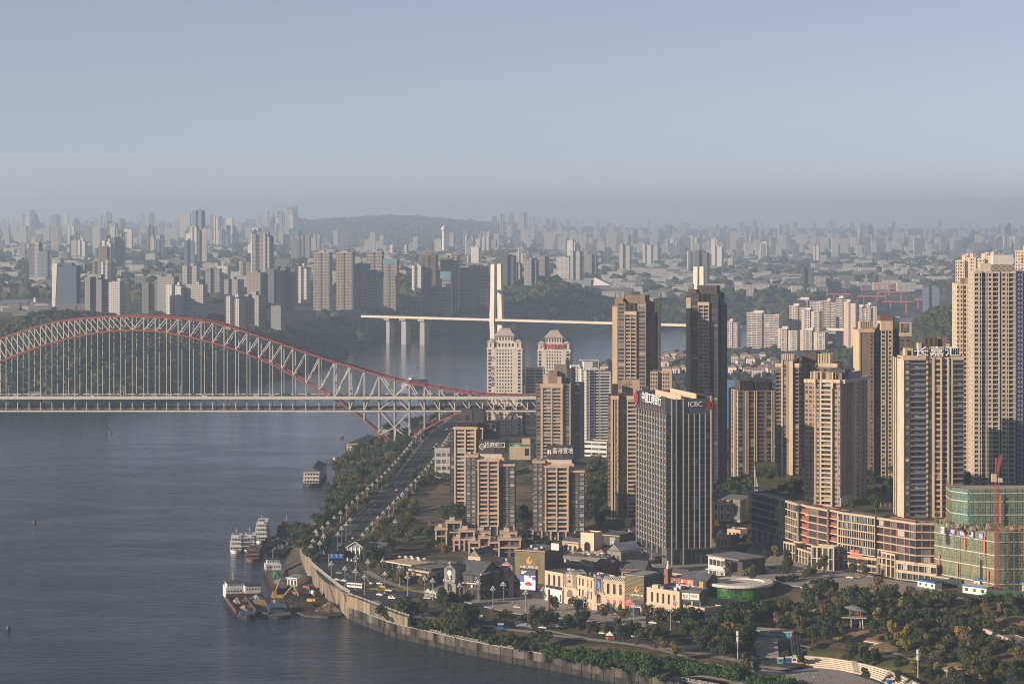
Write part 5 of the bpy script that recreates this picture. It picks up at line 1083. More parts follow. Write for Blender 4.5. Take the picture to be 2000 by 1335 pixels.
FW = {'pale': farwall('far_pale_wall', [(0,(0.42,0.40,0.37)),(0.5,(0.56,0.54,0.51)),(1,(0.66,0.63,0.60))]),
      'grey': farwall('far_grey_wall', [(0,(0.19,0.19,0.195)),(0.5,(0.29,0.285,0.285)),(1,(0.38,0.37,0.36))]),
      'dark': farwall('far_dark_wall', [(0,(0.07,0.075,0.085)),(1,(0.13,0.13,0.14))], amt=.6),
      'brown': farwall('far_brown_wall', [(0,(0.20,0.165,0.145)),(1,(0.32,0.27,0.235))]),
      'blue': farwall('far_blue_glass', [(0,(0.12,0.16,0.21)),(1,(0.20,0.24,0.28))], wincol=(0.06,0.09,0.13), amt=.8),
      'frame': farwall('far_bare_frame', [(0,(0.36,0.33,0.30)),(1,(0.46,0.42,0.38))], wincol=(0.06,0.06,0.065), bay=2.6, amt=.9)}
M_FROOF = mat('far_roof', (0.22,0.21,0.20), .9, .2, .05, streak=False)
def ray_d(px, yb, lo=2750, hi=25000):
 ds = np.linspace(lo,hi,700); z = hfar(np.stack([(px-CX)*ds/F, ds],1)); ok = z > 0; yp = HY+(H-z)*F/ds
 e = np.where(ok, np.abs(yp-yb), 1e6)+ds*1e-4; i = int(np.argmin(e)); return float(ds[i])
def far_boxes(w, dep, h, kind, rnd):
 if kind == 'slab': b = [(-w/2,w/2,0,dep,0,h)]
 elif kind == 'notch':
  a = w*rnd.uniform(.28,.4); b = [(-w/2,-w/2+a,0,dep,0,h),(w/2-a,w/2,0,dep,0,h*rnd.uniform(.96,1.0)),(-w/2+a,w/2-a,dep*.25,dep,0,h*.985)]
 elif kind == 'cross': b = [(-w*.22,w*.22,-dep*.15,dep*1.1,0,h),(-w/2,-w*.22,dep*.15,dep*.8,0,h*.97),(w*.22,w/2,dep*.15,dep*.8,0,h*.97)]
 else:
  k = 3; b = []
  for i in range(k): x0 = -w/2+w*i/k; b.append((x0+w*.01,x0+w/k-w*.01,(i%2)*dep*.3,dep+(i%2)*dep*.3,0,h*(1-.03*((i*7)%3))))
 pw = w*rnd.uniform(.15,.3); x = rnd.uniform(-w*.2,w*.1); b.append((x,x+pw,dep*.35,dep*.75,h*.97,h+rnd.uniform(2,6))); return b
frnd = random.Random(11); far_n = 0
def far_tower(px0, px1, yt, yb, tone, label, group=None, d=None, kind=None, rz=None, base=14):
 px = (px0+px1)/2; d = d or ray_d(px, yb); x = (px-CX)*d/F; zg = hzf(x,d); h = zat(yt,d)-zg
 if h < 6: h = 12
 w = (px1-px0)*d/F; rz = frnd.uniform(-.5,-.05) if rz is None else rz; dep = min(w*.8, 24)
 w2 = max(6, (w-dep*abs(math.sin(rz)))/math.cos(rz)); kd_ = kind or frnd.choice(['notch','cross','notch','slab','saw'])
 me = uvmesh('tower', [(a,b,c,e,z0-base if z0 == 0 else z0,z1) for a,b,c,e,z0,z1 in far_boxes(w2,dep,h,kd_,frnd)], FW[tone], M_FROOF)
 o = bpy.data.objects.new('far_tower', me); o.location = (x,d,zg); o.rotation_euler = (0,0,rz); link(o); return tag(o, label, 'tower', group)
ORD = ['first','second','third','fourth','fifth','sixth','seventh','eighth','ninth','tenth','eleventh','twelfth','thirteenth','fourteenth','fifteenth','sixteenth','seventeenth','eighteenth','nineteenth','twentieth']
ROW1 = [(160,204,541,620,'grey'),(207,248,549,620,'pale'),(275,318,551,612,'grey'),(303,343,540,618,'grey'),(318,360,556,625,'pale'),(354,386,518,575,'pale'),(360,400,555,628,'pale'),(400,430,523,580,'grey'),(422,446,519,575,'pale'),(432,470,545,590,'grey'),(436,472,578,655,'pale'),(470,512,575,645,'grey'),(476,515,532,600,'brown'),(513,548,525,605,'dark'),(522,553,597,652,'grey'),(548,577,520,605,'grey'),(579,602,520,592,'pale')]
ROW1.sort(key=lambda t: t[0])
for i, (a,b,yt,yb,tn) in enumerate(ROW1): far_tower(a,b,yt,yb,tn, f'{ {"pale":"pale","grey":"grey","dark":"dark","brown":"brownish"}[tn]} apartment tower above the arch, {ORD[i]} from the left of its row', 'apartment towers on the far bank above the arch')
# slanted glass tower with a bright blade edge
def slant():
 d = 3900; x = (101-CX)*d/F; zg = hzf(x+20,d); h = zat(517,d)-zg; w = 49*d/F; o = empty('slanted_glass_tower', (x,d,zg), R(-4), 'slanted glass tower with a bright white blade edge at the far left', 'tower')
 me = uvmesh('glass_body', [(7,w,0,26,-14,h-2),(w*.2,w*.8,4,20,h-2,h+3)], FW['blue'], M_FROOF); child('glass_body', me, o)
 mb = MB(); mb.poly([(0,-.5,-14),(4.5,-.5,-14),(9,-.5,h+2),(1,-.5,h+2)]); mb.quad((0,22,-14),(0,-.5,-14),(1,-.5,h+2),(1,22,h+2)); mb.build('blade_wall', M_WHITE, o)
slant()
def far_frame(a, b, yt, yb, label, mats, spec='V V V V V', top=None, d=None):
 d = d or ray_d((a+b)/2, yb); (ox,oy), w, _, r = place(a, b, d, -13); zg = zat(yb,d)-4; t = Tower('grid_tower', label, 'tower', (ox,oy,zg), r, mats, G_VOID, mats[0], cap=0, kd={'V':dict(fw=.76,h0=.22,h1=.82,dp=.6,mu=0),'L':dict(dp=1.0,mu=0)}); n, fh = nfl(0, zat(yt,d)-zg, 3.1)
 t.block(0,w*.42,0,20,0,n,fh,f=spec,r='S'); t.block(w*.42,w*.5,3,20,0,n,fh,f='S'); t.block(w*.5,w*.92,0,20,0,n,fh,f=spec,r='S V S V S'); t.crown(w*.3,w*.6,5,14,n*fh+.02,5,mats[0])
 if top: 
  for nm, bx_ in (('safety_screen',(-.5,w*.94,-.8,20.6,n*fh-top[1],n*fh+3)),): t.part(nm, top[0], bx_)
 mb = MB(); mb.bar((w*.45,8,n*fh),(w*.45,8,n*fh+16),.8,.8); mb.build('roof_mast', M_STEELR, t.root); t.done()
mg = [mat('bare_frame_render',(0.40,0.36,0.33),.85),M_STONE,M_CHAR,M_ROOF]; bl = mat('blue_safety_screen',(0.10,0.18,0.27),.7,.1); tl = mat('teal_safety_screen',(0.14,0.24,0.28),.7,.1)
far_frame(611,646,494,608,'left of the twin pale grid-fronted high-rises on the far bank plateau',mg); far_frame(656,691,494,608,'right of the twin pale grid-fronted high-rises on the far bank plateau',mg)
far_frame(716,748,492,608,'grid-fronted high-rise standing behind the two blue-screened ones',mg,d=5250); far_frame(690,720,518,610,'short grid-fronted high-rise with a blue screen round its top',mg,top=(bl,12)); far_frame(713,746,532,614,'wide grid-fronted block with a dull blue screened top in front of another',mg,top=(bl,10)); far_frame(748,777,508,610,'slim high-rise with a pale teal screen and lit lower wall',mg,top=(tl,9))
far_frame(826,853,499,612,'brown-grey grid high-rise left of the teal-topped one',[M_BROWN,M_TAN,M_CHAR,M_ROOF]); far_frame(858,896,499,612,'wide grey grid high-rise behind the teal-topped one',mg); far_frame(844,883,533,617,'high-rise wrapped in a pale teal screen at its top',mg,top=(tl,13)); far_frame(897,956,523,616,'broad unfinished high-rise with a dark frame beside the bridge tower',[M_GREY,M_GREY,M_CHAR,M_ROOF],'V V V V V V V V'); far_frame(938,952,566,616,'small white stepped tower at the foot of the broad unfinished one',[M_WHITE,M_WHITE,M_GREY,M_ROOF],'V V')
EXPL = [(800,826,518,582,'pale','pale slab tower between the two groups of grid high-rises'),(963,1006,497,566,'dark','dark broad tower right behind the left bridge tower'),(1003,1018,512,560,'grey','narrow grey tower right of the dark broad one'),(1018,1050,507,563,'grey','grey double tower on the rise right of the left bridge tower'),(1048,1072,500,556,'grey','grey tower with a flat top above the construction slope'),(1086,1112,502,556,'pale','pale tower left of the dark pair above the slope'),(1110,1136,490,556,'grey','tall grey tower above the white-spired pavilion'),(1137,1166,496,548,'grey','grey tower right of the tall one above the slope'),(1208,1232,476,532,'pale','bright pale tower alone above the brown tower roofs'),(1253,1274,478,520,'pale','pale slab tower left of the shorter bright one'),(1274,1290,482,520,'pale','short bright slab tower right of its pale neighbour'),
 (1355,1384,489,562,'dark','dark flat-topped tower right behind the right bridge tower'),(1387,1412,482,528,'pale','pale tower with a dark side right of the bridge tower'),(1563,1590,522,566,'dark','dark office slab beside a white gridded block'),(1593,1622,541,569,'frame','white gridded office block beside the dark slab'),(1800,1836,561,612,'blue','grey-green netted tower under construction beyond the port'),(1846,1870,552,612,'dark','dark netted tower beyond the wooded hill'),
 (372,397,411,505,'blue','tall dark glass tower standing out on the hazy skyline'),(350,372,415,470,'pale','very hazy pale tower left of the dark glass skyline tower'),(975,984,417,470,'grey','first of three thin towers on the skyline above the bridge tower'),(993,1002,415,470,'grey','second of three thin towers on the skyline above the bridge tower'),(1012,1030,414,472,'grey','widest of three towers on the skyline above the bridge tower'),(848,862,468,500,'pale','pale block at the foot of the round shaft tower'),(760,768,478,502,'pale','small lone pale tower left of another below the hill'),(789,797,477,502,'pale','small lone pale tower below the middle of the hill'),(940,956,462,500,'pale','pale stepped tower left of the left bridge tower top'),(1148,1160,458,480,'pale','bright thin tower pair on the far plain, left one'),(1162,1172,458,480,'pale','bright thin tower pair on the far plain, right one')]
for a,b,yt,yb,tn,lab in EXPL: far_tower(a,b,yt,yb,tn,lab)
def shaft():
 d = ray_d(867,500); x = (867-CX)*d/F; zg = hzf(x,d); h = zat(440,d)-zg; o = empty('shaft_tower',(x,d,zg),0,'white round shaft tower with a bulbous top below the hill','tower'); mb = MB(); mb.tube((0,0,-5),(0,0,h*.8),9,7,12); mb.build('shaft',M_WHITE,o); mb = MB(); mb.tube((0,0,h*.80),(0,0,h*.86),7,11,12); mb.tube((0,0,h*.86),(0,0,h*.93),11,11,12); mb.tube((0,0,h*.93),(0,0,h),8,3,12); mb.build('head',M_WHITE,o)
 p = ray_d(68,606); ob = empty('obelisk',((68-CX)*p/F,p,hzf((68-CX)*p/F,p)),0,'white pointed obelisk at the far left before the slanted tower','obelisk'); mb = MB(); hh = 26*p/F; mb.tube((0,0,-4),(0,0,hh*.85),4,2.6,4); mb.build('shaft',M_WHITE,ob); mb = MB(); mb.tube((0,0,hh*.85),(0,0,hh),2.6,.1,4); mb.build('point',M_WHITE,ob)
shaft()
# white apartment cluster on the near bank's far end
mw = [mat('cluster_white',(0.62,0.55,0.49),.8,.06),mat('cluster_pink',(0.60,0.47,0.39),.8,.06),M_GREY,M_ROOF]
def cluster(a, b, yt, yb, d, label, spec, rz=-22, side='T1 W1 T1 W1'):
 (ox,oy), w, _, r = place(a, b, d, rz); zg = 18; t = Tower('cluster_tower', label, 'apartment building', (ox,oy,zg), r, mw, G_DARK, M_FRAMED, cap=0, kd={'L':dict(s=0,b=0,h0=.42,dp=1.2,mu=0),'W':dict(fw=.6,mu=0)}); n, fh = nfl(0, zat(yt,d)-zg, 3.0)
 t.block(0,w*.46,0,22,0,n,fh,f=spec,l='T',r='S'); t.block(w*.46,w*.55,3,22,0,n-1,fh,f='D1'); t.block(w*.55,w,0,22,0,n-1,fh,f=spec,r=side); t.crown(w*.2,w*.5,4,14,n*fh+.02,4.5,mw[0]); t.done()
for q in ((1461,1521,612,700,4150,'broad white balconied block, leftmost of the white cluster','L L L'),(1543,1578,598,690,4180,'white cluster tower with a sunlit left edge behind the small front pair','L W L'),(1553,1608,586,680,4420,'long-topped white cluster block at the back','L L W L'),(1521,1556,643,712,3980,'small pink-white front tower, left of the low pair','T1 W1 L1.6 W1'),(1565,1611,646,712,3960,'small pink-white front tower, right of the low pair','T1.2 W1 L1.6 W1'),(1567,1600,606,690,4080,'pink-edged white tower rising behind the low pair','T1.2 L1.4 W1'),(1611,1632,588,690,4260,'slim white balconied tower in the middle of the cluster','L L'),(1634,1660,583,700,4200,'tall white tower with tight balconies right of the slim one','L L'),(1649,1672,590,705,4080,'tall tower with a flat pink sunlit wall','T3 W1'),(1672,1700,600,700,4150,'white cluster tower with a grey shaded side','W L W'),(1690,1712,596,690,4350,'grey shaded tower at the right end of the white cluster','W W'),(1421,1440,628,694,4250,'white gridded tower between the dark brown tower and the cluster','L W')): cluster(*q)

# many more towers in the haze, each its own object up to three hundred
ZONES = [(0,340,428,3,455,8200,17500,46,'hazy tower of the packed far city beyond the left bank'),(0,600,455,4,520,5400,9800,52,'hazy grey tower of the mid city beyond the left bank plateau'),(455,580,412,3,450,15500,19000,20,'faint tower of the tall skyline row left of the wooded hill'),(340,620,440,4,480,8500,13000,26,'hazy tower at the foot of the wooded hill'),(860,1250,455,4,505,6800,12500,36,'hazy tower on the plain behind the cable-stayed bridge'),(1250,1700,440,3,500,8200,19000,52,'tiny pale tower of the far plain above the bank office'),(1640,1990,430,3,520,7800,19000,40,'tiny pale tower of the far plain at upper right')]
massB = {k: [] for k in FW}; zr_ = random.Random(5); count = 0
for (pa,pb,_,_,_,d0,d1,n,lab) in ZONES:
 for i in range(n):
  px = zr_.uniform(pa,pb); d = zr_.uniform(d0,d1)
  if zr_.random() < .78 and i: px = max(pa,min(pb,lastp+zr_.uniform(-17,17))); d = lastd+zr_.uniform(-160,160)
  lastp, lastd = px, d; x = (px-CX)*d/F; zg = hzf(x,d)
  if zg < 10: continue
  h = zr_.uniform(45,115)*(1.1 if px < 600 else .72)*(1+max(0,d-9000)/16000); w = zr_.uniform(16,31)*(1+max(0,d-9000)/16000); tn = zr_.choices(['pale','grey','dark','brown','blue','frame'],[6 if px > 900 else 4,3,1,.4,.6,.5])[0]
  me = uvmesh('tower', [(a,b,c,e,z0-12 if z0==0 else z0,z1) for a,b,c,e,z0,z1 in far_boxes(w,zr_.uniform(11,18),h,zr_.choice(['notch','cross','slab','saw']),zr_)], FW[tn], M_FROOF)
  o = bpy.data.objects.new('distant_tower', me); o.location = (x,d,zg); o.rotation_euler = (0,0,zr_.uniform(-.6,.3)); link(o); tag(o, lab, 'tower', lab.replace('tower','towers')); count += 1
# the rest of the town reads as one mass
bx_ = {'pale':[],'grey':[],'brown':[]}
def mass_add(n, pa, pb, d0, d1, hh, ww, clear=0):
 rs = np.random.RandomState(n); d = d0*(d1/d0)**rs.rand(n); px = rs.uniform(pa,pb,n); x = (px-CX)*d/F; P = np.stack([x,d],1); zg = hfar(P)
 k = (zg > 8) & (vnoise(x,d,700,9) > -0.15+clear) & ~((d > 12500)&(px > 570)&(px < 965)) & (seg_dist(P,FSH) > 330)
 for xx, dd, zz in zip(x[k],d[k],zg[k]):
  h = zr_.uniform(*hh); w = zr_.uniform(*ww); dp = zr_.uniform(9,22); bx_[zr_.choices(list(bx_),[5,3,.6])[0]].append((xx-w/2,xx+w/2,dd,dd+dp,zz-6,zz+h))
mass_add(800,-60,620,5000,17000,(8,28),(14,44)); mass_add(3000,620,2060,5700,20000,(7,26),(14,60)); mass_add(1500,-60,2060,11500,24000,(30,105),(18,38)); mass_add(260,-60,620,3600,4500,(6,14),(14,40),.2)
for tn, b in bx_.items():
 o = bpy.data.objects.new('distant_houses', uvmesh('distant_houses', b, FW[tn], M_FROOF)); link(o); tag(o, 'low hazy town houses spread over the far plain', 'town', kind='stuff')
# long sheds and pale roofs beyond the far bank
shr = random.Random(4)
for i, (px, py, wpx) in enumerate([(30,600,60),(140,545,70),(235,522,60),(1170,562,90),(1265,545,60),(1330,552,70),(1460,556,90),(1505,575,80),(1540,548,120),(1700,540,110),(1480,520,60),(1640,500,120),(1740,525,70),(1250,560,50),(1410,540,60),(690,620,50),(640,490,60),(1340,500,90),(1580,470,130),(1820,490,110)]):
 d = ray_d(px,py); x = (px-CX)*d/F; zg = hzf(x,d); w = wpx*d/F; o = empty('warehouse',(x-w/2,d,zg),shr.uniform(-.15,.15),f'long pale-roofed shed on the far plain, {ORD[i]} built along the river bend','warehouse','long sheds on the far plain'); mb = MB(); mb.box(0,w,0,40,-8,9); mb.build('wall',shr.choice([M_LGREY,M_GREY,M_WHITE]),o); mb = MB()
 mb.quad((-1,-1,9),(w+1,-1,9),(w+1,20,13),(-1,20,13)); mb.quad((-1,20,13),(w+1,20,13),(w+1,41,9),(-1,41,9)); mb.build('roof',shr.choice([M_WHITE,M_LGREY,mat('blue_shed_roof',(0.16,0.24,0.33),.7)]),o)
# red gantry cranes of the port
for i, (px, py, wpx) in enumerate([(1655,612,46),(1700,600,52),(1745,590,60),(1755,612,62),(1800,606,30),(1640,596,44),(1725,575,40)]):
 d = ray_d(px,py,4600); x = (px-CX)*d/F; zg = hzf(x,d); w = wpx*d/F; o = empty('gantry_crane',(x-w/2,d,zg),shr.uniform(-.3,.1),f'red port gantry crane with a long beam, {ORD[i]} of the far harbour cranes','crane','red gantry cranes of the far port'); h = 26; M_CR = mat('port_red',(0.42,0.15,0.12),.6,.08)
 for xx in (w*.25,w*.75):
  for yy in (0,14): mb = MB(); mb.bar((xx,yy,-6),(xx,yy,h),1.8,1.8); mb.build('leg',M_CR,o)
 mb = MB(); mb.box(0,w,5,9,h,h+3.2,0,True); mb.build('beam',M_CR,o); mb = MB(); mb.bar((w*.75,7,h+3),(w*.75,7,h+14),1.5,1.5); mb.bar((w*.75,7,h+14),(w*.05,7,h+3),.7,.7); mb.build('mast',M_CR,o)
# villas on the near bank's far shore
vl = random.Random(8); vi = 0
MV = [mat('villa_wall',(0.58,0.50,0.43),.85,.1),mat('villa_roof',(0.27,0.20,0.18),.85,.15)]
VILLA = [(1296,716),(1310,711),(1325,708),(1302,731),(1318,729),(1332,727),(1288,706),(1430,731),(1440,728),(1462,733),(1478,736),(1490,726),(1500,719),(1512,714),(1508,730),(1448,716),(1466,712),(1476,706),(1488,702),(1435,708),(1455,702),(1300,702),(1312,700),(1330,700),(1180,727),(1130,735)]
for i, (px,py) in enumerate(VILLA):
 d = ray_d(px,py,2800,4600); x = (px-CX)*d/F; zg = hzf(x,d); o = empty('villa',(x,d,zg),vl.uniform(-.5,.3),'small pale villa with a hipped roof on the far end of the near bank','house','pale villas on the far shore'); w, dp, h = vl.uniform(11,16), 11, vl.uniform(7,10)
 mb = MB(); mb.box(-w/2,w/2,0,dp,-6,h); mb.box(-w*.2,w*.15,-2,0,-6,h*.7); mb.build('wall',MV[0],o); mb = MB(); a = [(-w/2-.8,-.8,h),(w/2+.8,-.8,h),(w/2+.8,dp+.8,h),(-w/2-.8,dp+.8,h)]; rg = [(-w*.2,dp/2,h+3.4),(w*.2,dp/2,h+3.4)]
 mb.quad(a[0],a[1],rg[1],rg[0]); mb.poly((a[1],a[2],rg[1])); mb.quad(a[2],a[3],rg[0],rg[1]); mb.poly((a[3],a[0],rg[0])); mb.build('roof',MV[1],o)
 for k in range(3):
  for f_ in range(2): mb = MB(); xx = -w*.35+k*w*.3; mb.quad((xx,-.03 if k!=1 else -2.03,1+f_*3),(xx+1.3,-.03 if k!=1 else -2.03,1+f_*3),(xx+1.3,-.03 if k!=1 else -2.03,2.8+f_*3),(xx,-.03 if k!=1 else -2.03,2.8+f_*3)); mb.build('window',G_DARK,o)
# blue hoarding between the towers, pavilion with a white spire, quarry slope
o = empty('blue_hoarding',(wp(1418,780,2600).x,2600,28),R(-4),'plain blue site hoarding between the tallest tower and the ribbed one','hoarding'); mb = MB(); mb.box(0,34,0,1,-8,zat(742,2600)-28); mb.build('sheet',mat('hoarding_blue',(0.10,0.22,0.36),.6,.1),o); mb = MB(); mb.box(0,34,1,20,-8,zat(748,2600)-28); mb.build('shed',M_GREY,o)
d = ray_d(1110,563,5000); x = (1110-CX)*d/F; zg = hzf(x,d); o = empty('spired_pavilion',(x,d,zg),-.3,'white pavilion with a thin spire and a slanting roof on the far rise','pavilion'); mb = MB(); mb.box(-40,60,0,30,-8,20); mb.build('hall',FW['blue'],o); mb = MB(); mb.tube((-48,0,-5),(-48,0,58),6,.4,6); mb.build('spire',M_WHITE,o); mb = MB(); mb.poly([(65,-5,0),(130,-5,0),(70,-5,28)]); mb.quad((70,-5,28),(130,-5,0),(130,25,0),(70,25,28)); mb.build('slant_roof',M_WHITE,o)

# woods on the far banks: masses of crowns
def icos():
 t = (1+5**.5)/2; v = np.array([(-1,t,0),(1,t,0),(-1,-t,0),(1,-t,0),(0,-1,t),(0,1,t),(0,-1,-t),(0,1,-t),(t,0,-1),(t,0,1),(-t,0,-1),(-t,0,1)],float); v /= np.linalg.norm(v[0])
 f = np.array([(0,11,5),(0,5,1),(0,1,7),(0,7,10),(0,10,11),(1,5,9),(5,11,4),(11,10,2),(10,7,6),(7,1,8),(3,9,4),(3,4,2),(3,2,6),(3,6,8),(3,8,9),(4,9,5),(2,4,11),(6,2,10),(8,6,7),(9,8,1)]); return v, f
IV, IF = icos()
def subdiv(v, f):
 v = [tuple(p) for p in v]; c = {}; nf_ = []
 def mid(a,b):
  k = (min(a,b),max(a,b))
  if k not in c: p = np.array(v[a])+np.array(v[b]); p /= np.linalg.norm(p); v.append(tuple(p)); c[k] = len(v)-1
  return c[k]
 for a,b,d in f: x,y,z = mid(a,b),mid(b,d),mid(d,a); nf_ += [(a,x,z),(b,y,x),(d,z,y),(x,y,z)]
 return np.array(v), np.array(nf_)
SV, SF = subdiv(IV, IF)
M_WOOD1 = tinted('woodland_foliage', [(0,(0.020,0.034,0.022)),(0.4,(0.034,0.048,0.027)),(0.75,(0.052,0.062,0.032)),(1,(0.075,0.072,0.038))], .95, .1, .35, .25)
def blobs(name, pts, rads, label, V=SV, Fc=SF, seed=0, squash=.85):
 rs = np.random.RandomState(seed); n = len(pts); nv = len(V)
 jit = 1+rs.uniform(-.33,.33,(n,nv,1)); P = V[None]*jit*rads[:,None,None]; P[:,:,2] *= squash; P += pts[:,None,:]
 fs = (Fc[None]+(np.arange(n)*nv)[:,None,None]).reshape(-1,3)
 me = bpy.data.meshes.new(name); me.from_pydata(P.reshape(-1,3).tolist(), [], fs.tolist()); me.materials.append(M_WOOD1); me.update(); link(tag(bpy.data.objects.new(name, me), label, 'woodland', kind='stuff'))
def wood(name, n, pa, pb, lo, hi, label, cond, seed, rr=(4,8), V=SV, Fc=SF):
 rs = np.random.RandomState(seed); px = rs.uniform(pa,pb,n*4); d = rs.uniform(lo,hi,n*4); P = np.stack([(px-CX)*d/F,d],1); z = hfar(P); df = seg_dist(P,FSH); dn = seg_dist(P,NSH)
 k = cond(P,z,df,dn,px,d) & (z > 2.0); P, z = P[k][:n], z[k][:n]; r = rs.uniform(*rr,len(P)); blobs(name, np.column_stack([P,z+r*.45]), r, label, V, Fc, seed)
wood('woodland', 6500, -80, 720, 2950, 4300, 'dark wooded slope of the far bank under the arch', lambda P,z,df,dn,px,d: inpoly(P,FARPOLY)&(df<330)&((z<80)|(px<150)|(vnoise(P[:,0],P[:,1],500,4)>.25)), 1)
wood('woodland', 3600, 700, 1480, 4200, 5700, 'wooded rise behind the cable-stayed bridge', lambda P,z,df,dn,px,d: inpoly(P,FARPOLY)&(df<420)&(vnoise(P[:,0],P[:,1],420,6)>-.35), 2, (5,9))
wood('woodland', 1500, 1740, 1960, 3600, 4200, 'round wooded hill left of the unfinished towers', lambda P,z,df,dn,px,d: inpoly(P,NEARPOLY), 3, (5,9))
wood('woodland', 1300, 1100, 1960, 2750, 4400, 'tree cover among the far villas', lambda P,z,df,dn,px,d: inpoly(P,NEARPOLY)&(vnoise(P[:,0],P[:,1],240,5)>-.25), 4, (3,5.5), IV, IF)
wood('woodland', 2600, 540, 1000, 14500, 20500, 'forested ridge on the skyline above the bridge', lambda P,z,df,dn,px,d: inpoly(P,FARPOLY), 7, (18,32), IV, IF)
wood('woodland', 6000, -80, 2080, 4800, 17000, 'hazy tree cover between the far city blocks', lambda P,z,df,dn,px,d: inpoly(P,FARPOLY)&(vnoise(P[:,0],P[:,1],900,12)>-.1), 5, (9,20), IV, IF)

# ---------------------------------------------------------------- shopping street
M_CSTONE = mat('cream_facade_stone',(0.53,0.42,0.305),.8,.10); M_GRILLE = mat('gold_lattice',(0.30,0.25,0.13),.5,.1,metal=.2); M_DPANEL = mat('dark_green_panel',(0.045,0.05,0.045),.5,.1)
def lowrise(name, label, pL, pR, zg, ytop, dep, mats, spec, nf=2, cat='shop', lspec=None, rspec=None, gm=None, par=.8, kd=None, fm=None):
 a, b = gp(*pL,zg), gp(*pR,zg); u = b-a; w = u.xy.length; rz = math.atan2(u.y,u.x); h = zat(ytop,a.y)-zg
 t = Tower(name, label, cat, (a.x,a.y,zg), rz, mats, gm or G_SHOP, fm or M_FRAMED, kd=kd); t.block(0,w,0,dep,-2,nf,(h+2)/nf,f=spec,l=lspec,r=rspec,par=par); t.w, t.h, t.dep = w, h, dep; return t
def gable(t, x0, x1, y0, y1, z, h, m, wall=None, along='y', name='roof', over=.5):
 mb = MB()
 if along == 'y':
  xm = (x0+x1)/2; mb.quad((x0-over,y0-over,z-.3),(xm,y0-over,z+h),(xm,y1+over,z+h),(x0-over,y1+over,z-.3)); mb.quad((xm,y0-over,z+h),(x1+over,y0-over,z-.3),(x1+over,y1+over,z-.3),(xm,y1+over,z+h))
 else:
  ym = (y0+y1)/2; mb.quad((x0-over,y0-over,z-.3),(x1+over,y0-over,z-.3),(x1+over,ym,z+h),(x0-over,ym,z+h)); mb.quad((x0-over,ym,z+h),(x1+over,ym,z+h),(x1+over,y1+over,z-.3),(x0-over,y1+over,z-.3))
 mb.build(name, m, t.root)
 if wall:
  g = MB()
  if along == 'y':
   for y_ in (y0,y1): g.poly([(x0,y_,z),(x1,y_,z),((x0+x1)/2,y_,z+h)])
  else:
   for x_ in (x0,x1): g.poly([(x_,y0,z),(x_,y1,z),(x_,(y0+y1)/2,z+h)])
  g.build('gable', wall, t.root)
ARC = {}
def arch(t, x, z, w, h, y=-.06, gm=None, sm=None, rot=0.0, name='arched_window'):
 key = (round(w,1),round(h,1),(gm or G_SHOP).name,(sm or M_CSTONE).name)
 if key not in ARC:
  mb = MB(); r = w/2; s0 = h-r; n = 8; pts = [(-r,0,0),(r,0,0)]+[(r*math.cos(math.pi*k/n),0,s0+r*math.sin(math.pi*k/n)) for k in range(n+1)]; mb.poly(pts,0); e = .28*min(1,w/2)
  o_ = [(r,0)]+[(r*math.cos(math.pi*k/n),s0+r*math.sin(math.pi*k/n)) for k in range(n+1)]+[(-r,0)]; O_ = [(r+e,0)]+[((r+e)*math.cos(math.pi*k/n),s0+(r+e)*math.sin(math.pi*k/n)) for k in range(n+1)]+[(-r-e,0)]
  for k in range(len(o_)-1): mb.quad((o_[k][0],-.12,o_[k][1]),(O_[k][0],-.12,O_[k][1]),(O_[k+1][0],-.12,O_[k+1][1]),(o_[k+1][0],-.12,o_[k+1][1]),1)
  mb.box(-.05,.05,-.1,-.02,0,s0+r*.9,1); ARC[key] = mb.mesh('arched_window',[gm or G_SHOP, sm or M_CSTONE])
 return child(name, ARC[key], t.root, (x,y,z), rot)
def poster(t, x0, x1, z0, z1, cols, y=-.15, seed=0, name='poster'):
 r = random.Random(seed); mb = MB(); mb.quad((x0,y,z0),(x1,y,z0),(x1,y,z1),(x0,y,z1),0)
 for k in range(7):
  a, b = sorted((r.uniform(x0,x1),r.uniform(x0,x1))); c, d = sorted((r.uniform(z0,z1),r.uniform(z0,z1)))
  if b-a > .3 and d-c > .3:
   cx_, cz_, rx, rz_ = (a+b)/2,(c+d)/2,(b-a)/2,(d-c)/2; mb.poly([(cx_+rx*math.cos(q*math.pi/5)*.9,y-.02-.004*k,cz_+rz_*math.sin(q*math.pi/5)*.9) for q in range(10)], 1+k%(len(cols)-1))
 mb.build(name, cols, t.root)
def crenels(t, x0, x1, y, z, m, n=7):
 for k in range(n): mb = MB(); xx = x0+(x1-x0)*(k+.1)/n; mb.box(xx,xx+(x1-x0)/n*.55,y-.5,y,z,z+.9,0,True); mb.build('merlon', m, t.root)
def flame(t, x, z, s, y=-.5):
 mb = MB(); o = [(0,-1),(.55,-.75),(.75,-.25),(.6,.2),(.45,-.1),(.2,-.45),(-.1,-.3),(-.12,.1),(.15,.5),(.1,1.1),(-.25,.55),(-.6,.15),(-.75,-.3),(-.5,-.8)]; V = [Vector((a,b,0)) for a,b in o]
 for tri in tessellate_polygon([V]): mb.poly([(x+V[i].x*s,y,z+V[i].y*s) for i in tri])
 mb.build('flame_emblem', mat('orange_emblem',(0.75,0.30,0.06),.5,.05), t.root)
P_RED, P_PINK, P_BLUE, P_WHT, P_DK, P_SKIN = mat('poster_red',(0.55,0.10,0.08),.6), mat('poster_pink',(0.62,0.25,0.20),.6), mat('poster_blue',(0.05,0.10,0.30),.6), mat('poster_white',(0.70,0.68,0.66),.6), mat('poster_dark',(0.05,0.05,0.06),.6), mat('poster_tan',(0.45,0.33,0.24),.6)
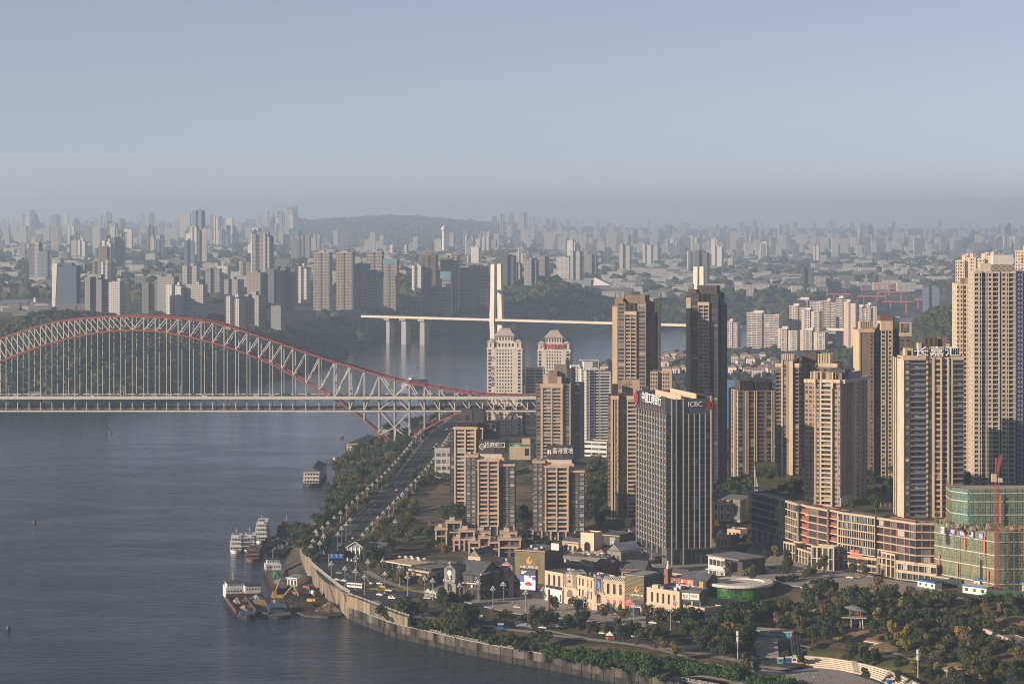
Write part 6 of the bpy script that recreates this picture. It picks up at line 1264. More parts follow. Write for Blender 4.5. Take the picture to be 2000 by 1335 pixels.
def lattice(t, w, z0, z1, y, n, m):
 mb = MB(); st = w/n; k = int((z1-z0)/st/1.6)+1; hz_ = (z1-z0)/k
 for i in range(n):
  for j in range(k): x0,x1,a,b = i*st,(i+1)*st,z0+j*hz_,z0+(j+1)*hz_; mb.bar((x0,y,a),(x1,y,b),.3,.25); mb.bar((x1,y,a),(x0,y,b),.3,.25)
 mb.build('lattice_screen', m, t.root, kind='stuff')
# building with the LED screen
t = lowrise('screen_building','dark lattice-clad mall block with a large lit advertising screen',(1006,1164.5),(1064,1169),17.2,1074,26,[M_DPANEL,M_CHAR,M_CHAR,M_ROOF],'S',1,cat='shopping centre',rspec='S')
t.part('lower_glass',G_SHOP,(.5,t.w*.97,-.4,-.05,0,6.2)); t.part('lintel',M_BLACK,(0,t.w,-.9,-.05,6.3,8.6)); lattice(t,t.w,9,t.h-.4,-.25,26,M_GRILLE); t.part('coping',mat('pink_coping',(0.42,0.26,0.21),.8),(-.4,t.w+.4,-.6,.4,t.h,t.h+.7)); t.part('screen_case',M_BLACK,(t.w*.19,t.w*.74,-1.4,-.5,4.5,17.6))
flame(t,t.w*.49,t.h-5.2,2.6); text('长嘉汇购物公园',1.75,M_SIGNW,t.root,(t.w*.49,-.6,t.h-10.4),ext=.06); text('CHANGJIAHUI SHOPPING PARK',.62,M_SIGNW,t.root,(t.w*.49,-.6,t.h-11.2),ext=.04)
x0, x1 = t.w*.21, t.w*.72
def em(name, col, s=1.0): return emis('screen_'+name, col, s)
def pane(name, m, a, b, c, d, y):
 mb = MB(); mb.quad((x0+(x1-x0)*a,y,c),(x0+(x1-x0)*b,y,c),(x0+(x1-x0)*b,y,d),(x0+(x1-x0)*a,y,d)); return mb.build(name,m,t.root)
pane('screen',em('grey',(0.30,0.30,0.33),.5),0,1,5.0,17.0,-1.45); pane('screen_header',em('dark',(0.03,0.03,0.04),.3),0,1,13.6,17.0,-1.47); pane('screen_backdrop',em('white',(0.55,0.55,0.62),.6),0,1,8,13.6,-1.48); pane('screen_banner',em('blue',(0.03,0.07,0.30),.5),.0,.28,9.4,13.6,-1.49); pane('screen_banner',em('red',(0.45,0.04,0.04),.5),.55,.72,12.2,13.6,-1.49); pane('screen_banner',em('blue',(0.03,0.07,0.30),.5),.78,1,11,13.2,-1.49); pane('screen_floor',em('floor',(0.45,0.42,0.50),.5),0,1,5.4,8,-1.49)
cm = MB(); cx_, cz_ = x0+(x1-x0)*.55, 8.4; k = (x1-x0)*.24
V = [Vector((a,b,0)) for a,b in [(-1,-.5),(-.7,-.62),(.7,-.66),(1,-.45),(1.02,-.05),(.7,.12),(.35,.5),(-.3,.52),(-.65,.15),(-1,.02)]]
for tri in tessellate_polygon([V]): cm.poly([(cx_+V[i].x*k,-1.52,cz_+V[i].y*k*.9+.6) for i in tri])
cm.build('screen_car',em('carred',(0.30,0.03,0.035),.5),t.root)
for k in range(3): pane('screen_text',em('lit',(0.6,0.6,0.66),.6),.05,.42-.08*k,16.0-k*.7,16.3-k*.7,-1.5)
t.plant(2,t.w-3,4,22,t.h,5,3); t.part('roof_frame_sign',M_WHITE,(t.w*1.02,t.w*1.28,8,8.5,t.h+.5,t.h+4.6)); t.done()
def gate(label, pL, pR, yt, pcols, seed, dark=False, zg=17.2, crem=None, split=.58):
 m = M_BRICK if dark else (crem or M_CSTONE); t = lowrise('gate_tower',label,pL,pR,zg,yt+9,9,[m,m,M_CHAR,M_ROOF],'S',1,par=0); hs_ = t.h*split
 t.part('upper_wall',M_BRICK,(.3,t.w-.3,-.35,8,hs_,t.h)); t.part('cornice',m,(-.5,t.w+.5,-.8,9.3,hs_-.7,hs_)); crenels(t,-.3,t.w+.3,-.3,hs_,m if not dark else M_LGREY); gable(t,0,t.w,0,9,t.h,2.8,M_LGREY if not dark else M_TILE,M_BRICK,'y',over=.35)
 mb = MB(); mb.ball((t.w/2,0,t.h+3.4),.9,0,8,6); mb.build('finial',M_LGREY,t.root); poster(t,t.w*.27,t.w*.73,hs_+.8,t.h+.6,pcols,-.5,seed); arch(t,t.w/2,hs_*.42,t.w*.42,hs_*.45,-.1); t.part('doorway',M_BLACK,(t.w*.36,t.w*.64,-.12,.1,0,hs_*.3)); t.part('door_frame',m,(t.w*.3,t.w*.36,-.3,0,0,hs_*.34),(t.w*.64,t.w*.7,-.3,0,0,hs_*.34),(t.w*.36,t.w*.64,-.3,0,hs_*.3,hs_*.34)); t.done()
gate('cream gate tower with a red and white poster left of the lit screen',(977,1161.5),(1002,1164.5),1093,[P_PINK,P_WHT,P_RED,P_SKIN],2)
gate('cream gate tower with a brown figure poster right of the screen block',(1100,1176.5),(1127,1182),1111,[P_SKIN,P_RED,P_WHT,P_DK],4)
gate('cream gate tower with dark posters in the cream shop row',(1160,1190.5),(1179,1192.5),1121,[P_DK,P_BLUE,P_WHT],5)
gate('dark grey brick gate tower with slim side windows left of the plaza',(868,1166),(890,1170),1099,[P_DK,P_SKIN,P_WHT],7,True,zg=17)
kdS = {'W':dict(fw=.42,h0=.22,h1=.9,dp=.3,mu=1),'N':dict(fw=.34,h0=.2,h1=.9,dp=.3,mu=0)}
t = lowrise('shop_building','cream shop building with a white shopfront beside the screen block',(1064,1170),(1100,1177),17.2,1116,16,[M_CSTONE,M_CSTONE,M_CHAR,M_ROOF],'S.4 W W W S.3',2,kd=kdS,par=1.0)
t.part('shopfront',M_WHITE,(t.w*.06,t.w*.98,-.9,-.05,0,7.5)); t.part('shop_glass',G_SHOP,(t.w*.1,t.w*.94,-.5,-.02,7.6,9.2)); t.part('shop_door',M_BLACK,(t.w*.32,t.w*.5,-.95,-.88,0,3.8)); t.part('figure_panel',P_DK,(t.w*.88,t.w*.95,-.95,-.88,.6,5)); t.done()
t = lowrise('shop_building','tall cream stone shop front with three rows of windows in full sun',(1127,1182),(1160,1190.5),17.2,1124,16,[M_CSTONE,M_CSTONE,M_CHAR,M_ROOF],'S.3 W W S.5 N N S.3',3,kd=kdS,par=1.1); t.part('cornice',M_CSTONE,(-.3,t.w+.3,-.7,.2,t.h-.3,t.h+.4)); t.plant(1,t.w-2,3,13,t.h,7,4); t.done()
t = lowrise('shop_building','rounded cream shop corner with tall windows and red panels',(1179,1192.5),(1220,1196.5),17.2,1133,17,[M_CSTONE,M_CSTONE,M_CHAR,M_ROOF],'S.4 W S.2 W S.2 W S.3',2,kd={'W':dict(fw=.5,h0=.25,h1=.85,dp=.4,mu=1)},par=.8); t.part('cornice',M_CSTONE,(-.3,t.w+.4,-.8,.2,t.h-.3,t.h+.5)); t.part('string_course',M_CSTONE,(-.1,t.w+.2,-.45,.1,t.h*.46,t.h*.5))
for k in range(3): t.part('red_panel',P_RED,(t.w*(.17+.29*k),t.w*(.17+.29*k)+1.3,-.2,-.05,5.2,7.2))
for k in range(12): mb = MB(); mb.bar((t.w*k/12,-.3,t.h+.5),(t.w*k/12+.6,1.6,t.h+2.6),.5,.2); mb.build('roof_louvre',M_LGREY,t.root)
t.done()
t = lowrise('screen_building','small dark lattice block with an orange flame emblem at the plaza end',(1221,1197),(1258,1201),17.2,1122,18,[M_DPANEL,M_CHAR,M_CHAR,M_ROOF],'S',1,cat='shopping centre')
lattice(t,t.w,8.5,t.h-.3,-.25,13,M_GRILLE); flame(t,t.w*.62,t.h-7.5,1.9); text('长嘉汇购物公园',1.25,M_SIGNW,t.root,(t.w*.62,-.6,t.h-11.6),ext=.05); t.part('red_shop',P_RED,(.4,t.w*.42,-.35,-.05,4.4,8.2)); t.part('portal',M_LGREY,(t.w*.45,t.w*1.0,-3,-.1,4.6,5.3)); t.part('portal_post',M_LGREY,(t.w*.95,t.w*1.0,-3,-2.5,-.2,4.6)); t.part('dark_glass',G_BLUE,(t.w*.45,t.w*.95,-.3,-.05,0,4.4)); t.part('coping',M_GREY,(-.3,t.w+.3,-.5,18,t.h,t.h+.5)); t.done()
t = lowrise('hall_building','cream hall with five tall slots, half behind trees, near the round green drum',(1263,1203),(1327,1213),17,1148,22,[M_CSTONE,M_CSTONE,M_CHAR,M_ROOF],'S.5 W W W W W S.4',2,kd={'W':dict(fw=.36,h0=.2,h1=.82,dp=.5,mu=1)},rspec='S'); t.part('string_course',M_CSTONE,(-.2,t.w+.2,-.5,.1,t.h*.44,t.h*.5)); t.plant(2,t.w-3,4,18,t.h,8,6); t.part('skylight',M_CSTONE,(1.5,6,3,7,t.h,t.h+2)); t.done()
t = lowrise('wing_building','low cream wing behind the riverside trees, right of the cream hall',(1327,1213),(1376,1222),16.5,1180,14,[M_CSTONE,M_CSTONE,M_CHAR,M_PAVE],'S.4 V S.3 V S.3 V S.4',1,par=.6); t.done()
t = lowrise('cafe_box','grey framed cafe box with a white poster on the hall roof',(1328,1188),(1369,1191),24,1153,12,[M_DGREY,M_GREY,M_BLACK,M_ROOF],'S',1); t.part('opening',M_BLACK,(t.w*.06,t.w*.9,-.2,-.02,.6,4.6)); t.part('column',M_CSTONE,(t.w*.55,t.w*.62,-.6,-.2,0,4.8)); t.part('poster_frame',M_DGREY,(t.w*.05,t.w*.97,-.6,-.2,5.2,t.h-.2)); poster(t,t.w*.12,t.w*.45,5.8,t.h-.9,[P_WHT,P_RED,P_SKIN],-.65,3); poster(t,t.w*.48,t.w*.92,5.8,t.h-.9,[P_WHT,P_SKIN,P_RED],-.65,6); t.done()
t = lowrise('retaining_wall','plain cream retaining wall below the round green drum',(1375,1190),(1440,1196),17.5,1169,3,[M_CSTONE,M_CSTONE,M_CHAR,M_PAVE],'S',1,cat='wall'); mb = MB()
for k in range(24): mb.bar((t.w*k/24,0,t.h+.8),(t.w*k/24,0,t.h+2),.12,.12)
mb.bar((0,0,t.h+2),(t.w,0,t.h+2),.15,.15); mb.build('railing',M_DGREY,t.root); t.done()
# brick and gabled houses behind the cream row
kdA = {'W':dict(fw=.5,h0=.3,h1=.8,mu=1)}
t = lowrise('brick_house','grey brick terrace with a row of pale arches behind the cream shops',(1084,1140),(1160,1148),20,1098,14,[M_BRICK,M_CSTONE,M_CHAR,M_ROOF],'S',1); t.part('cornice',M_CSTONE,(-.3,t.w+.3,-.5,.2,t.h-.2,t.h+.6))
for k in range(6): arch(t,t.w*(k+.5)/6,t.h*.30,t.w/6*.72,t.h*.5,-.1)
t.plant(2,t.w-4,3,11,t.h,6,8); t.done()
t = lowrise('brick_house','red brick house with three pale arched windows behind the cream shops',(1159,1143),(1186,1147),20,1102,14,[M_RED,M_CSTONE,M_CHAR,M_ROOF],'S',1); gable(t,0,t.w,0,14,t.h,3.2,M_TILE,M_RED,'x')
for k in range(3): arch(t,t.w*(k+.5)/3,t.h*.35,t.w/3*.62,t.h*.5,-.1)
t.done()
t = lowrise('brick_house','red brick gabled house with arched windows beside the small lattice block',(1212,1150),(1258,1152),20,1112,18,[M_RED,M_CSTONE,M_CHAR,M_ROOF],'S',1); gable(t,0,t.w,0,18,t.h,5.0,M_TILE,M_RED,'x',over=.8); mb = MB(); mb.poly([(0,-.2,0),(0,18.2,0),(0,18.2,t.h+1),(0,9,t.h+6.2),(0,-.2,t.h+1)]); mb.build('gable_wall',mat('pale_red_brick',(0.40,0.20,0.15),.9),t.root)
for k in range(3): arch(t,t.w*(.2+.3*k),t.h*.60,3.0,t.h*.28,-.1); arch(t,t.w*(.2+.3*k),t.h*.1,3.4,t.h*.4,-.1)
t.done()
t = lowrise('gable_hall','grey brick hall with a pale gable roof and hanging banner above the shops',(1186,1118),(1213,1122),21,1074,18,[M_BRICK,M_LGREY,M_CHAR,M_ROOF],'S.4 W S.2 W S.2 W S.4',1,kd={'W':dict(fw=.7,h0=.2,h1=.85,dp=.4)}); gable(t,0,t.w,0,18,t.h,5,M_LGREY,M_BRICK,'y',over=.7); mb = MB(); mb.ball((t.w/2,-.3,t.h+5.6),1.3,0,8,6); mb.build('finial',M_LGREY,t.root); t.part('banner',P_WHT,(t.w*.38,t.w*.62,-.5,-.35,2,t.h*.6)); crenels(t,-1,t.w+1,-1,1.2,M_LGREY,8); t.done()
t = lowrise('cream_block','plain cream block with one arched window on the upper shop roofs',(1134,1082),(1160,1084),22,1041,12,[mat('light_cream',(0.66,0.53,0.38),.8,.05),M_CSTONE,M_CHAR,M_ROOF],'S',1); arch(t,t.w*.5,t.h*.12,t.w*.42,t.h*.5,-.1,G_BLUE); t.done()
t = lowrise('roof_deck','long grey shop building with green shutters under a roof cafe',(1085,1118),(1186,1124),21,1086,22,[M_BRICK,M_GREY,M_CHAR,M_ROOF],'S.5 V S.4 V S.3 V S.4',1); 
for k in range(2): t.part('green_shutter',mat('green_shutter',(0.08,0.26,0.09),.6),(t.w*(.54+.17*k),t.w*(.54+.17*k)+6,-.35,-.05,3,7))
rr = random.Random(3)
for k in range(14): mb = MB(); xx, yy = rr.uniform(3,t.w-4), rr.uniform(2,18); mb.bar((xx,yy,t.h),(xx,yy,t.h+2.3),.1,.1); mb.tube((xx,yy,t.h+2.0),(xx,yy,t.h+2.9),1.5,.05,8); mb.build('parasol',rr.choice([M_WHITE,M_LGREY,P_RED,M_CSTONE]),t.root)
t.done()
t = lowrise('dark_block','long dark slate shop block behind the plain cream one',(1160,1068),(1210,1072),22,1043,20,[M_CHAR,M_GREY,M_CHAR,M_TILE],'S.5 V S.5 V S.5',1); t.part('coping',M_CSTONE,(-.2,t.w+.2,-.4,.2,t.h,t.h+.5)); t.done()
t = lowrise('gabled_house','small cream gabled house beside the bank office tower',(1213,1054),(1235,1060),22,1034,22,[M_CSTONE,M_CSTONE,M_CHAR,M_ROOF],'S',1); gable(t,0,t.w,0,26,t.h,3.4,M_TILE,M_CSTONE,'y'); arch(t,t.w/2,1.5,3.2,6,-.1); t.part('chimney',M_CSTONE,(-6,-2,6,9,-1,t.h+7)); t.done()
# white and dark shop pavilion, poster house, brick tower
t = lowrise('glass_shop','grey and white two-storey shop pavilion with a flat metal roof by the bank office',(1383,1121),(1416,1127),20.5,1087,22,[M_LGREY,M_LGREY,M_CHAR,M_ROOF],'S.3 V V V V S.3',2,kd={'V':dict(fw=.86,h0=.3,h1=.85,mu=1)},lspec='V V V V',rspec='S'); t.part('roof',mat('metal_roof',(0.20,0.19,0.185),.6),(-.8,t.w+14,-.8,23,t.h+.9,t.h+1.7)); t.part('dark_wing',M_DBROWN,(t.w,t.w+13,3,22,-1,t.h+.8)); t.part('red_shop_sign',P_RED,(t.w+2,t.w+7,2.7,3,t.h*.5,t.h*.75)); t.part('canopy',M_LGREY,(0,t.w+2,-2.2,0,3.4,3.9)); t.done()
t = lowrise('poster_house','dark roofed house with two large red posters',(1329,1151),(1355,1154),21,1128,12,[P_DK,M_CHAR,M_CHAR,M_ROOF],'S',1); poster(t,.3,t.w*.49,.8,t.h-.4,[P_RED,P_DK,P_PINK,P_WHT],-.15,8); poster(t,t.w*.51,t.w-.3,.8,t.h-.4,[P_PINK,P_WHT,P_RED,P_SKIN],-.15,12); t.block(t.w+.02,t.w+9,-.0,12,-2,1,t.h+2,f='S V S V',par=0); gable(t,0,t.w+9,0,12,t.h,3.6,M_TILE,M_CHAR,'x',over=.7); t.part('yellow_poster',mat('poster_yellow',(0.45,0.33,0.06),.6),(t.w+4,t.w+7,-.2,-.02,1,t.h-.6)); t.done()
t = lowrise('brick_tower','slim red brick tower with a pale finial behind the cream hall',(1297,1146),(1304,1147),21,1112,4,[M_RED,M_RED,M_CHAR,M_ROOF],'S',1); mb = MB(); mb.tube((t.w/2,2,t.h),(t.w/2,2,t.h+4.5),1.2,.5,8); mb.ball((t.w/2,2,t.h+4.8),.8,0,8,6); mb.build('finial',M_LGREY,t.root); t.block(t.w+.02,t.w+20,2,10,-2,1,t.h*.55+2,f='S',par=.4); [arch(t,t.w+4+6*k,.5,3.6,t.h*.4,1.9) for k in range(3)]; t.done()
for i,(pL,pR,zg,yt,mw_,rf,al,lab) in enumerate((((1046,1108),(1076,1112),20,1092,M_BRICK,M_TILE,'x','grey tiled shop roof just left of the roof cafe'),((1098,1074),(1130,1077),22,1058,M_CSTONE,M_TILE,'x','cream shop with a grey tile roof below the second slab block'),((1163,1092),(1184,1095),21,1078,M_RED,M_TILE,'y','small red brick gable left of the banner hall'),((1216,1098),(1246,1102),20.5,1082,M_BRICK,M_TILE,'x','low grey brick shop against the bank office foot'),((1262,1140),(1292,1144),20,1126,M_BRICK,M_ROOF,'x','dark roofed kiosk row between the lattice block and brick tower'),((1022,1096),(1048,1100),20,1083,M_CSTONE,M_TILE,'y','cream gable below the wide townhouse'),((1308,1132),(1334,1135),20.5,1120,M_CSTONE,M_TILE,'x','cream shop behind the red poster house'),((1190,1066),(1212,1068),22,1054,M_BRICK,M_TILE,'y','small grey gable beside the dark slate block'),((966,1118),(992,1120),18.5,1098,M_CSTONE,M_LGREY,'x','pale roofed shop behind the cream gate tower'),((850,1118),(884,1121),18.5,1104,MATS.get('dark_brick',M_BRICK),M_TILE,'x','dark tiled roof behind the dark brick gate'),((1398,1062),(1424,1064),23,1048,M_CSTONE,M_PAVE,'x','cream stall row in the yard right of the bank office'),((1420,1046),(1446,1048),24,1034,M_PEACH,M_PAVE,'x','peach terrace block below the classical hall'))):
 t = lowrise('small_shop',lab,pL,pR,zg,yt,11,[mw_,M_CSTONE,M_CHAR,rf],'S.3 W W W S.3',1,kd={'W':dict(fw=.55,h0=.3,h1=.75)})
 if rf in (M_TILE,M_LGREY): gable(t,0,t.w,0,11,t.h,3,rf,mw_,al,over=.6)
 t.plant(1,t.w-3,2,8,t.h,3,i+50); t.done()
# left of the plaza: dark brick quarter, glass restaurant, old villas
t = lowrise('brick_hall','dark grey brick hall with a swept tile roof left of the plaza',(893,1168),(938,1172),17,1118,24,[mat('dark_brick',(0.085,0.082,0.085),.85,.15),M_GREY,M_CHAR,M_ROOF],'S.4 V S.3 V S.3 V S.4',2); gable(t,0,t.w,0,24,t.h,6.5,M_TILE,t.mats[0],'x',over=1.2); t.part('sign_strip',M_LGREY,(t.w*.1,t.w*.9,-.4,-.1,t.h*.62,t.h*.66)); t.part('emblem_sign',M_SIGNW,(t.w*.62,t.w*.68,-.5,-.3,t.h*.48,t.h*.58)); t.part('ridge_end',M_LGREY,(-1.2,-.6,-1,12,t.h-.3,t.h+1),(t.w+.6,t.w+1.2,-1,12,t.h-.3,t.h+1)); t.done()
t = lowrise('brick_portal','dark grey brick portal with a tall recess next to the dark hall',(941,1166),(970,1168),17,1113,16,[MATS['dark_brick'],M_GREY,M_CHAR,M_ROOF],'S.5 A2 S.5',1,kd={'A':dict(fw=.8,h0=.1,h1=.8,dp=1.5,s=0,b=0,mu=1)}); t.part('cornice',M_GREY,(-.5,t.w+.5,-.7,.3,t.h-.5,t.h+.4)); t.done()
t = lowrise('gabled_house','grey stepped-gable house with cream trim behind the dark brick hall',(914,1122),(938,1124),19,1085,16,[M_CSTONE,M_BRICK,M_CHAR,M_ROOF],'S W S',1,kd={'W':dict(fw=.7,h0=.35,h1=.85)}); gable(t,0,t.w,0,20,t.h,4.5,M_TILE,M_BRICK,'y'); mb = MB(); mb.ball((t.w/2,-.2,t.h+5),1,0,8,6); mb.build('finial',M_LGREY,t.root); t.done()
t = lowrise('restaurant','two-storey glass restaurant with cream roof slabs among dark trees',(757,1125),(842,1140),18,1096,18,[M_DGREY,M_CSTONE,M_CHAR,M_ROOF],'V V V V V V V V',2,cat='restaurant',kd={'V':dict(fw=.9,h0=.1,h1=.9,dp=1.2,mu=2)},par=0); 
for x0_,x1_,z_ in ((.02,.62,t.h),(.55,1.02,t.h-2.6),(.5,1.05,4.6)): t.part('roof_slab',M_CSTONE,(t.w*x0_,t.w*x1_,-2.5,18.5,z_,z_+.9))
for k in range(10): mb = MB(); xx = t.w*(.12+.05*k); mb.tube((xx,6+(k%3)*3,t.h+.9),(xx,6+(k%3)*3,t.h+3.4),.06,.06,4); mb.tube((xx,6+(k%3)*3,t.h+3.0),(xx,6+(k%3)*3,t.h+3.9),1.6,.05,8); mb.build('parasol',M_WHITE,t.root)
t.done()
for i,(pL,pR,yt,lab) in enumerate((((678,1092),(712,1094),1068,'old grey villa with a white-trimmed gable by the road curve'),((716,1088),(750,1090),1066,'old grey colonnaded villa beside the gabled one'))):
 t = lowrise('old_villa',lab,pL,pR,17,yt,12,[M_GREY,M_WHITE,M_CHAR,M_ROOF],'P.3 W P.3 W P.3 W P.3 W P.3',1+i,cat='house',kd={'W':dict(fw=.6,h0=.15,h1=.8)}); gable(t,0,t.w,0,12,t.h,4 if i == 0 else 2.5,M_TILE,M_BRICK,'y' if i == 0 else 'x',over=.8)
 if i == 0: mb = MB(); mb.bar((-.8,-.9,t.h-.3),(t.w/2,-.9,t.h+4.1),.5,.4); mb.bar((t.w+.8,-.9,t.h-.3),(t.w/2,-.9,t.h+4.1),.5,.4); mb.build('bargeboard',M_WHITE,t.root)
 t.done()
# neo-classical hall, white school, green-roofed gym, tan annex
t = lowrise('classical_hall','grey brick hall with pale window surrounds and a dormered roof beyond the bank office',(1391,1010),(1446,1014),26,982,26,[M_BRICK,M_CSTONE,M_CHAR,M_ROOF],'S.4 V S.4 V S.4 V S.6 V1.6 S.2',2,kd={'V':dict(fw=.62,h0=.2,h1=.85,s=1,b=1,dp=.4,mu=1)}); gable(t,0,t.w,0,24,t.h,6,M_TILE,M_BRICK,'x',over=.8); t.part('cornice',M_CSTONE,(-.5,t.w+.5,-.8,.3,t.h-.4,t.h+.5)); [t.part('dormer',M_CSTONE,(t.w*(.25+.24*k),t.w*(.25+.24*k)+2.6,-.2,5,t.h+.8,t.h+3)) for k in range(2)]; t.part('pediment',M_BRICK,(t.w*.76,t.w*1.0,-1,8,0,t.h+4)); arch(t,t.w*.88,t.h*.5,4,t.h*.5,-1.1); t.done()
t = lowrise('school','white school block with gridded windows by the road',(849,930),(886,930),20,882,22,[M_LGREY,M_WHITE,M_CHAR,M_ROOF],'S.2 V V V S.2',4,cat='school',kd={'V':dict(fw=.8,h0=.25,h1=.85,mu=3,fm=M_WHITE)},lspec='S'); t.part('roof_plate',M_WHITE,(-.5,t.w+.5,-.6,22,t.h+.8,t.h+1.3)); t.done()
t = lowrise('gym_hall','cream hall with a green and white striped roof between the beige towers',(995,893),(1036,893),30,872,30,[M_CSTONE,M_CSTONE,M_CHAR,mat('green_roof',(0.05,0.19,0.10),.7)],'S S W',1,par=.4); [t.part('roof_stripe',M_LGREY,(t.w*.2,t.w*.48,3+4*k,5+4*k,t.h+.05,t.h+.2)) for k in range(5)]; t.part('stair_block',M_CSTONE,(t.w*.6,t.w*1.0,22,30,t.h,t.h+5)); t.done()
t = lowrise('annex','pale peach annex with square windows beside the hip-roofed tower',(1028,852),(1050,852),14,807,24,[M_CSTONE,M_CSTONE,M_CHAR,M_ROOF],'W S W',4,cat='office',kd={'W':dict(fw=.6,h0=.3,h1=.75)}); t.part('shop_sign',P_WHT,(0,t.w,-.6,-.1,8,10)); t.done()
t = lowrise('low_block','white low block with dark window bands behind the white apartment tower',(1140,886),(1185,888),26,862,20,[M_LGREY,M_WHITE,M_CHAR,M_ROOF],'H H H',3,kd={'H':dict(fw=.9,h0=.35,h1=.8,mu=3)}); t.done()
# stacked townhouses under the beige slabs
kdT = {'V':dict(fw=.86,h0=.12,h1=.88,dp=.8,mu=2)}
TH = [(851,872,1058,1034,21,'leftmost townhouse, half hidden by a dark tree'),(872,900,1055,1021,22,'tall townhouse at the back left with a roof terrace'),(886,907,1070,1055,20,'low planted townhouse at the front left'),(897,926,1066,1038,21.5,'townhouse with a planted terrace in the middle left'),(926,956,1064,1041,22,'townhouse at the back with a flat cream roof'),(916,938,1078,1060,20,'front townhouse with dark glass between cream piers'),(936,956,1082,1051,20,'taller front townhouse with white mullions'),(955,978,1083,1060,20,'front townhouse with a pink parapet'),(974,1016,1083,1054,20.5,'wide front townhouse under a long cream slab on one pier'),(978,1008,1066,1042,23,'townhouse at the back right beneath the first slab block'),(1018,1041,1047,1036,25,'small cream pavilion between the two slab blocks')]
for a,b,yb,yt,zg,lab in TH:
 t = lowrise('townhouse',lab,(a,yb),(b,yb),zg,yt,13,[M_BROWN,M_PEACH,M_CHAR,M_PAVE],'V S.15 V',max(1,round((yb-yt)/10)),cat='house',kd=kdT,lspec='V V',rspec='S V',par=0); t.part('roof_slab',M_PEACH,(-.9,t.w+.9,-1.8,13,t.h,t.h+.9)); t.part('pier',M_PEACH,(-.5,.7,-1.5,-.2,-2,t.h)); t.part('pier',M_PEACH,(t.w-.6,t.w+.5,-1.5,-.2,-2,t.h)); t.part('balcony_edge',M_PEACH,(.7,t.w-.6,-1.3,-.05,t.h*.45,t.h*.45+.9))
 mb = MB(); mb.box(t.w*.2,t.w*.55,5,9,t.h+.9,t.h+3.2); mb.build('roof_room',M_PEACH,t.root); t.done()

# ---------------------------------------------------------------- scaffolded building site
def net_mat(name, c1, c2, c3):
 m, nt, b = _base(name); L = nt.links; tc = nt.nodes.new('ShaderNodeTexCoord'); br = nt.nodes.new('ShaderNodeTexBrick'); mp = nt.nodes.new('ShaderNodeMapping'); mp.inputs['Rotation'].default_value = (R(90),0,0); L.new(tc.outputs['Object'],mp.inputs[0])
 br.offset = 0; br.inputs['Color1'].default_value = (*c1,1); br.inputs['Color2'].default_value = (*c2,1); br.inputs['Mortar'].default_value = (*c3,1); br.inputs['Scale'].default_value = 1; br.inputs['Brick Width'].default_value = 1.5; br.inputs['Row Height'].default_value = 1.8; br.inputs['Mortar Size'].default_value = .14; br.inputs['Bias'].default_value = 0
 L.new(mp.outputs[0],br.inputs['Vector']); no = nt.nodes.new('ShaderNodeTexNoise'); no.inputs['Scale'].default_value = .16; no.inputs['Detail'].default_value = 6; L.new(tc.outputs['Object'],no.inputs['Vector'])
 n2 = nt.nodes.new('ShaderNodeTexNoise'); n2.inputs['Scale'].default_value = 1.4; n2.inputs['Detail'].default_value = 3; L.new(tc.outputs['Object'],n2.inputs['Vector'])
 r = ramp(nt,[(.35,(.55,.75,.75)),(.5,(1,1,1)),(.66,(1.5,1.15,.75))]); L.new(no.outputs['Fac'],r.inputs[0]); vm = nt.nodes.new('ShaderNodeVectorMath'); vm.operation = 'MULTIPLY'; L.new(br.outputs['Color'],vm.inputs[0]); L.new(r.outputs[0],vm.inputs[1])
 mr = nt.nodes.new('ShaderNodeMapRange'); mr.inputs['From Min'].default_value = .3; mr.inputs['From Max'].default_value = .7; mr.inputs['To Min'].default_value = .55; mr.inputs['To Max'].default_value = 1.4; L.new(n2.outputs['Fac'],mr.inputs['Value']); v2 = nt.nodes.new('ShaderNodeVectorMath'); v2.operation = 'SCALE'; L.new(vm.outputs[0],v2.inputs[0]); L.new(mr.outputs[0],v2.inputs['Scale']); L.new(v2.outputs[0],b.inputs['Base Color']); b.inputs['Roughness'].default_value = .9; return m
M_NET = net_mat('green_scaffold_net',(0.19,0.235,0.185),(0.15,0.235,0.20),(0.24,0.20,0.11)); M_NET2 = net_mat('teal_scaffold_net',(0.12,0.25,0.22),(0.10,0.21,0.19),(0.14,0.20,0.16)); M_POLE = mat('scaffold_pole',(0.26,0.19,0.09),.7,.2); M_NETW = mat('white_net_band',(0.50,0.52,0.48),.8)
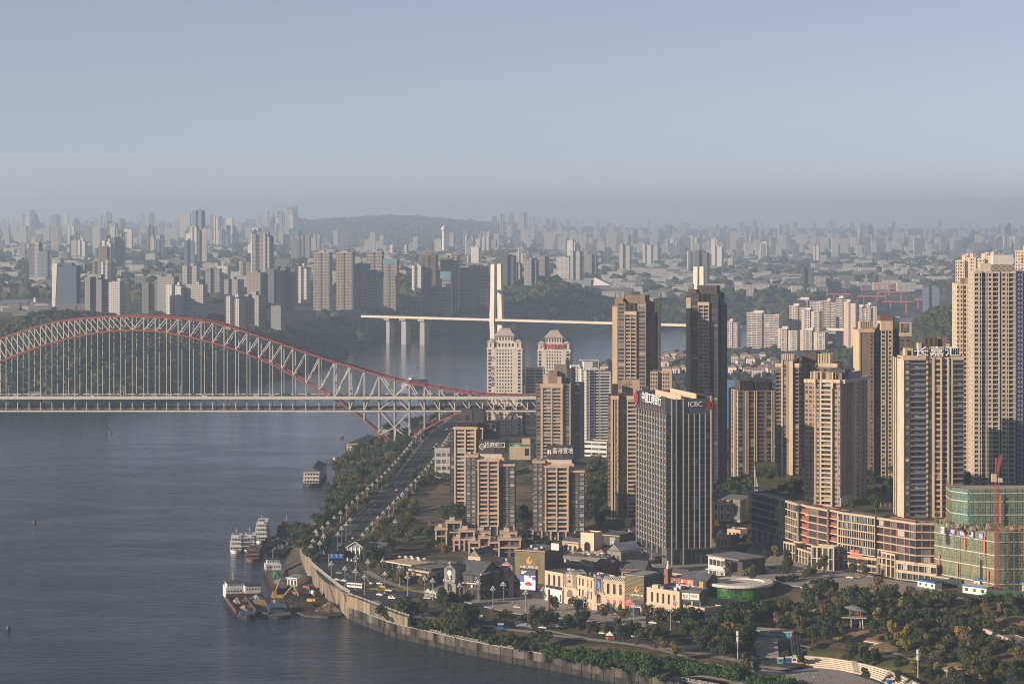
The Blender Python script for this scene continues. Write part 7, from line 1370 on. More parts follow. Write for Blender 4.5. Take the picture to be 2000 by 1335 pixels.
def scaffold(name, label, pts, z0, z1, m, zs):
 o = Vector((*pts[0],0)); root = empty(name,(pts[0][0],pts[0][1],z0),0,label,'building site'); H_ = z1-z0
 for (a,b) in zip(pts[:-1],pts[1:]):
  a2, b2 = Vector(a)-o.xy, Vector(b)-o.xy; u = (b2-a2); w = u.length; u.normalize(); nrm = Vector((u.y,-u.x)); n = max(1,int(w/7)); rz = math.atan2(u.y,u.x)
  for k in range(n):
   for j in range(max(1,int(H_/9))):
    hh = H_/max(1,int(H_/9)); mb = MB(); mb.box(.05,w/n-.05,-.12-.15*((k*7+j*3)%3),.25,j*hh+.05,(j+1)*hh-.05,0,True); p = a2+u*(w*k/n); mb.build('net_panel',m,root,(p.x,p.y,0),rz)
  mb = MB()
  for k in range(int(w/1.5)+1): p = a2+u*min(w,k*1.5)+nrm*.75; mb.bar((p.x,p.y,-1),(p.x,p.y,H_+1.5+(k*37%5)*.3),.13,.13)
  for k in range(int(H_/1.8)+1): p, q = a2+nrm*.75, b2+nrm*.75; mb.bar((p.x,p.y,k*1.8),(q.x,q.y,k*1.8),.13,.13)
  for k in range(int(w/9)):
   p, q = a2+u*k*9+nrm*.8, a2+u*(k*9+7)+nrm*.8
   mb.bar((p.x,p.y,0),(q.x,q.y,H_*.5),.13,.13); mb.bar((q.x,q.y,H_*.5),(p.x,p.y,H_),.13,.13)
  mb.build('scaffold_poles',M_POLE,root,kind='stuff')
  for z_ in zs: p, q = a2+nrm*.95, b2+nrm*.95; mb = MB(); mb.bar((p.x,p.y,z_),(q.x,q.y,z_),.15,.55); mb.build('net_band',M_NETW,root)
 return root
c0, c1, c2 = Vector((259.5,1482)), Vector((287.5,1437)), Vector((390,1443))
sr = scaffold('scaffolded_building','green netted low building site with red banners right of the mall',[tuple(c0+Vector((6,26))),tuple(c0),tuple(c1),tuple(c2)],20.5,59,M_NET,(8,17,25,33))
co = MB(); co.prism([tuple(p-(c0+Vector((6,26)))) for p in (c0+Vector((1.5,2)),c1+Vector((.5,2)),c2+Vector((0,2)),c2+Vector((0,60)),c0+Vector((20,60)))],-1,37.5); co.build('concrete_core',M_CONC,sr)
u = (c1-c0).normalized(); rz_ = math.atan2(u.y,u.x); nrm = Vector((u.y,-u.x)); base = c0-(c0+Vector((6,26)))
def on_net(name, m, s0, s1, za, zb, out=1.15, txt=None, ts=2.2, tm=None):
 p = base+u*s0+nrm*out; mb = MB(); mb.box(0,s1-s0,-.08,.08,za,zb,0,True); o_ = mb.build(name,m,sr,(p.x,p.y,0),rz_)
 if txt: text(txt,ts,tm or M_SIGNW,o_,((s1-s0)/2,-.15,za+.4),ext=.03,name='lettering')
for k, ch in enumerate('华硕建设'): on_net('sign_board',mat('violet_board',(0.13,0.12,0.36),.6,.05),15+k*8.2,15+k*8.2+4.0,33.0,37.4,txt=ch,ts=3.4)
on_net('sign_board',P_WHT,6.2,9.4,33.2,37.2,txt='红',ts=2.6,tm=P_DK)
for s_, za in ((4,8),(20.5,5.5),(27,25),(44,24),(47,4)): on_net('red_banner',mat('red_orange_banner',(0.60,0.16,0.09),.7,.04),s_,s_+1.1,za,za+11.5)
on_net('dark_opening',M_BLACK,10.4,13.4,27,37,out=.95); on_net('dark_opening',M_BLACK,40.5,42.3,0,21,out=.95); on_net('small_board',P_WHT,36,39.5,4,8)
sr2 = scaffold('scaffolded_tower','teal netted tower rising behind the green netted site',[(270,1500),(269,1478),(277,1466),(400,1470)],57,81.5,M_NET2,(9,17,22)); co = MB(); co.prism([(1,-20),(9,-32),(128,-28),(128,10),(1,10)],-1,22); co.build('concrete_core',M_CONC,sr2)
b_ = MB(); b_.box(25,26.1,-35.8,-35.5,4,21,0,True); b_.build('red_banner',MATS['red_orange_banner'],sr2)
rr = random.Random(9); jk = MB()
for k in range(240): xx, yy = rr.uniform(262,330), rr.uniform(1448,1485); jk.box(xx-259,xx-259+rr.uniform(.4,2.5),yy-1482,yy-1482+rr.uniform(.4,2),38.2,38.4+rr.uniform(.3,2.2))
for k in range(160): xx, yy = rr.uniform(262,330), rr.uniform(1448,1485); jk.bar((xx-259,yy-1482,38),(xx-259+rr.uniform(-.3,.3),yy-1482,38+rr.uniform(1.5,3.5)),.14,.14)
o_ = jk.build('site_clutter',tinted('site_clutter',[(0,(0.10,0.08,0.06)),(.5,(0.24,0.19,0.13)),(.8,(0.36,0.26,0.12)),(1,(0.45,0.43,0.40))],.9),None,(259,1482,20.5),kind='stuff',label='building materials and bars piled on the site roof',cat='building materials')
# tower crane
p = wp(1947,1135,1432); cr = empty('tower_crane',(p.x,p.y,21),0,'red lattice tower crane in front of the green netted site','crane'); zt = zat(893,1432)-21
def latt(name, a, b, w, m, parent, n):
 mb = MB(); a, b = Vector(a), Vector(b); t_ = (b-a).normalized(); x = t_.cross(Vector((0,1,.2))).normalized(); y = t_.cross(x)
 C = [x*w/2+y*w/2,x*w/2-y*w/2,-x*w/2-y*w/2,-x*w/2+y*w/2]
 for c_ in C: mb.bar(a+c_,b+c_,.2,.2)
 for k in range(n):
  p0, p1 = a+(b-a)*k/n, a+(b-a)*(k+1)/n
  for q in range(4): mb.bar(p0+C[q],p1+C[(q+1)%4],.11,.11); mb.bar(p0+C[q],p0+C[(q+1)%4],.11,.11)
 return mb.build(name,m,parent)
M_CRANE = mat('crane_red',(0.36,0.095,0.07),.55,.1)
latt('mast',(0,0,0),(0,0,zt-12),2.2,M_CRANE,cr,34); latt('cat_head',(0,0,zt-12),(0,0,zt),1.6,M_CRANE,cr,6); latt('jib',(0,0,zt-10),(9.5,34,zt-2),1.4,M_CRANE,cr,16); latt('counter_jib',(0,0,zt-10),(-4,-13,zt-10),1.4,M_CRANE,cr,6); mb = MB(); mb.box(-5.4,-2.6,-13,-10.5,zt-13,zt-8.5,0,True); mb.build('counterweight',M_PEACH,cr); mb = MB(); mb.box(.9,3.2,-1.2,1.2,zt-14.5,zt-12,0,True); mb.build('cab',M_LGREY,cr); mb = MB(); mb.bar((0,0,zt),(9,32,zt-2.2),.12,.12); mb.bar((0,0,zt),(-4,-12,zt-9),.12,.12); mb.build('tie_bar',M_CRANE,cr)
# site cabins, fence, gate
def cabin(name, label, pL, pR, zg, h, dep, mw, mr, nw=6):
 t = lowrise(name,label,pL,pR,zg,425+(H-zg-h)*F/dz(pL[1],zg),dep,[mw,mw,M_CHAR,M_ROOF],' '.join(['W']*nw),1,cat='cabin',par=0,kd={'W':dict(fw=.36,h0=.5,h1=.78,dp=.1,mu=1)}); t.part('roof',mr,(-.5,t.w+.5,-.6,dep+.5,t.h,t.h+.5)); t.part('fascia',M_SIGNB,(-.5,t.w+.5,-.75,-.62,t.h-.3,t.h+.6)); t.done()
MCY = mat('cream_cabin',(0.62,0.54,0.40),.7,.06)
cabin('site_cabin','cream site cabin with blue fascia and six windows beside the scaffold',(1902,1152),(1958,1158),22.8,6.4,10,MCY,mat('rusty_roof',(0.16,0.11,0.09),.8)); cabin('site_cabin','cream site cabin at the right border with a blue roof edge',(1990,1158),(2040,1160),22.8,6.8,10,MCY,M_GREY); cabin('site_cabin','white low site cabin left of the blue one',(1792,1143),(1826,1149),22.8,3.4,6,M_WHITE,mat('dark_green_roof',(0.04,0.07,0.05),.8),3); cabin('site_cabin','white cabin with a blue edge and a sunset mural below the cream cabin',(1880,1156),(1927,1162),22.6,4.4,6,M_WHITE,M_LGREY,3)
t = lowrise('site_shed','open site shed with a pale curved roof and green tarpaulin',(1826,1140),(1880,1147),22.8,1129,14,[M_DGREY,M_GREY,M_BLACK,M_ROOF],'A A A A',1,cat='shed'); t.part('roof',mat('pale_roof_sheet',(0.42,0.36,0.31),.7),(-1,t.w*.55,-1,15,t.h+.9,t.h+1.6)); t.part('tarpaulin',mat('dark_green_tarp',(0.03,0.055,0.05),.8),(t.w*.5,t.w,-.8,15,t.h*.6,t.h+1.2)); t.done()
t = lowrise('site_fence','dark green site fence along the right side of the park',(1927,1168),(2050,1176),22.4,1152,.4,[mat('green_hoarding',(0.04,0.085,0.045),.8,.08),M_GREY,M_CHAR,M_GREY],'S',1,cat='fence'); 
for k in range(12): t.part('post',M_DGREY,(t.w*k/12,t.w*k/12+.25,-.2,0,-1,t.h+.2))
t.part('notice',P_WHT,(t.w*.32,t.w*.38,-.1,-.02,1.6,2.8)); t.done()
ribbon('site_road',[tuple(gp(*p).xy) for p in ((1800,1160,22.6),(1860,1166,22.6),(1920,1174,22.4),(2000,1184,22.2),(2080,1192,22))],9,M_PAVE,.25)

# ---------------------------------------------------------------- round drum, park, amphitheatre
d0 = dz(1173,17.0); cx0 = (1454-CX)*d0/F; RD_ = 17.3; dc = Vector((cx0, d0+RD_))
dr = empty('aquarium_drum',(dc.x,dc.y,17),0,'round green drum building with black SEALIFE! lettering and a pale roof rim','aquarium')
M_GRN = ground_mat('drum_green_mural',[(0.32,(0.015,0.055,0.014)),(0.46,(0.03,0.12,0.02)),(0.56,(0.085,0.20,0.02)),(0.75,(0.12,0.25,0.03))],.09,4,.6)
mb = MB(); n = 40
for k in range(n):
 a, b = math.pi*2*k/n, math.pi*2*(k+1)/n; mb.quad((RD_*math.cos(a),RD_*math.sin(a),-3),(RD_*math.cos(b),RD_*math.sin(b),-3),(RD_*math.cos(b),RD_*math.sin(b),7.6),(RD_*math.cos(a),RD_*math.sin(a),7.6))
mb.build('mural_wall',M_GRN,dr)
mb = MB(); rim = []
for r_, z_ in ((RD_+.2,7.5),(RD_+1.8,7.5),(RD_+2.2,8.4),(RD_+1.6,9.2),(RD_-3.5,9.2),(RD_-4,8.3)): rim.append([(r_*math.cos(2*math.pi*k/n)*(1.12 if r_ > RD_ and math.cos(2*math.pi*k/n) < -.3 else 1),r_*math.sin(2*math.pi*k/n),z_) for k in range(n)])
for q0,q1 in zip(rim[:-1],rim[1:]):
 for k in range(n): mb.quad(q0[k],q0[(k+1)%n],q1[(k+1)%n],q1[k])
mb.poly(rim[-1]); mb.build('roof_rim',mat('rim_white',(0.62,0.56,0.49),.7,.05),dr,smooth=False)
for k in range(5): mb = MB(); a = math.pi*(1.28+.11*k); w_ = .05+.02*(k%3); mb.poly([((RD_+.08)*math.cos(a+dx*w_),(RD_+.08)*math.sin(a+dx*w_),1.5+.5*(k%2)+dz_) for dx,dz_ in ((-1.4,0),(-.6,.5),(.4,.6),(1.4,1.0),(1.2,.1),(.3,-.2),(-.7,-.3))]); mb.build('mural_fish',mat('mural_dark',(0.012,0.03,0.012),.7),dr)
for k, ch in enumerate('SEALIFE!'):
 px = 1420.5+k*3.75; s_ = (px-1454)/57.0; a = -math.pi/2+math.asin(s_); text(ch,4.1,M_BLACK,dr,((RD_+.12)*math.cos(a),(RD_+.12)*math.sin(a),3.6+.15*(k%2)),rot=(R(90),0,a+math.pi/2),ext=.08)
# amphitheatre steps
IN_ = cat_pts([gp(*p,11.7).xy for p in ((1552,1299),(1600,1303),(1650,1309),(1700,1321),(1745,1341),(1790,1372))],3.0); OUT_ = cat_pts([gp(*p,15.0).xy for p in ((1549,1279),(1605,1283),(1662,1291),(1722,1305),(1768,1322),(1830,1352))],3.0)
am = empty('amphitheatre',(*IN_[0],11.6),0,'curved cream stone seating steps facing the riverside plaza','amphitheatre'); n = 36; o = Vector(IN_[0])
def lerp_pl(pl, t): f = t*(len(pl)-1); i = min(len(pl)-2,int(f)); return Vector(pl[i])+(Vector(pl[i+1])-Vector(pl[i]))*(f-i)
M_STEP = mat('pale_step_stone',(0.56,0.47,0.36),.85,.08,streak=False)
for s_ in range(6):
 mb = MB(); f0, f1 = s_/6, (s_+1)/6; z0, z1 = .1+.62*s_, .1+.62*(s_+1)
 for k in range(n):
  A0 = lerp_pl(IN_,k/n).lerp(lerp_pl(OUT_,k/n),f0)-o; B0 = lerp_pl(IN_,(k+1)/n).lerp(lerp_pl(OUT_,(k+1)/n),f0)-o; A1 = lerp_pl(IN_,k/n).lerp(lerp_pl(OUT_,k/n),f1)-o; B1 = lerp_pl(IN_,(k+1)/n).lerp(lerp_pl(OUT_,(k+1)/n),f1)-o
  mb.quad((*A0,-.5),(*B0,-.5),(*B0,z1),(*A0,z1)); mb.quad((*A0,z1),(*B0,z1),(*B1,z1),(*A1,z1))
 mb.build('step',M_STEP,am)
for f_ in (.28,.52,.72):
 mb = MB()
 for s_ in range(12):
  a = lerp_pl(IN_,f_).lerp(lerp_pl(OUT_,f_),s_/12)-o; b = lerp_pl(IN_,f_+.035).lerp(lerp_pl(OUT_,f_+.035),s_/12)-o; a2 = lerp_pl(IN_,f_).lerp(lerp_pl(OUT_,f_),(s_+1)/12)-o; b2 = lerp_pl(IN_,f_+.035).lerp(lerp_pl(OUT_,f_+.035),(s_+1)/12)-o; z_ = .45+.31*(s_+1)
  mb.quad((*a,z_-.6),(*b,z_-.6),(*b,z_),(*a,z_)); mb.quad((*a,z_),(*b,z_),(*b2,z_),(*a2,z_))
 mb.build('stair_aisle',M_PAVE,am)
# mounds of lawn
def mound(name, px, py, zg, rx, ry, h, rz=0, m=None):
 p = gp(px,py,zg); mb = MB(); nu, nv = 28, 7
 for j in range(nv):
  for i in range(nu):
   def P(i,j): r = j/nv; a = 2*math.pi*i/nu; return (rx*r*math.cos(a),ry*r*math.sin(a),h*(1-r*r)**1.2-.8*(j==nv))
   if j == 0: mb.poly((P(0,0),P(i,1),P(i+1,1)))
   else: mb.quad(P(i,j),P(i,j+1),P(i+1,j+1),P(i+1,j))
 mb.build(name,m or M_LAWN,None,(p.x,p.y,zg-.4),rz,True,kind='structure')
M_DRY = ground_mat('dry_grass',[(0.3,(0.10,0.085,0.03)),(0.5,(0.20,0.145,0.07)),(0.7,(0.28,0.20,0.12))],.08)
mound('lawn_mound',1640,1278,13.6,24,10,3.4,-.25); mound('lawn_mound',1775,1300,13.5,26,12,3.5,-.5); mound('dry_mound',1452,1203,16.5,11,7,3.6,0,M_DRY); mound('dry_mound',1985,1222,17.5,26,16,6,0,M_DRY); mound('dry_mound',1740,1262,14.5,14,9,3,.3,M_DRY); mound('dry_mound',1870,1302,13,10,7,3,0,M_DRY); mound('lawn_mound',1690,1240,15.5,20,12,4,0,M_DRY); mound('lawn',1260,1248,13.5,34,7,.9,-.2); mound('lawn',1130,1232,14.5,34,6,.8,-.2); mound('lawn',1390,1298,11.5,34,10,1.2,-.2)
for nm, w_, pts in (('park_path',3.5,((1440,1198,16),(1460,1216,14.5),(1490,1222,14),(1530,1218,15),(1560,1210,16.5),(1590,1190,18.5))),('park_path',3.2,((1560,1262,13),(1620,1270,13.5),(1690,1268,14),(1740,1272,14),(1790,1290,13.5),(1830,1310,13))),('park_path',3,((1875,1215,17.5),(1880,1240,16),(1890,1262,15),(1900,1290,14),(1880,1318,13),(1840,1335,12.5))),('park_path',3.5,((1060,1246,10),(1160,1262,10.5),(1260,1276,10.5),(1360,1296,10.8),(1440,1312,11.2))),('park_path',3,((1745,1250,15),(1760,1240,16),(1775,1225,17.5),(1770,1210,18)))):
 ribbon(nm,cat_pts([gp(*p).xy for p in pts],3.0),w_,M_PATH,.5)
# hillside pavilion on stilts
p = gp(1668,1226,16.5); pv = empty('park_pavilion',p,R(-14),'stilted park pavilion with a curved grey shell roof and red posts','pavilion')
mb = MB(); mb.box(-9,7,-1,4.5,5.6,6.2,0,True); mb.build('platform',M_PATH,pv)
for a,b in (((-8,0,-3),(-6,1,5.6)),((-1.5,0,-3),(-1.8,1,5.6)),((5.5,0,-3),(4.6,1,5.6)),((3,4,-2),(3,3.5,5.6))): mb = MB(); mb.bar(a,b,.45,.45); mb.build('leg',M_LGREY,pv)
for a,b in (((-2.5,2,6.2),(-3,2,11.5)),((2.2,1.5,6.2),(1.4,1.5,10.6)),((3.4,1.5,6.2),(3.8,2,10.2)),((4.4,3,6.2),(5,3,9.8))): mb = MB(); mb.bar(a,b,.5,.5); mb.build('post',mat('dull_red_post',(0.33,0.10,0.07),.6),pv)
mb = MB(); nu = 12
for j in range(4):
 for i in range(nu):
  def P(i,j): r = j/4; a = 2*math.pi*i/nu; x = 1+7*r*math.cos(a); return (x,2+3.8*r*math.sin(a),12.4-2.2*r*r-.18*x)
  mb.quad(P(i,j),P(i,j+1),P(i+1,j+1),P(i+1,j)) if j else mb.poly((P(0,0),P(i,1),P(i+1,1)))
mb.build('shell_roof',mat('shell_grey',(0.20,0.205,0.21),.5),pv,smooth=True); mb = MB(); mb.bar((-9,-1,7.2),(7,-1,7.2),.1,.1)
for k in range(11): mb.bar((-9+1.6*k,-1,6.2),(-9+1.6*k,-1,7.2),.08,.08)
mb.build('railing',M_DGREY,pv)
# curved ramp at the right edge, small park buildings, stairs, escalators
rp = cat_pts([gp(*q).xy for q in ((1925,1222,21),(1950,1232,21),(1985,1246,21),(2040,1262,21),(2110,1275,21))],4); ro = Vector(rp[0]); rpo = empty('ramp_bridge',(*rp[0],0),0,'curved cream-sided elevated ramp at the right edge of the park','bridge'); mb = MB(); fa = MB(); rl = MB()
for i in range(len(rp)-1):
 a, b = Vector(rp[i]), Vector(rp[i+1]); t_ = (b-a).normalized(); q = Vector((-t_.y,t_.x))*4.5; A,B,C,D = [(*(v-ro),21) for v in (a-q,b-q,b+q,a+q)]; mb.quad(A,B,C,D)
 for s_ in (-1,1): e0, e1 = a+q*s_-ro, b+q*s_-ro; fa.bar((*e0,20.2),(*e1,20.2),.4,2.2); rl.bar((*e0,22.2),(*e1,22.2),.12,.12); rl.bar((*e0,21.2),(*e0,22.2),.12,.12)
mb.build('roadway',M_PAVE,rpo); fa.build('fascia',M_CSTONE,rpo); rl.build('railing',M_DGREY,rpo,kind='stuff')
for i in (3,9,14):
 if i < len(rp): v = Vector(rp[i])-ro; mb = MB(); mb.box(v.x-1,v.x+1,v.y-1.5,v.y+1.5,10,19.2); mb.build('pier',M_CSTONE,rpo)
def small(name, label, pL, pR, zg, yt, dep, m, spec='V V', cat='pavilion', roof=None, gm=None):
 t = lowrise(name,label,pL,pR,zg,yt,dep,[m,m,M_CHAR,roof or M_ROOF],spec,1,cat=cat,par=.3,gm=gm); t.part('roof_edge',m,(-.6,t.w+.6,-.8,dep+.4,t.h,t.h+.5)); t.done(); return t
small('park_kiosk','cream park kiosk with a flat roof in the trees above the steps',(1848,1202),(1890,1207),18,1192,9,M_CSTONE,'V S V V S',roof=M_LAWN); small('park_kiosk','cream park hut below the mall forecourt',(1566,1158),(1590,1162),20,1147,10,M_CSTONE,'S V S'); small('park_kiosk','cream pavilion with posts under a dry grass roof low in the park',(1832,1318),(1857,1323),12.6,1306,9,M_CSTONE,'A A A A',roof=M_DRY); small('park_wall','cream terrace wall with openings under a path',(1690,1258),(1740,1266),13.6,1252,3,M_CSTONE,'S A S A S A',cat='wall'); small('park_kiosk','low cream wall house by the green netted site, half hidden in trees',(1800,1172),(1850,1178),21,1166,5,M_CSTONE,'V S V')
t = small('ticket_hall','low concrete hall with a teal banner under the park trees',(1474,1246),(1546,1250),13,1231,9,M_CONC,'S',cat='hall'); t.part('teal_banner',mat('teal_banner',(0.03,0.30,0.38),.6,.05),(t.w*.08,t.w*.95,-.3,-.05,1.6,4.0)); text('欢迎光临 SEALIFE',1.6,M_SIGNW,t.root,(t.w*.5,-.4,2.0),ext=.03)
st = empty('park_stairs',gp(1478,1290,11.7),R(-4),'broad grey park stairs with dark hedges and escalators','stairs')
for k in range(26): mb = MB(); mb.box(0,12,k*1.35,k*1.35+1.4,-1,.25+k*.24); mb.build('step',M_PAVE if k%9 else M_PATH,st)
for x_ in (-5.5,13): mb = MB(); mb.box(x_,x_+4.5,2,34,-1,2.2); mb.build('hedge_bed',M_WOOD1,st)
for x_ in (19,20.8,22.6):
 mb = MB(); mb.quad((x_,0,.6),(x_+1.3,0,.6),(x_+1.3,34,7.2),(x_,34,7.2)); mb.bar((x_,0,1.4),(x_,34,8.0),.2,.9); mb.bar((x_+1.3,0,1.4),(x_+1.3,34,8.0),.2,.9); mb.build('escalator',M_DGREY,st)
for i,(px,py,m_,lab) in enumerate(((1524,1297,mat('teal_kiosk',(0.10,0.36,0.37),.6),'teal ticket kiosk at the foot of the park stairs'),(1540,1297,M_SIGNB,'blue kiosk beside the teal one'),(1551,1297,P_WHT,'white kiosk right of the blue one'),(1563,1299,mat('orange_kiosk',(0.60,0.30,0.10),.6),'orange and blue kiosk by the first seating steps'),(1738,1336,M_SIGNB,'blue kiosk at the right end of the seating steps'),(1967,1330,M_SIGNB,'blue sign box in the bottom right corner of the park'),(978,1222,M_SIGNB,'blue booth on the river promenade'))):
 g = gp(px,py,11.7 if px > 1200 else 16); k_ = empty('kiosk',(g.x,g.y,hz(g.x,g.y)),0,lab,'kiosk'); mb = MB(); mb.box(-1.4,1.4,-1.2,1.2,0,2.9); mb.build('body',m_,k_); mb = MB(); mb.box(-1.7,1.7,-1.5,1.5,2.9,3.2,0,True); mb.build('roof',P_WHT,k_); mb = MB(); mb.box(-.9,.9,-1.26,-1.2,1.2,2.3); mb.build('hatch',P_DK,k_)
for px,py in ((1441,1290),(1793,1322)):
 g = gp(px,py,11.8); o = empty('loudspeaker_mast',(g.x,g.y,hz(g.x,g.y)),0,'grey ringed light mast standing '+('beside the park stairs' if px < 1500 else 'behind the seating steps'),'mast'); mb = MB(); mb.tube((0,0,0),(0,0,14),.25,.2,8); mb.build('pole',M_LGREY,o)
 for z_ in (9,12): mb = MB(); mb.tube((0,0,z_),(0,0,z_+2.4),.8,.8,10); mb.build('drum',M_LGREY,o)
for px,py,lab in ((836,1163,'white market tent beside the dark brick gate'),(845,1165,'white market tent next to another by the brick gate'),(856,1167,'white market tent nearest the plaza lamps'),(1191,1239,'white tent over a red stall by the river road')):
 g = gp(px,py,16.6); o = empty('tent',(g.x,g.y,hz(g.x,g.y)),.2,lab,'tent'); mb = MB(); mb.tube((0,0,2.4),(0,0,4.6),2.9,.1,4); mb.build('canopy',M_WHITE,o); mb = MB(); [mb.bar((a,b,0),(a,b,2.5),.12,.12) for a in (-1.8,1.8) for b in (-1.8,1.8)]; mb.build('poles',M_LGREY,o); mb = MB(); mb.box(-1.6,1.6,-1.2,1.2,0,1.3); mb.build('stall',P_RED if px > 1100 else P_WHT,o)
o = empty('plaza_column',(gp(1072,1192,17.2)),0,'tall rust-brown carved column on the plaza','column'); mb = MB(); mb.box(-1.3,1.3,-1.3,1.3,0,1.0); mb.build('plinth',M_GREY,o); mb = MB(); mb.tube((0,0,1),(0,0,12.5),.85,.75,10); mb.build('shaft',mat('rust_brown',(0.19,0.10,0.065),.85,.2),o)
o = empty('direction_sign',(gp(657,1105,16.1)),0,'blue overhead direction sign over the road curve','road sign'); mb = MB(); mb.bar((-5,0,0),(-5,0,8),.35,.35); mb.bar((-5,0,7.5),(5,0,7.5),.25,.25); mb.build('gantry',M_LGREY,o); mb = MB(); mb.box(-4.5,4.5,-.15,0,5.2,8.2,0,True); mb.build('panel',M_SIGNB,o)
for k in range(3): mb = MB(); x_ = -3+3*k; mb.bar((x_,-.2,5.7),(x_,-.2,7.4),.3,.05); mb.poly([(x_-.6,-.2,7.2),(x_+.6,-.2,7.2),(x_,-.2,7.9)]); mb.build('arrow',P_WHT,o)

# ---------------------------------------------------------------- wharf, sand heaps, vessels
wpoly = [P2(*p,1.5) for p in ((668,1200),(640,1202),(600,1200),(566,1190),(556,1165),(556,1130),(560,1090),(575,1050),(590,1030))]; wb_ = [BIGW[0]]+BIGW[1:]+[SHORE[0],SHORE[1]]
WR = [(*p,1.2) for p in wpoly]; WL = [(*p, z_) for p, z_ in zip(wb_,(1.5,1.8,2.2,3,4,5.2,6.2,7.2,8,4))]
mb = MB(); n = 40
def pl3(pl,t): f = t*(len(pl)-1); i = min(len(pl)-2,int(f)); return Vector(pl[i]).lerp(Vector(pl[i+1]),f-i)
for k in range(n):
 for j in range(6):
  P = lambda kk,jj: tuple(pl3(WR,kk/n).lerp(pl3(WL,kk/n),jj/6)); mb.quad(P(k,j),P(k,j+1),P(k+1,j+1),P(k+1,j))
 a, b = pl3(WR,k/n), pl3(WR,(k+1)/n); mb.quad((a.x,a.y,-2),(b.x,b.y,-2),tuple(b),tuple(a))
mb.build('wharf',ground_mat('wharf_gravel',[(0.3,(0.03,0.028,0.026)),(0.5,(0.07,0.062,0.052)),(0.7,(0.15,0.13,0.105))],.12),kind='structure')
M_SAND = ground_mat('sand_heap',[(0.3,(0.20,0.155,0.105)),(0.6,(0.33,0.26,0.18))],.4); M_ROCK = ground_mat('brown_rock',[(0.3,(0.05,0.045,0.04)),(0.5,(0.15,0.12,0.095)),(0.7,(0.26,0.205,0.155))],.25)
def heap(name, label, loc, rx, ry, h, m, seed, parent=None):
 rs = random.Random(seed); mb = MB(); nu, nv = 16, 5; J = [[1+rs.uniform(-.2,.2) for _ in range(nu)] for _ in range(nv+1)]
 def P(i,j): i %= nu; r = j/nv; a = 2*math.pi*i/nu; return (rx*r*J[j][i]*math.cos(a),ry*r*J[j][i]*math.sin(a),h*(1-r)*(1+.25*(J[j][(i+3)%nu]-1)) if j else h)
 for j in range(nv):
  for i in range(nu): mb.quad(P(i,j),P(i,j+1),P(i+1,j+1),P(i+1,j)) if j else mb.poly((P(0,0),P(i,1),P(i+1,1)))
 return mb.build(name,m,parent,loc,label=label,cat=None if parent else 'heap')
g = gp(645,1196,0); heap('rock_heap','brown rock heap in the water at the foot of the river wall',(g.x,g.y,-.5),12,9,8,M_ROCK,3)
def vessel(name, label, ps, pb, B, hh, m, cat='boat', group=None, blunt=.8, z=0):
 """hull from stern pixel to bow pixel on the water; local +x is forward"""
 a, b = gp(*ps,z), gp(*pb,z); u = b-a; L_ = u.xy.length; rz = math.atan2(u.y,u.x); o = empty(name,(a.x,a.y,z),rz,label,cat,group); mb = MB(); S = [(0,.86),(.06,1),(.55,1),(blunt,.98),(.5+blunt/2,.72),(1,.18)]
 rings = [[(L_*s_,B/2*w_*(.82 if zz < 0 else 1)*sd,zz+(hh*.35*max(0,(s_-.75))/.25 if zz > 0 else 0)) for zz in (-.8,hh) for sd in (-1,1)] for s_,w_ in S]
 for r0,r1 in zip(rings[:-1],rings[1:]): mb.quad(r0[0],r1[0],r1[2],r0[2]); mb.quad(r1[1],r0[1],r0[3],r1[3]); mb.quad(r0[2],r1[2],r1[3],r0[3],1)
 r = rings[0]; mb.quad(r[1],r[0],r[2],r[3]); r = rings[-1]; mb.quad(r[0],r[1],r[3],r[2]); mb.build('hull',[m,mat('deck_steel',(0.13,0.12,0.115),.8,.15)],o); return o, L_
def vbox(o, name, m, x0,x1,y0,y1,z0,z1): mb = MB(); mb.box(x0,x1,y0,y1,z0,z1,0,True); return mb.build(name,m,o)
def vwins(o, x, y0, y1, z0, n, rows, dzv, wz=1.0, face=1, m=None):
 for r_ in range(rows):
  for k in range(n): w_ = (y1-y0)/n; yy = y0+w_*(k+.25); mb = MB(); X = x+.05*face; Q = [(X,yy,z0+r_*dzv),(X,yy+w_*.5,z0+r_*dzv),(X,yy+w_*.5,z0+r_*dzv+wz),(X,yy,z0+r_*dzv+wz)]; mb.poly(Q if face > 0 else Q[::-1]); mb.build('window',m or G_DARK,o)
MH = {k: mat('hull_'+k,c,.55,.15) for k,c in (('rust',(0.12,0.062,0.05)),('blue',(0.05,0.10,0.17)),('dark',(0.035,0.037,0.042)),('white',(0.62,0.62,0.60)),('grey',(0.14,0.145,0.15)))}
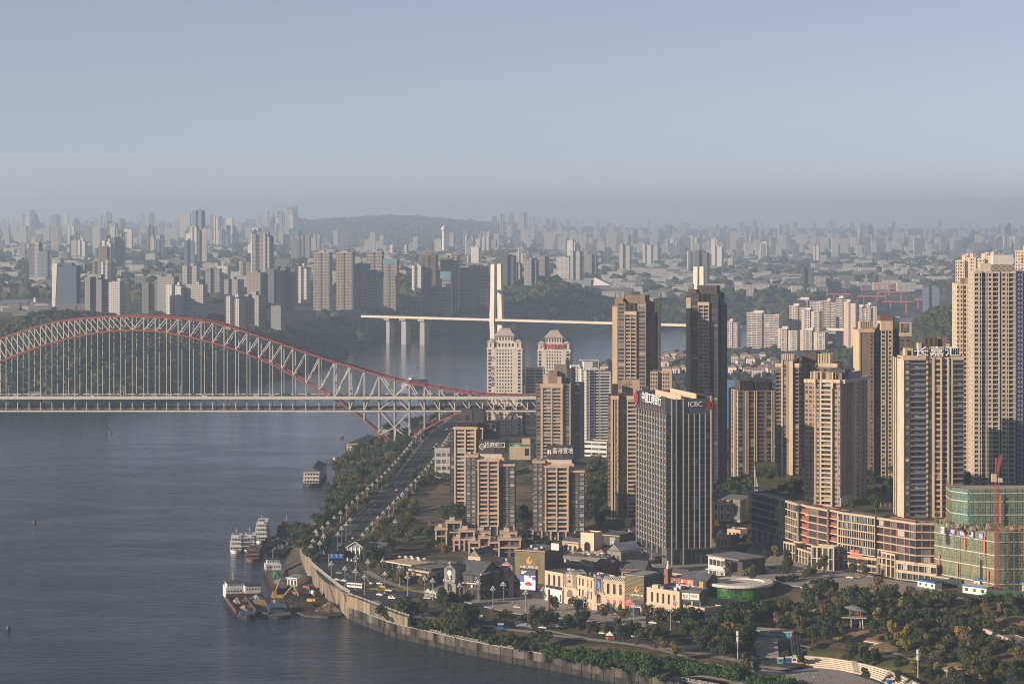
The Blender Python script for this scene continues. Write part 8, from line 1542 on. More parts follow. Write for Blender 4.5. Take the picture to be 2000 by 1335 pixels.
# sand barge
o, L_ = vessel('sand_barge','open sand barge with a white bridge house and a blue bow',(452,1168),(485,1211),13,2.6,MH['dark'],'barge'); x0 = L_*.24
for s_ in (-1,1): vbox(o,'hold_wall',MH['rust'],x0,L_*.88,s_*6.1-.3,s_*6.1+.3,2.4,5.0)
vbox(o,'hold_wall',MH['rust'],x0,x0+.6,-6,6,2.4,6.4); vbox(o,'bow_plate',MH['blue'],L_*.88,L_*.97,-4.6,4.6,2.5,4.2); vbox(o,'bridge_house',MH['white'],1,x0-3,-5.6,5.6,2.6,9.6); vbox(o,'wheelhouse',MH['white'],4,x0-5,-4.8,4.8,9.6,12.4); vbox(o,'bridge_roof',MH['rust'],3,x0-4.4,-5.3,5.3,12.4,12.9); vwins(o,x0-3,-5,5,4.4,5,2,2.6,1.0); vwins(o,x0-5,-4.4,4.4,10.4,6,1,2,1.2); mb = MB(); mb.bar((8,0,12.9),(8,0,18),.3,.3); mb.build('mast',MH['white'],o); heap('sand','',(L_*.45,-1,2.5),10,4.8,4.6,M_SAND,4,o); heap('sand','',(L_*.72,.5,2.5),8,4,3.4,M_SAND,6,o)
for k in range(8): vbox(o,'hull_fender',MH['rust'],L_*(.2+.08*k),L_*(.2+.08*k)+.8,-6.9,-6.4,.6,2.6)
o, L_ = vessel('cargo_barge','barge carrying pale gravel and yellow stacks beside the sand barge',(490,1158),(520,1206),12,2.2,MH['grey'],'barge'); vbox(o,'bridge_house',MH['white'],1,14,-5,5,2.2,7.2); vbox(o,'bridge_roof',MH['dark'],.4,14.6,-5.4,5.4,7.2,7.7); vwins(o,14,-4.6,4.6,4.4,5,1,2); heap('gravel','',(L_*.38,0,2.2),13,4.8,2.8,mat('pale_gravel',(0.36,0.36,0.37),.9,.2,streak=False),9,o)
for k in range(7): vbox(o,'yellow_stack',mat('yellow_sheet',(0.40,0.28,0.11),.7,.1),L_*.55+k*2.2,L_*.55+k*2.2+1.9,-4.2+.3*(k%2),3.2,2.2,4.2+.3*(k%3))
# dredging crane barge
o, L_ = vessel('crane_barge','dredging crane barge with a dark red gantry and a blue cabin',(528,1172),(545,1208),16,1.6,MH['dark'],'barge',blunt=.95); vbox(o,'blue_cabin',MH['blue'],L_*.62,L_*.80,-5,4,1.6,5.0); vbox(o,'cabin_roof',MH['blue'],L_*.60,L_*.82,-5.6,4.6,5.0,5.4); vwins(o,L_*.80,-4.6,3.6,3.0,6,1,2,1.1); latt('gantry',(L_*.35,-4,1.6),(L_*.35,-2.5,26),2.6,mat('dark_red_gantry',(0.13,0.05,0.045),.7),o,14); latt('gantry',(L_*.35,-2.5,26),(L_*.95,-1,10),1.6,MATS['dark_red_gantry'],o,10)
for k in range(16): rr_ = random.Random(k); x_, y_ = rr_.uniform(2,L_*.9), rr_.uniform(-6,6); vbox(o,'deck_gear',rr_.choice([MH['rust'],MH['grey'],M_LGREY,MH['blue']]),x_,x_+rr_.uniform(.8,3),y_,y_+rr_.uniform(.8,2),1.6,2+rr_.uniform(.5,1.6))
# ship under a green tarpaulin
o, L_ = vessel('tarpaulin_ship','cargo ship with a green tarpaulin over its hold and a white stern house',(532,1117),(551,1160),13,3.0,MH['dark'],'ship'); vbox(o,'bridge_house',MH['white'],0,10,-5.6,5.6,3,7); vbox(o,'wheelhouse',MH['white'],2,8,-4.4,4.4,7,10); vbox(o,'bridge_roof',MH['dark'],1.4,8.6,-4.8,4.8,10,10.4); vwins(o,10,-5,5,4.8,6,1,2); vwins(o,8,-4,4,8,5,1,2,1.2); mb = MB(); mb.bar((5,0,10.4),(5,0,17),.25,.25); mb.build('mast',MH['white'],o); heap('tarpaulin','',(L_*.36,0,2.6),13,5.8,3.4,mat('green_tarpaulin',(0.03,0.20,0.11),.7,.15),5,o); heap('tarpaulin','',(L_*.66,0,2.6),11,5.4,2.6,mat('grey_tarpaulin',(0.20,0.21,0.22),.7,.15),7,o)
# mobile crane, shed and lorries on the wharf
g = gp(536,1167,2); o = empty('mobile_crane',(g.x,g.y,1.6),0,'yellow mobile crane with its long boom raised over the wharf','crane'); MY = mat('machine_yellow',(0.42,0.26,0.08),.6,.1); b1 = wp(559,1093,g.y+18)-Vector((g.x,g.y,1.6)); mid = b1*.5; mb = MB(); mb.bar((0,0,3),mid,.8,.9); mb.build('boom',MY,o); mb = MB(); mb.bar(mid,b1,.45,.5); mb.build('boom_extension',M_DGREY,o); mb = MB(); mb.box(-2,6,-1.6,1.6,.6,2.6,0,True); mb.build('carrier',MY,o); mb = MB(); mb.box(-1.5,1.6,-1.5,1.5,2.6,4.6,0,True); mb.build('cab',MY,o); mb = MB(); mb.bar((6,-1,2),(12,-2,9),.7,.8); mb.bar((12,-2,9),(16,-3,2.5),.7,.8); mb.build('outrigger_arm',MY,o)
t = small('wharf_shed','white shed with a blue-grey roof on the wharf',(561,1141),(580,1143),3.2,1128,14,M_WHITE,'W W W',cat='shed'); gable(t,0,t.w,0,14,t.h,2,mat('blue_grey_roof',(0.14,0.20,0.24),.6),M_WHITE,'x',over=.9)
MLR = mat('faded_lorry_red',(0.26,0.085,0.07),.6,.15)
def lorry(label, px, py, z, rz, mc, kind):
 g = gp(px,py,z); o = empty('lorry',(g.x,g.y,z),rz,label,'lorry'); mb = MB(); mb.box(6,8.2,-1.25,1.25,.7,3.2,0,True); mb.build('cab',mc,o); mb = MB(); mb.box(-.5,6,-1.1,1.1,.7,1.2,0,True); mb.build('chassis',M_BLACK,o)
 if kind == 'mixer': mb = MB(); mb.tube((0,0,3.0),(1.5,0,2.7),.6,1.4,10); mb.tube((1.5,0,2.7),(4,0,2.4),1.4,1.4,10); mb.tube((4,0,2.4),(5.6,0,2.2),1.4,.9,10); mb.build('drum',M_WHITE,o)
 else: mb = MB(); mb.box(-.5,5.6,-1.25,1.25,1.2,2.7,0,True); mb.build('tipper_body',mc,o)
 for x_ in (.6,2.2,7.2):
  for s_ in (-1,1): mb = MB(); mb.tube((x_,s_*1.25,.5),(x_,s_*.85,.5),.5,.5,10); mb.build('wheel',M_BLACK,o)
lorry('cement mixer lorry with a white drum on the wharf',606,1162,2.8,R(-58),MLR,'mixer'); lorry('red tipper lorry parked ahead of the cement mixer',596,1150,3.5,R(-58),MLR,'tip'); lorry('yellow loader lorry near the wharf front',600,1176,2.2,R(-40),MY,'tip'); lorry('yellow lorry nearest the river wall foot on the wharf',611,1182,2.0,R(-30),MY,'tip'); lorry('red lorry beside the mobile crane',575,1162,2.6,R(-60),MLR,'tip')
# conveyor
g = gp(560,1190,1.5); o = empty('conveyor',(g.x,g.y,1.2),0,'dark loading conveyor at the wharf edge','conveyor'); mb = MB(); mb.bar((-8,0,1),(6,6,9),1.2,.5); mb.build('belt',MH['rust'],o); mb = MB(); [mb.bar((x_,y_,-1),(x_,y_,z_),.4,.4) for x_,y_,z_ in ((4,4,8),(7,6,9),(-2,2,4),(7,1,8),(11,6,8))]; mb.box(3,12,1,7,5.5,7.5,0,True); mb.build('frame',MH['dark'],o)
# passenger boats
def ferry(label, ps, pb, B, decks, m=None, roof=None, group='white passenger boats moored in a row'):
 o, L_ = vessel('passenger_boat',label,ps,pb,B,1.8,m or MH['white'],'boat',group); z_ = 1.8; a, b, w_ = L_*.06, L_*.86, B*.46
 for k in range(decks):
  vbox(o,'deck_house',m or MH['white'],a,b,-w_,w_,z_,z_+2.5); vbox(o,'deck_edge',m or MH['white'],a-.8,b+1.6,-w_-.5,w_+.5,z_+2.5,z_+2.8); vwins(o,b,-w_*.95,w_*.95,z_+.7,6,1,2,1.4); 
  for s_ in (-1,1):
   mb = MB(); mb.quad((a+1,s_*(w_+.04),z_+.8),(b-1,s_*(w_+.04),z_+.8),(b-1,s_*(w_+.04),z_+2.0),(a+1,s_*(w_+.04),z_+2.0)); mb.build('window_band',G_DARK,o)
  z_ += 2.8; b -= 2.5; a += 1; w_ -= .35
 vbox(o,'wheelhouse',m or MH['white'],b-6,b-1,-w_*.6,w_*.6,z_,z_+2.2); vbox(o,'wheelhouse_roof',roof or MH['grey'],b-6.6,b-.4,-w_*.7,w_*.7,z_+2.2,z_+2.6); mb = MB(); mb.bar((b-5,0,z_+2.6),(b-5,0,z_+7),.2,.2); mb.bar((b-5,-1.6,z_+5),(b-5,1.6,z_+5),.15,.15); mb.build('mast',MH['white'],o); return o
ferry('white passenger boat, leftmost of the moored row',(464,1066),(460,1081),9,3); ferry('white passenger boat between two others in the moored row',(490,1064),(485,1080),9,3); ferry('tall white passenger boat further up the moored row',(516,1042),(508,1062),10,4); ferry('white-decked boat with dark awning at the top of the moored row',(566,1032),(556,1047),14,2,MH['grey'],MH['rust']); ferry('pleasure boat with a rounded brown roof in front of the white boats',(502,1082),(491,1098),10,2,mat('brown_boat',(0.17,0.10,0.075),.7,.15),MH['rust']); 
for i,(ps,pb,B_,lab) in enumerate((((545,1052),(515,1075),13,'dark flat pontoon between the passenger boats'),((570,1060),(535,1088),12,'dark work pontoon beside the shore trees'),((600,1086),(572,1096),8,'dark pontoon bridge touching the shore'),((688,891),(647,906),16,'long dark barge moored below the arch'))):
 o, L_ = vessel('pontoon',lab,ps,pb,B_,2.2,MH['dark'],'pontoon',blunt=.95); rr_ = random.Random(i+40)
 for k in range(18): x_, y_ = rr_.uniform(2,L_*.85), rr_.uniform(-B_*.4,B_*.3); vbox(o,'deck_gear',rr_.choice([MH['grey'],MH['dark'],MH['rust'],M_LGREY]),x_,x_+rr_.uniform(1,5),y_,y_+rr_.uniform(.8,2.5),2.2,2.6+rr_.uniform(.5,3))
def floating(label, ps, pb, B, decks, roofm, wallm):
 o, L_ = vessel('floating_restaurant',label,ps,pb,B,2,MH['dark'],'boat',blunt=.95); z_ = 2
 for k in range(decks):
  vbox(o,'storey',wallm,L_*.05+k,L_*.92-k*1.6,-B*.44,B*.44,z_,z_+2.8); vbox(o,'eave',mat('pale_eave',(0.55,0.50,0.44),.7),L_*.03+k,L_*.94-k*1.6,-B*.48,B*.48,z_+2.8,z_+3.2); vwins(o,L_*.92-k*1.6,-B*.42,B*.42,z_+.7,5,1,2,1.5)
  for s_ in (-1,1):
   for q in range(8): mb = MB(); xx = L_*.1+q*L_*.095; Q = [(xx,s_*(B*.44+.04),z_+.7),(xx+L_*.05,s_*(B*.44+.04),z_+.7),(xx+L_*.05,s_*(B*.44+.04),z_+2.2),(xx,s_*(B*.44+.04),z_+2.2)]; mb.poly(Q if s_ < 0 else Q[::-1]); mb.build('window',G_DARK,o)
  z_ += 3.2
 mb = MB(); a,b,w_ = L_*.1,L_*.8,B*.5; mb.quad((a,-w_,z_),(b,-w_,z_),(b-2,0,z_+3.6),(a+2,0,z_+3.6)); mb.quad((b,w_,z_),(a,w_,z_),(a+2,0,z_+3.6),(b-2,0,z_+3.6)); mb.poly(((a,w_,z_),(a,-w_,z_),(a+2,0,z_+3.6))); mb.poly(((b,-w_,z_),(b,w_,z_),(b-2,0,z_+3.6))); mb.build('roof',roofm,o)
floating('four-deck floating restaurant with a dark tiled roof',(624,927),(606,950),16,3,M_TILE,MH['white']); floating('floating restaurant with golden tiled roofs below the arch pier',(716,871),(690,884),18,2,mat('golden_tile',(0.42,0.27,0.10),.7,.12),mat('cream_boat',(0.55,0.48,0.38),.7)); floating('far floating restaurant with a pale roof behind the arch pier',(832,829),(806,841),16,2,mat('pale_gold_tile',(0.50,0.40,0.26),.7),M_CSTONE)
ferry('white river ship with a dark hull steaming beyond the arch',(835,752),(785,755),14,3,group='ships under way on the river')
for i,(px,py,lab) in enumerate(((668,855,'small boat with a red flag under the arch pier'),(216,847,'tiny buoy boat on the open water at left centre'),(68,1022,'tiny dark buoy boat on the open water at far left'),(17,1230,'tiny dark buoy boat near the bottom left corner'),(816,717,'tiny boat on the misty water behind the arch'))):
 o, L_ = vessel('small_boat',lab,(px-3,py),(px+3,py+1),2.4,.8,MH['dark'],'boat'); vbox(o,'cabin',MH['grey'],L_*.25,L_*.6,-1,1,1,2.6); mb = MB(); mb.bar((L_*.4,0,2.6),(L_*.4,0,6 if i == 0 else 3.6),.25,.25); mb.build('mast',P_RED if i == 0 else MH['dark'],o)

# ---------------------------------------------------------------- trees and bushes
def leafmat(name, stops):
 if name in MATS: return MATS[name]
 m, nt, b = _base(name); L = nt.links; oi = nt.nodes.new('ShaderNodeObjectInfo'); r = ramp(nt, stops); L.new(oi.outputs['Random'], r.inputs[0]); ge = nt.nodes.new('ShaderNodeNewGeometry')
 mr = nt.nodes.new('ShaderNodeMapRange'); mr.inputs['To Min'].default_value = .55; mr.inputs['To Max'].default_value = 1.5; L.new(ge.outputs['Random Per Island'], mr.inputs['Value'])
 vm = nt.nodes.new('ShaderNodeVectorMath'); vm.operation = 'SCALE'; L.new(r.outputs[0], vm.inputs[0]); L.new(mr.outputs[0], vm.inputs['Scale']); L.new(vm.outputs[0], b.inputs['Base Color']); b.inputs['Roughness'].default_value = .75; b.inputs['Specular IOR Level'].default_value = .2
 MATS[name] = m; return m
L_DK = leafmat('dark_leaves',[(0,(0.030,0.046,0.022)),(.5,(0.042,0.060,0.026)),(.85,(0.058,0.070,0.028)),(1,(0.085,0.078,0.030))])
L_OL = leafmat('olive_leaves',[(0,(0.070,0.078,0.030)),(.5,(0.105,0.100,0.036)),(.8,(0.15,0.12,0.042)),(1,(0.18,0.12,0.055))])
L_YE = leafmat('yellow_leaves',[(0,(0.12,0.125,0.034)),(.6,(0.20,0.165,0.04)),(1,(0.26,0.18,0.035))])
L_BR = leafmat('bright_leaves',[(0,(0.035,0.075,0.020)),(1,(0.055,0.105,0.028))])
L_BN = leafmat('brown_twigs',[(0,(0.085,0.065,0.045)),(1,(0.13,0.095,0.060))])
def crown_mesh(name, m, lobes, n, size, seed, flat=1.0):
 rs = np.random.RandomState(seed); lw = np.array([l[3]**2 for l in lobes]); pick = rs.choice(len(lobes), n, p=lw/lw.sum()); C = np.array([l[:3] for l in lobes])[pick]; Rr = np.array([l[3] for l in lobes])[pick]
 D = rs.normal(size=(n,3)); D /= np.linalg.norm(D,axis=1)[:,None]; rad = Rr*(rs.uniform(.35,1.05,n)**.6); P = C+D*rad[:,None]*np.array([1,1,flat])
 N = D+rs.normal(size=(n,3))*.55; N /= np.linalg.norm(N,axis=1)[:,None]; A = np.cross(N,rs.normal(size=(n,3))); A /= np.linalg.norm(A,axis=1)[:,None]; B = np.cross(N,A); s = size*rs.uniform(.6,1.35,n)[:,None]
 V = np.stack([P-A*s*.9,P+B*s*.55,P+A*s*.9,P-B*s*.55],1).reshape(-1,3); V[:,2] = np.maximum(V[:,2],.05); Fq = np.arange(n*4).reshape(-1,4)
 me = bpy.data.meshes.new(name); me.from_pydata(V.tolist(),[],Fq.tolist()); me.materials.append(m); me.update(); return me
def trunk_mesh(h, r, limbs, seed, props=False, m=None):
 rs = random.Random(seed); mb = MB(); x = rs.uniform(-.3,.3); mb.tube((0,0,-.6),(x*.5,0,h*.5),r,r*.75,6,0,False); mb.tube((x*.5,0,h*.5),(x,rs.uniform(-.2,.2),h),r*.75,r*.4,6)
 for k in range(limbs): a = 2*math.pi*k/limbs+rs.uniform(-.4,.4); l_ = h*rs.uniform(.35,.6); z_ = h*rs.uniform(.5,.85); mb.tube((x*.7,0,z_),(math.cos(a)*l_*.8,math.sin(a)*l_*.8,z_+l_*.7),r*.4,r*.12,5)
 if props:
  for k in range(3): a = 2*math.pi*k/3+.4; mb.tube((math.cos(a)*1.6,math.sin(a)*1.6,-.3),(0,0,h*.55),.09,.08,4,1)
 return mb.mesh('trunk',[m or M_BARK,M_WOOD])
def lob(n, R_, h0, h1, r, seed):
 rs = random.Random(seed); return [(rs.uniform(-R_,R_),rs.uniform(-R_,R_),rs.uniform(h0,h1),r*rs.uniform(.7,1.15)) for _ in range(n)]
PROTO = {}
def proto(key, m, lobes, n, size, th, tr, limbs, seed, flat=.85, props=False): PROTO[key] = (crown_mesh('crown',m,lobes,n,size,seed,flat), trunk_mesh(th,tr,limbs,seed,props))
for v in range(2):
 proto(('broad',v),L_DK,lob(9,2.6,4.4,8.2,2.3,10+v),1500,.50,5.2,.24,5,20+v); proto(('olive',v),L_OL,lob(8,2.2,3.8,7.6,2.0,30+v),1200,.48,4.8,.20,5,40+v); proto(('tall',v),L_DK,lob(8,1.5,5.0,10.5,1.8,50+v),1100,.46,6.4,.20,4,60+v,1.1,True); proto(('yellow',v),L_YE,lob(7,1.7,3.0,7.2,1.7,70+v),950,.46,4.0,.15,4,80+v,1.15)
 proto(('bush',v),L_DK,lob(9,2.2,.9,2.5,1.5,90+v),1000,.42,1.2,.12,4,100+v,.8); proto(('bright',v),L_BR,lob(10,2.6,1.4,3.6,1.9,110+v),1400,.44,1.8,.16,4,120+v,.85); proto(('hedge',v),L_YE,lob(8,1.6,.8,3.2,1.1,130+v),800,.36,1.2,.1,3,140+v); proto(('bare',v),L_BN,lob(8,2.0,3.2,6.6,1.7,150+v),420,.40,5.6,.2,7,160+v)
TREE_N = {}
def tree(kind, x, y, z, s, label, group, cat='tree', nm=None, rs=random):
 v = rs.randrange(2); cm, tm = PROTO[(kind,v)]; o = empty(nm or {'bush':'bush','bright':'bush','hedge':'hedge_shrub'}.get(kind,kind+'_tree' if kind in ('olive','tall','bare') else ('yellow_tree' if kind == 'yellow' else 'tree')),(x,y,z-.1),rs.uniform(0,6.28),label,cat,group); o.scale = (s*rs.uniform(.88,1.12),s*rs.uniform(.88,1.12),s*rs.uniform(.85,1.2)); child('crown',cm,o); child('trunk',tm,o); TREE_N[kind] = TREE_N.get(kind,0)+1; return o
def scatter(n, poly, kinds, smin, smax, label, group, cat='tree', mind=4.5, seed=1, avoid=(), zfun=None, nm=None):
 rs = random.Random(seed); xs_ = [p[0] for p in poly]; ys_ = [p[1] for p in poly]; got = []; tries = 0
 while len(got) < n and tries < n*40:
  tries += 1; x, y = rs.uniform(min(xs_),max(xs_)), rs.uniform(min(ys_),max(ys_))
  if not inpoly(np.array([[x,y]]),poly)[0]: continue
  if any((x-a)**2+(y-b)**2 < mind**2 for a,b in got): continue
  if any(inpoly(np.array([[x,y]]),q)[0] for q in avoid): continue
  got.append((x,y))
 Z = hraw(got) if zfun is None else [zfun]*len(got)
 for (x,y),z in zip(got,Z):
  k = rs.choices([q[0] for q in kinds],[q[1] for q in kinds])[0]; tree(k,x,y,float(z),rs.uniform(smin,smax),label[k] if isinstance(label,dict) else label,group if not isinstance(group,dict) else group[k],'bush' if k in ('bush','bright','hedge') else cat,None if k in ('bush','bright','hedge') else nm,rs)
PX = lambda *a: [tuple(gp(px,py,z).xy) for px,py,z in a]
def rect(px0,px1,d0,d1): return [((px0-CX)*d0/F,d0),((px1-CX)*d0/F,d0),((px1-CX)*d1/F,d1),((px0-CX)*d1/F,d1)]
# riverside wood between road and shore
scatter(150,PX((602,1045,8),(640,1012,5),(648,970,3),(662,928,3),(686,902,3),(705,888,4),(750,884,12),(792,884,15),(795,900,15),(772,925,16),(738,950,16),(705,982,16),(668,1016,16),(636,1044,15),(612,1075,15)),[('broad',6),('olive',1.6),('bare',.7),('bush',2)],.95,1.5,{'broad':'dark green tree in the riverside wood between the road and the shore','olive':'olive green tree in the riverside wood between the road and the shore','bare':'thin brown tree in the riverside wood between the road and the shore','bush':'dark bush in the riverside wood between the road and the shore'},'riverside wood',mind=5.0,avoid=[rect(738,806,2440,2540)],seed=2,nm='riverside_tree')
scatter(26,PX((588,1060,10),(612,1060,15),(640,1070,16),(625,1095,16),(618,1108,16),(596,1100,14),(588,1085,10)),[('broad',5),('bush',2)],.8,1.2,{'broad':'dark tree on the road bend above the wharf','bush':'dark bush on the road bend above the wharf'},'trees on the road bend',mind=4.5,seed=3,nm='roadside_tree')
scatter(24,PX((735,866,2),(770,852,2),(800,838,2),(850,810,2),(880,795,3),(885,812,12),(852,835,14),(820,858,15),(790,880,15)),[('broad',1)],.9,1.4,'dark tree on the bank behind the arch pier','trees behind the arch pier',mind=8,seed=4,nm='bank_tree')
# hedges along the road, median
hp = offset_pts(RD_N,-15.0 if offset_pts(RD_N,-15.0)[60][0] > RD_N[60][0] else 15.0); Z = hraw(hp); rs_ = random.Random(5)
for i in range(16,len(hp)-60,1):
 if i % 2 == 0: tree(rs_.choices(['hedge','olive','bush'],[6,1,2])[0],hp[i][0]+rs_.uniform(-1,1.6),hp[i][1]+rs_.uniform(-1,1),float(Z[i]),rs_.uniform(.8,1.3)*1.0,'yellow-green roadside shrub along the inland edge of the riverside road','roadside shrubs','bush','roadside_shrub',rs_)
hp2 = offset_pts(RD_N,-(-15.0 if offset_pts(RD_N,-15.0)[60][0] > RD_N[60][0] else 15.0)); Z2 = hraw(hp2)
for i in range(20,len(hp2)-70,4): tree(rs_.choice(['hedge','bush','olive']),hp2[i][0]-2,hp2[i][1],float(Z2[i]),rs_.uniform(.7,1.0),'roadside shrub on the river edge of the riverside road','river edge shrubs','bush','roadside_shrub',rs_)
# quay slope
scatter(95,PX((735,1215,8),(800,1222,9),(880,1242,9),(960,1258,9),(1060,1276,9),(1060,1258,13),(960,1236,14),(880,1218,14),(800,1203,13),(745,1196,12)),[('bush',5),('broad',1.4)],1.0,1.6,{'bush':'dark bush on the planted slope between quay and road','broad':'dark rounded tree on the planted slope between quay and road'},'bushes on the quay slope',mind=4.0,seed=6)
scatter(60,PX((1060,1258,13),(1060,1282,9),(1180,1306,9),(1300,1328,9),(1300,1300,11),(1180,1276,12)),[('bright',4),('bush',2)],.9,1.45,{'bright':'fresh green bush above the right part of the quay wall','bush':'dark bush above the right part of the quay wall'},'bushes above the quay wall',mind=5,seed=7)
scatter(40,PX((1290,1306,10),(1440,1338,10),(1560,1370,10),(1560,1345,11.4),(1440,1322,11),(1330,1298,11)),[('bright',5),('bush',1)],1.0,1.5,{'bright':'fresh green bush along the bottom edge in front of the riverside plaza','bush':'dark bush along the bottom edge in front of the riverside plaza'},'bushes before the riverside plaza',mind=5,seed=8)
scatter(22,PX((566,1060,3),(592,1046,5),(600,1096,9),(584,1112,6),(570,1095,3)),[('broad',2),('bush',2)],.7,1.1,'dark scrub tree on the bank behind the moored pontoons','scrub behind the pontoons',mind=4,seed=31,nm='scrub_tree')
scatter(40,PX((1015,1092,20),(1080,1092,21),(1240,1092,20.5),(1240,1060,22),(1100,1050,24),(1015,1060,23)),[('broad',2),('olive',2),('bush',2)],.6,.95,'small tree squeezed between the shop roofs below the beige slabs','trees between the shop roofs',mind=5,seed=32,nm='courtyard_tree')
# road trees and plaza trees
TP = [(1085,1196,'broad'),(1132,1204,'broad'),(1178,1212,'olive'),(1219,1218,'olive'),(1262,1214,'olive'),(1031,1211,'bush'),(1050,1222,'broad'),(1062,1226,'broad'),(1076,1224,'broad'),(1040,1224,'olive'),(985,1212,'broad'),(968,1208,'bare'),(1110,1232,'broad'),(1128,1232,'tall'),(1150,1244,'bare'),(1168,1242,'bare'),(1186,1246,'broad'),(1205,1248,'tall'),(1216,1252,'broad'),(1232,1252,'broad'),(1248,1256,'broad'),(1262,1256,'broad'),(1278,1260,'broad'),(1292,1258,'broad'),(1140,1230,'broad'),(1284,1270,'bare'),(1300,1274,'olive'),(1318,1284,'olive'),(1242,1264,'bare'),(862,1190,'tall'),(826,1186,'bare'),(882,1186,'broad'),(892,1188,'olive'),(868,1190,'broad'),(912,1186,'broad'),(950,1178,'broad'),(1415,1290,'tall'),(1430,1308,'olive'),(1455,1312,'tall'),(1300,1222,'olive'),(1316,1226,'broad'),(1328,1230,'broad'),(1340,1234,'broad'),(1352,1228,'broad'),(1366,1232,'tall'),(1284,1224,'olive'),(1272,1218,'bush')]
rs_ = random.Random(12)
for i,(px,py,k) in enumerate(TP):
 g = gp(px,py,15.8 if py < 1230 else 14.0); z_ = hz(g.x,g.y); tree(k,g.x,g.y,z_,rs_.uniform(.85,1.2),{'broad':'dark round-headed tree','olive':'olive green street tree','tall':'tall young tree on stakes','bare':'thin brown half-bare tree','bush':'low dark bush'}[k]+' beside the river road in front of the shops','trees along the river road by the shops',rs=rs_)
# dark trees left of the plaza and by the villas
scatter(34,PX((660,1100,17),(690,1098,17),(760,1128,17),(850,1150,17),(858,1138,18),(842,1142,18),(755,1128,18),(752,1085,18),(800,1060,19),(870,1085,20),(870,1060,21),(840,1030,20),(770,1045,18),(750,1062,18),(715,1060,17)),[('broad',5),('olive',1.5),('bush',2)],.85,1.35,{'broad':'dark tree in the garden quarter left of the townhouses','olive':'olive tree in the garden quarter left of the townhouses','bush':'dark bush in the garden quarter left of the townhouses'},'garden trees left of the townhouses',mind=6,seed=13,nm='garden_tree')
scatter(16,PX((735,1128,17),(850,1158,17),(850,1150,17),(740,1118,17)),[('olive',2),('broad',1)],.7,.95,{'olive':'olive clipped tree on the flower bank by the road','broad':'dark clipped tree on the flower bank by the road'},'trees on the flower bank',mind=4.5,seed=14,nm='garden_tree')
mound('flower_bank',790,1150,16.6,34,4,.8,-.33,ground_mat('flower_bed',[(0.35,(0.045,0.075,0.02)),(0.5,(0.075,0.10,0.02)),(0.58,(0.40,0.28,0.01)),(0.7,(0.12,0.10,0.02))],.5,6))
scatter(26,PX((858,1012,24),(905,1022,25),(905,1012,25),(870,990,23)),[('broad',1)],.7,1.1,'dark tree at the foot of the slim brown tower','trees by the slim brown tower',mind=4.5,seed=15,nm='courtyard_tree')
scatter(10,PX((1017,1050,25),(1040,1052,25),(1040,1010,26),(1020,1005,26)),[('broad',2),('tall',1)],1.1,1.6,'dark tree in the gap between the two beige slabs','trees between the beige slabs',mind=5,seed=16,nm='courtyard_tree')
scatter(46,PX((1146,1030,26),(1186,1030,27),(1186,920,30),(1160,895,30),(1146,920,30)),[('broad',3),('olive',1),('bush',1)],1.2,1.8,'tree on the dark wooded knoll between the beige slab and the tan tower','knoll trees',mind=7,seed=17,nm='knoll_tree')
scatter(30,PX((1400,1020,26),(1462,1050,24),(1440,1064,23),(1400,1062,22)),[('olive',1),('bush',1)],.6,.9,{'olive':'small olive tree in the yard beside the bank office','bush':'low bush in the yard beside the bank office'},'yard trees beside the bank office',mind=6,seed=18,nm='yard_tree')
# terrace on the mall roof
TPOLY = [(A_.x+12,A_.y+2),(gp(1560,986,ZR).x+10,gp(1560,986,ZR).y+8),(gp(1640,1001,ZR).x+12,gp(1640,1001,ZR).y+10),(gp(1716,1012,ZR).x+10,gp(1716,1012,ZR).y+10),(250,1545),(250,1600),(330,1600),(330,1860),(190,1860)]
scatter(64,TPOLY,[('broad',5),('tall',1),('olive',2),('bush',3)],.75,1.25,{'broad':'dark tree on the planted mall roof terrace','tall':'tall staked tree on the planted mall roof terrace','olive':'olive tree on the planted mall roof terrace','bush':'bush on the planted mall roof terrace'},'trees on the mall roof terrace',mind=5,seed=19,nm='terrace_tree',avoid=[rect(1566,1712,1585,1660),rect(1750,1890,1535,1580),rect(1505,1660,1775,1850),rect(1670,1790,1780,1830)],zfun=54.3)
# forecourt street trees and planters
FP = [(1518,1094,'olive'),(1500,1080,'bare'),(1482,1084,'bare'),(1495,1098,'tall'),(1538,1108,'tall'),(1590,1122,'olive'),(1610,1118,'tall'),(1570,1130,'yellow'),(1586,1130,'olive'),(1664,1126,'olive'),(1690,1126,'olive'),(1530,1128,'broad'),(1540,1124,'broad'),(1524,1134,'bush'),(1536,1136,'bush'),(1550,1132,'bush'),(1462,1118,'tall'),(1470,1114,'broad'),(1478,1118,'broad'),(1452,1120,'bush'),(1486,1120,'bush'),(1424,1122,'olive'),(1462,1138,'olive'),(1470,1140,'tall'),(1590,1140,'bush'),(1602,1140,'bush')]
for i,(px,py,k) in enumerate(FP):
 g = gp(px,py,22.6); tree(k,g.x,g.y,22.6,rs_.uniform(.75,1.15),{'broad':'dark dense tree','olive':'olive street tree','tall':'tall staked street tree','bare':'half-bare street tree','bush':'low round bush','yellow':'small yellow tree'}[k]+' on the paved mall forecourt','trees on the mall forecourt',rs=rs_)
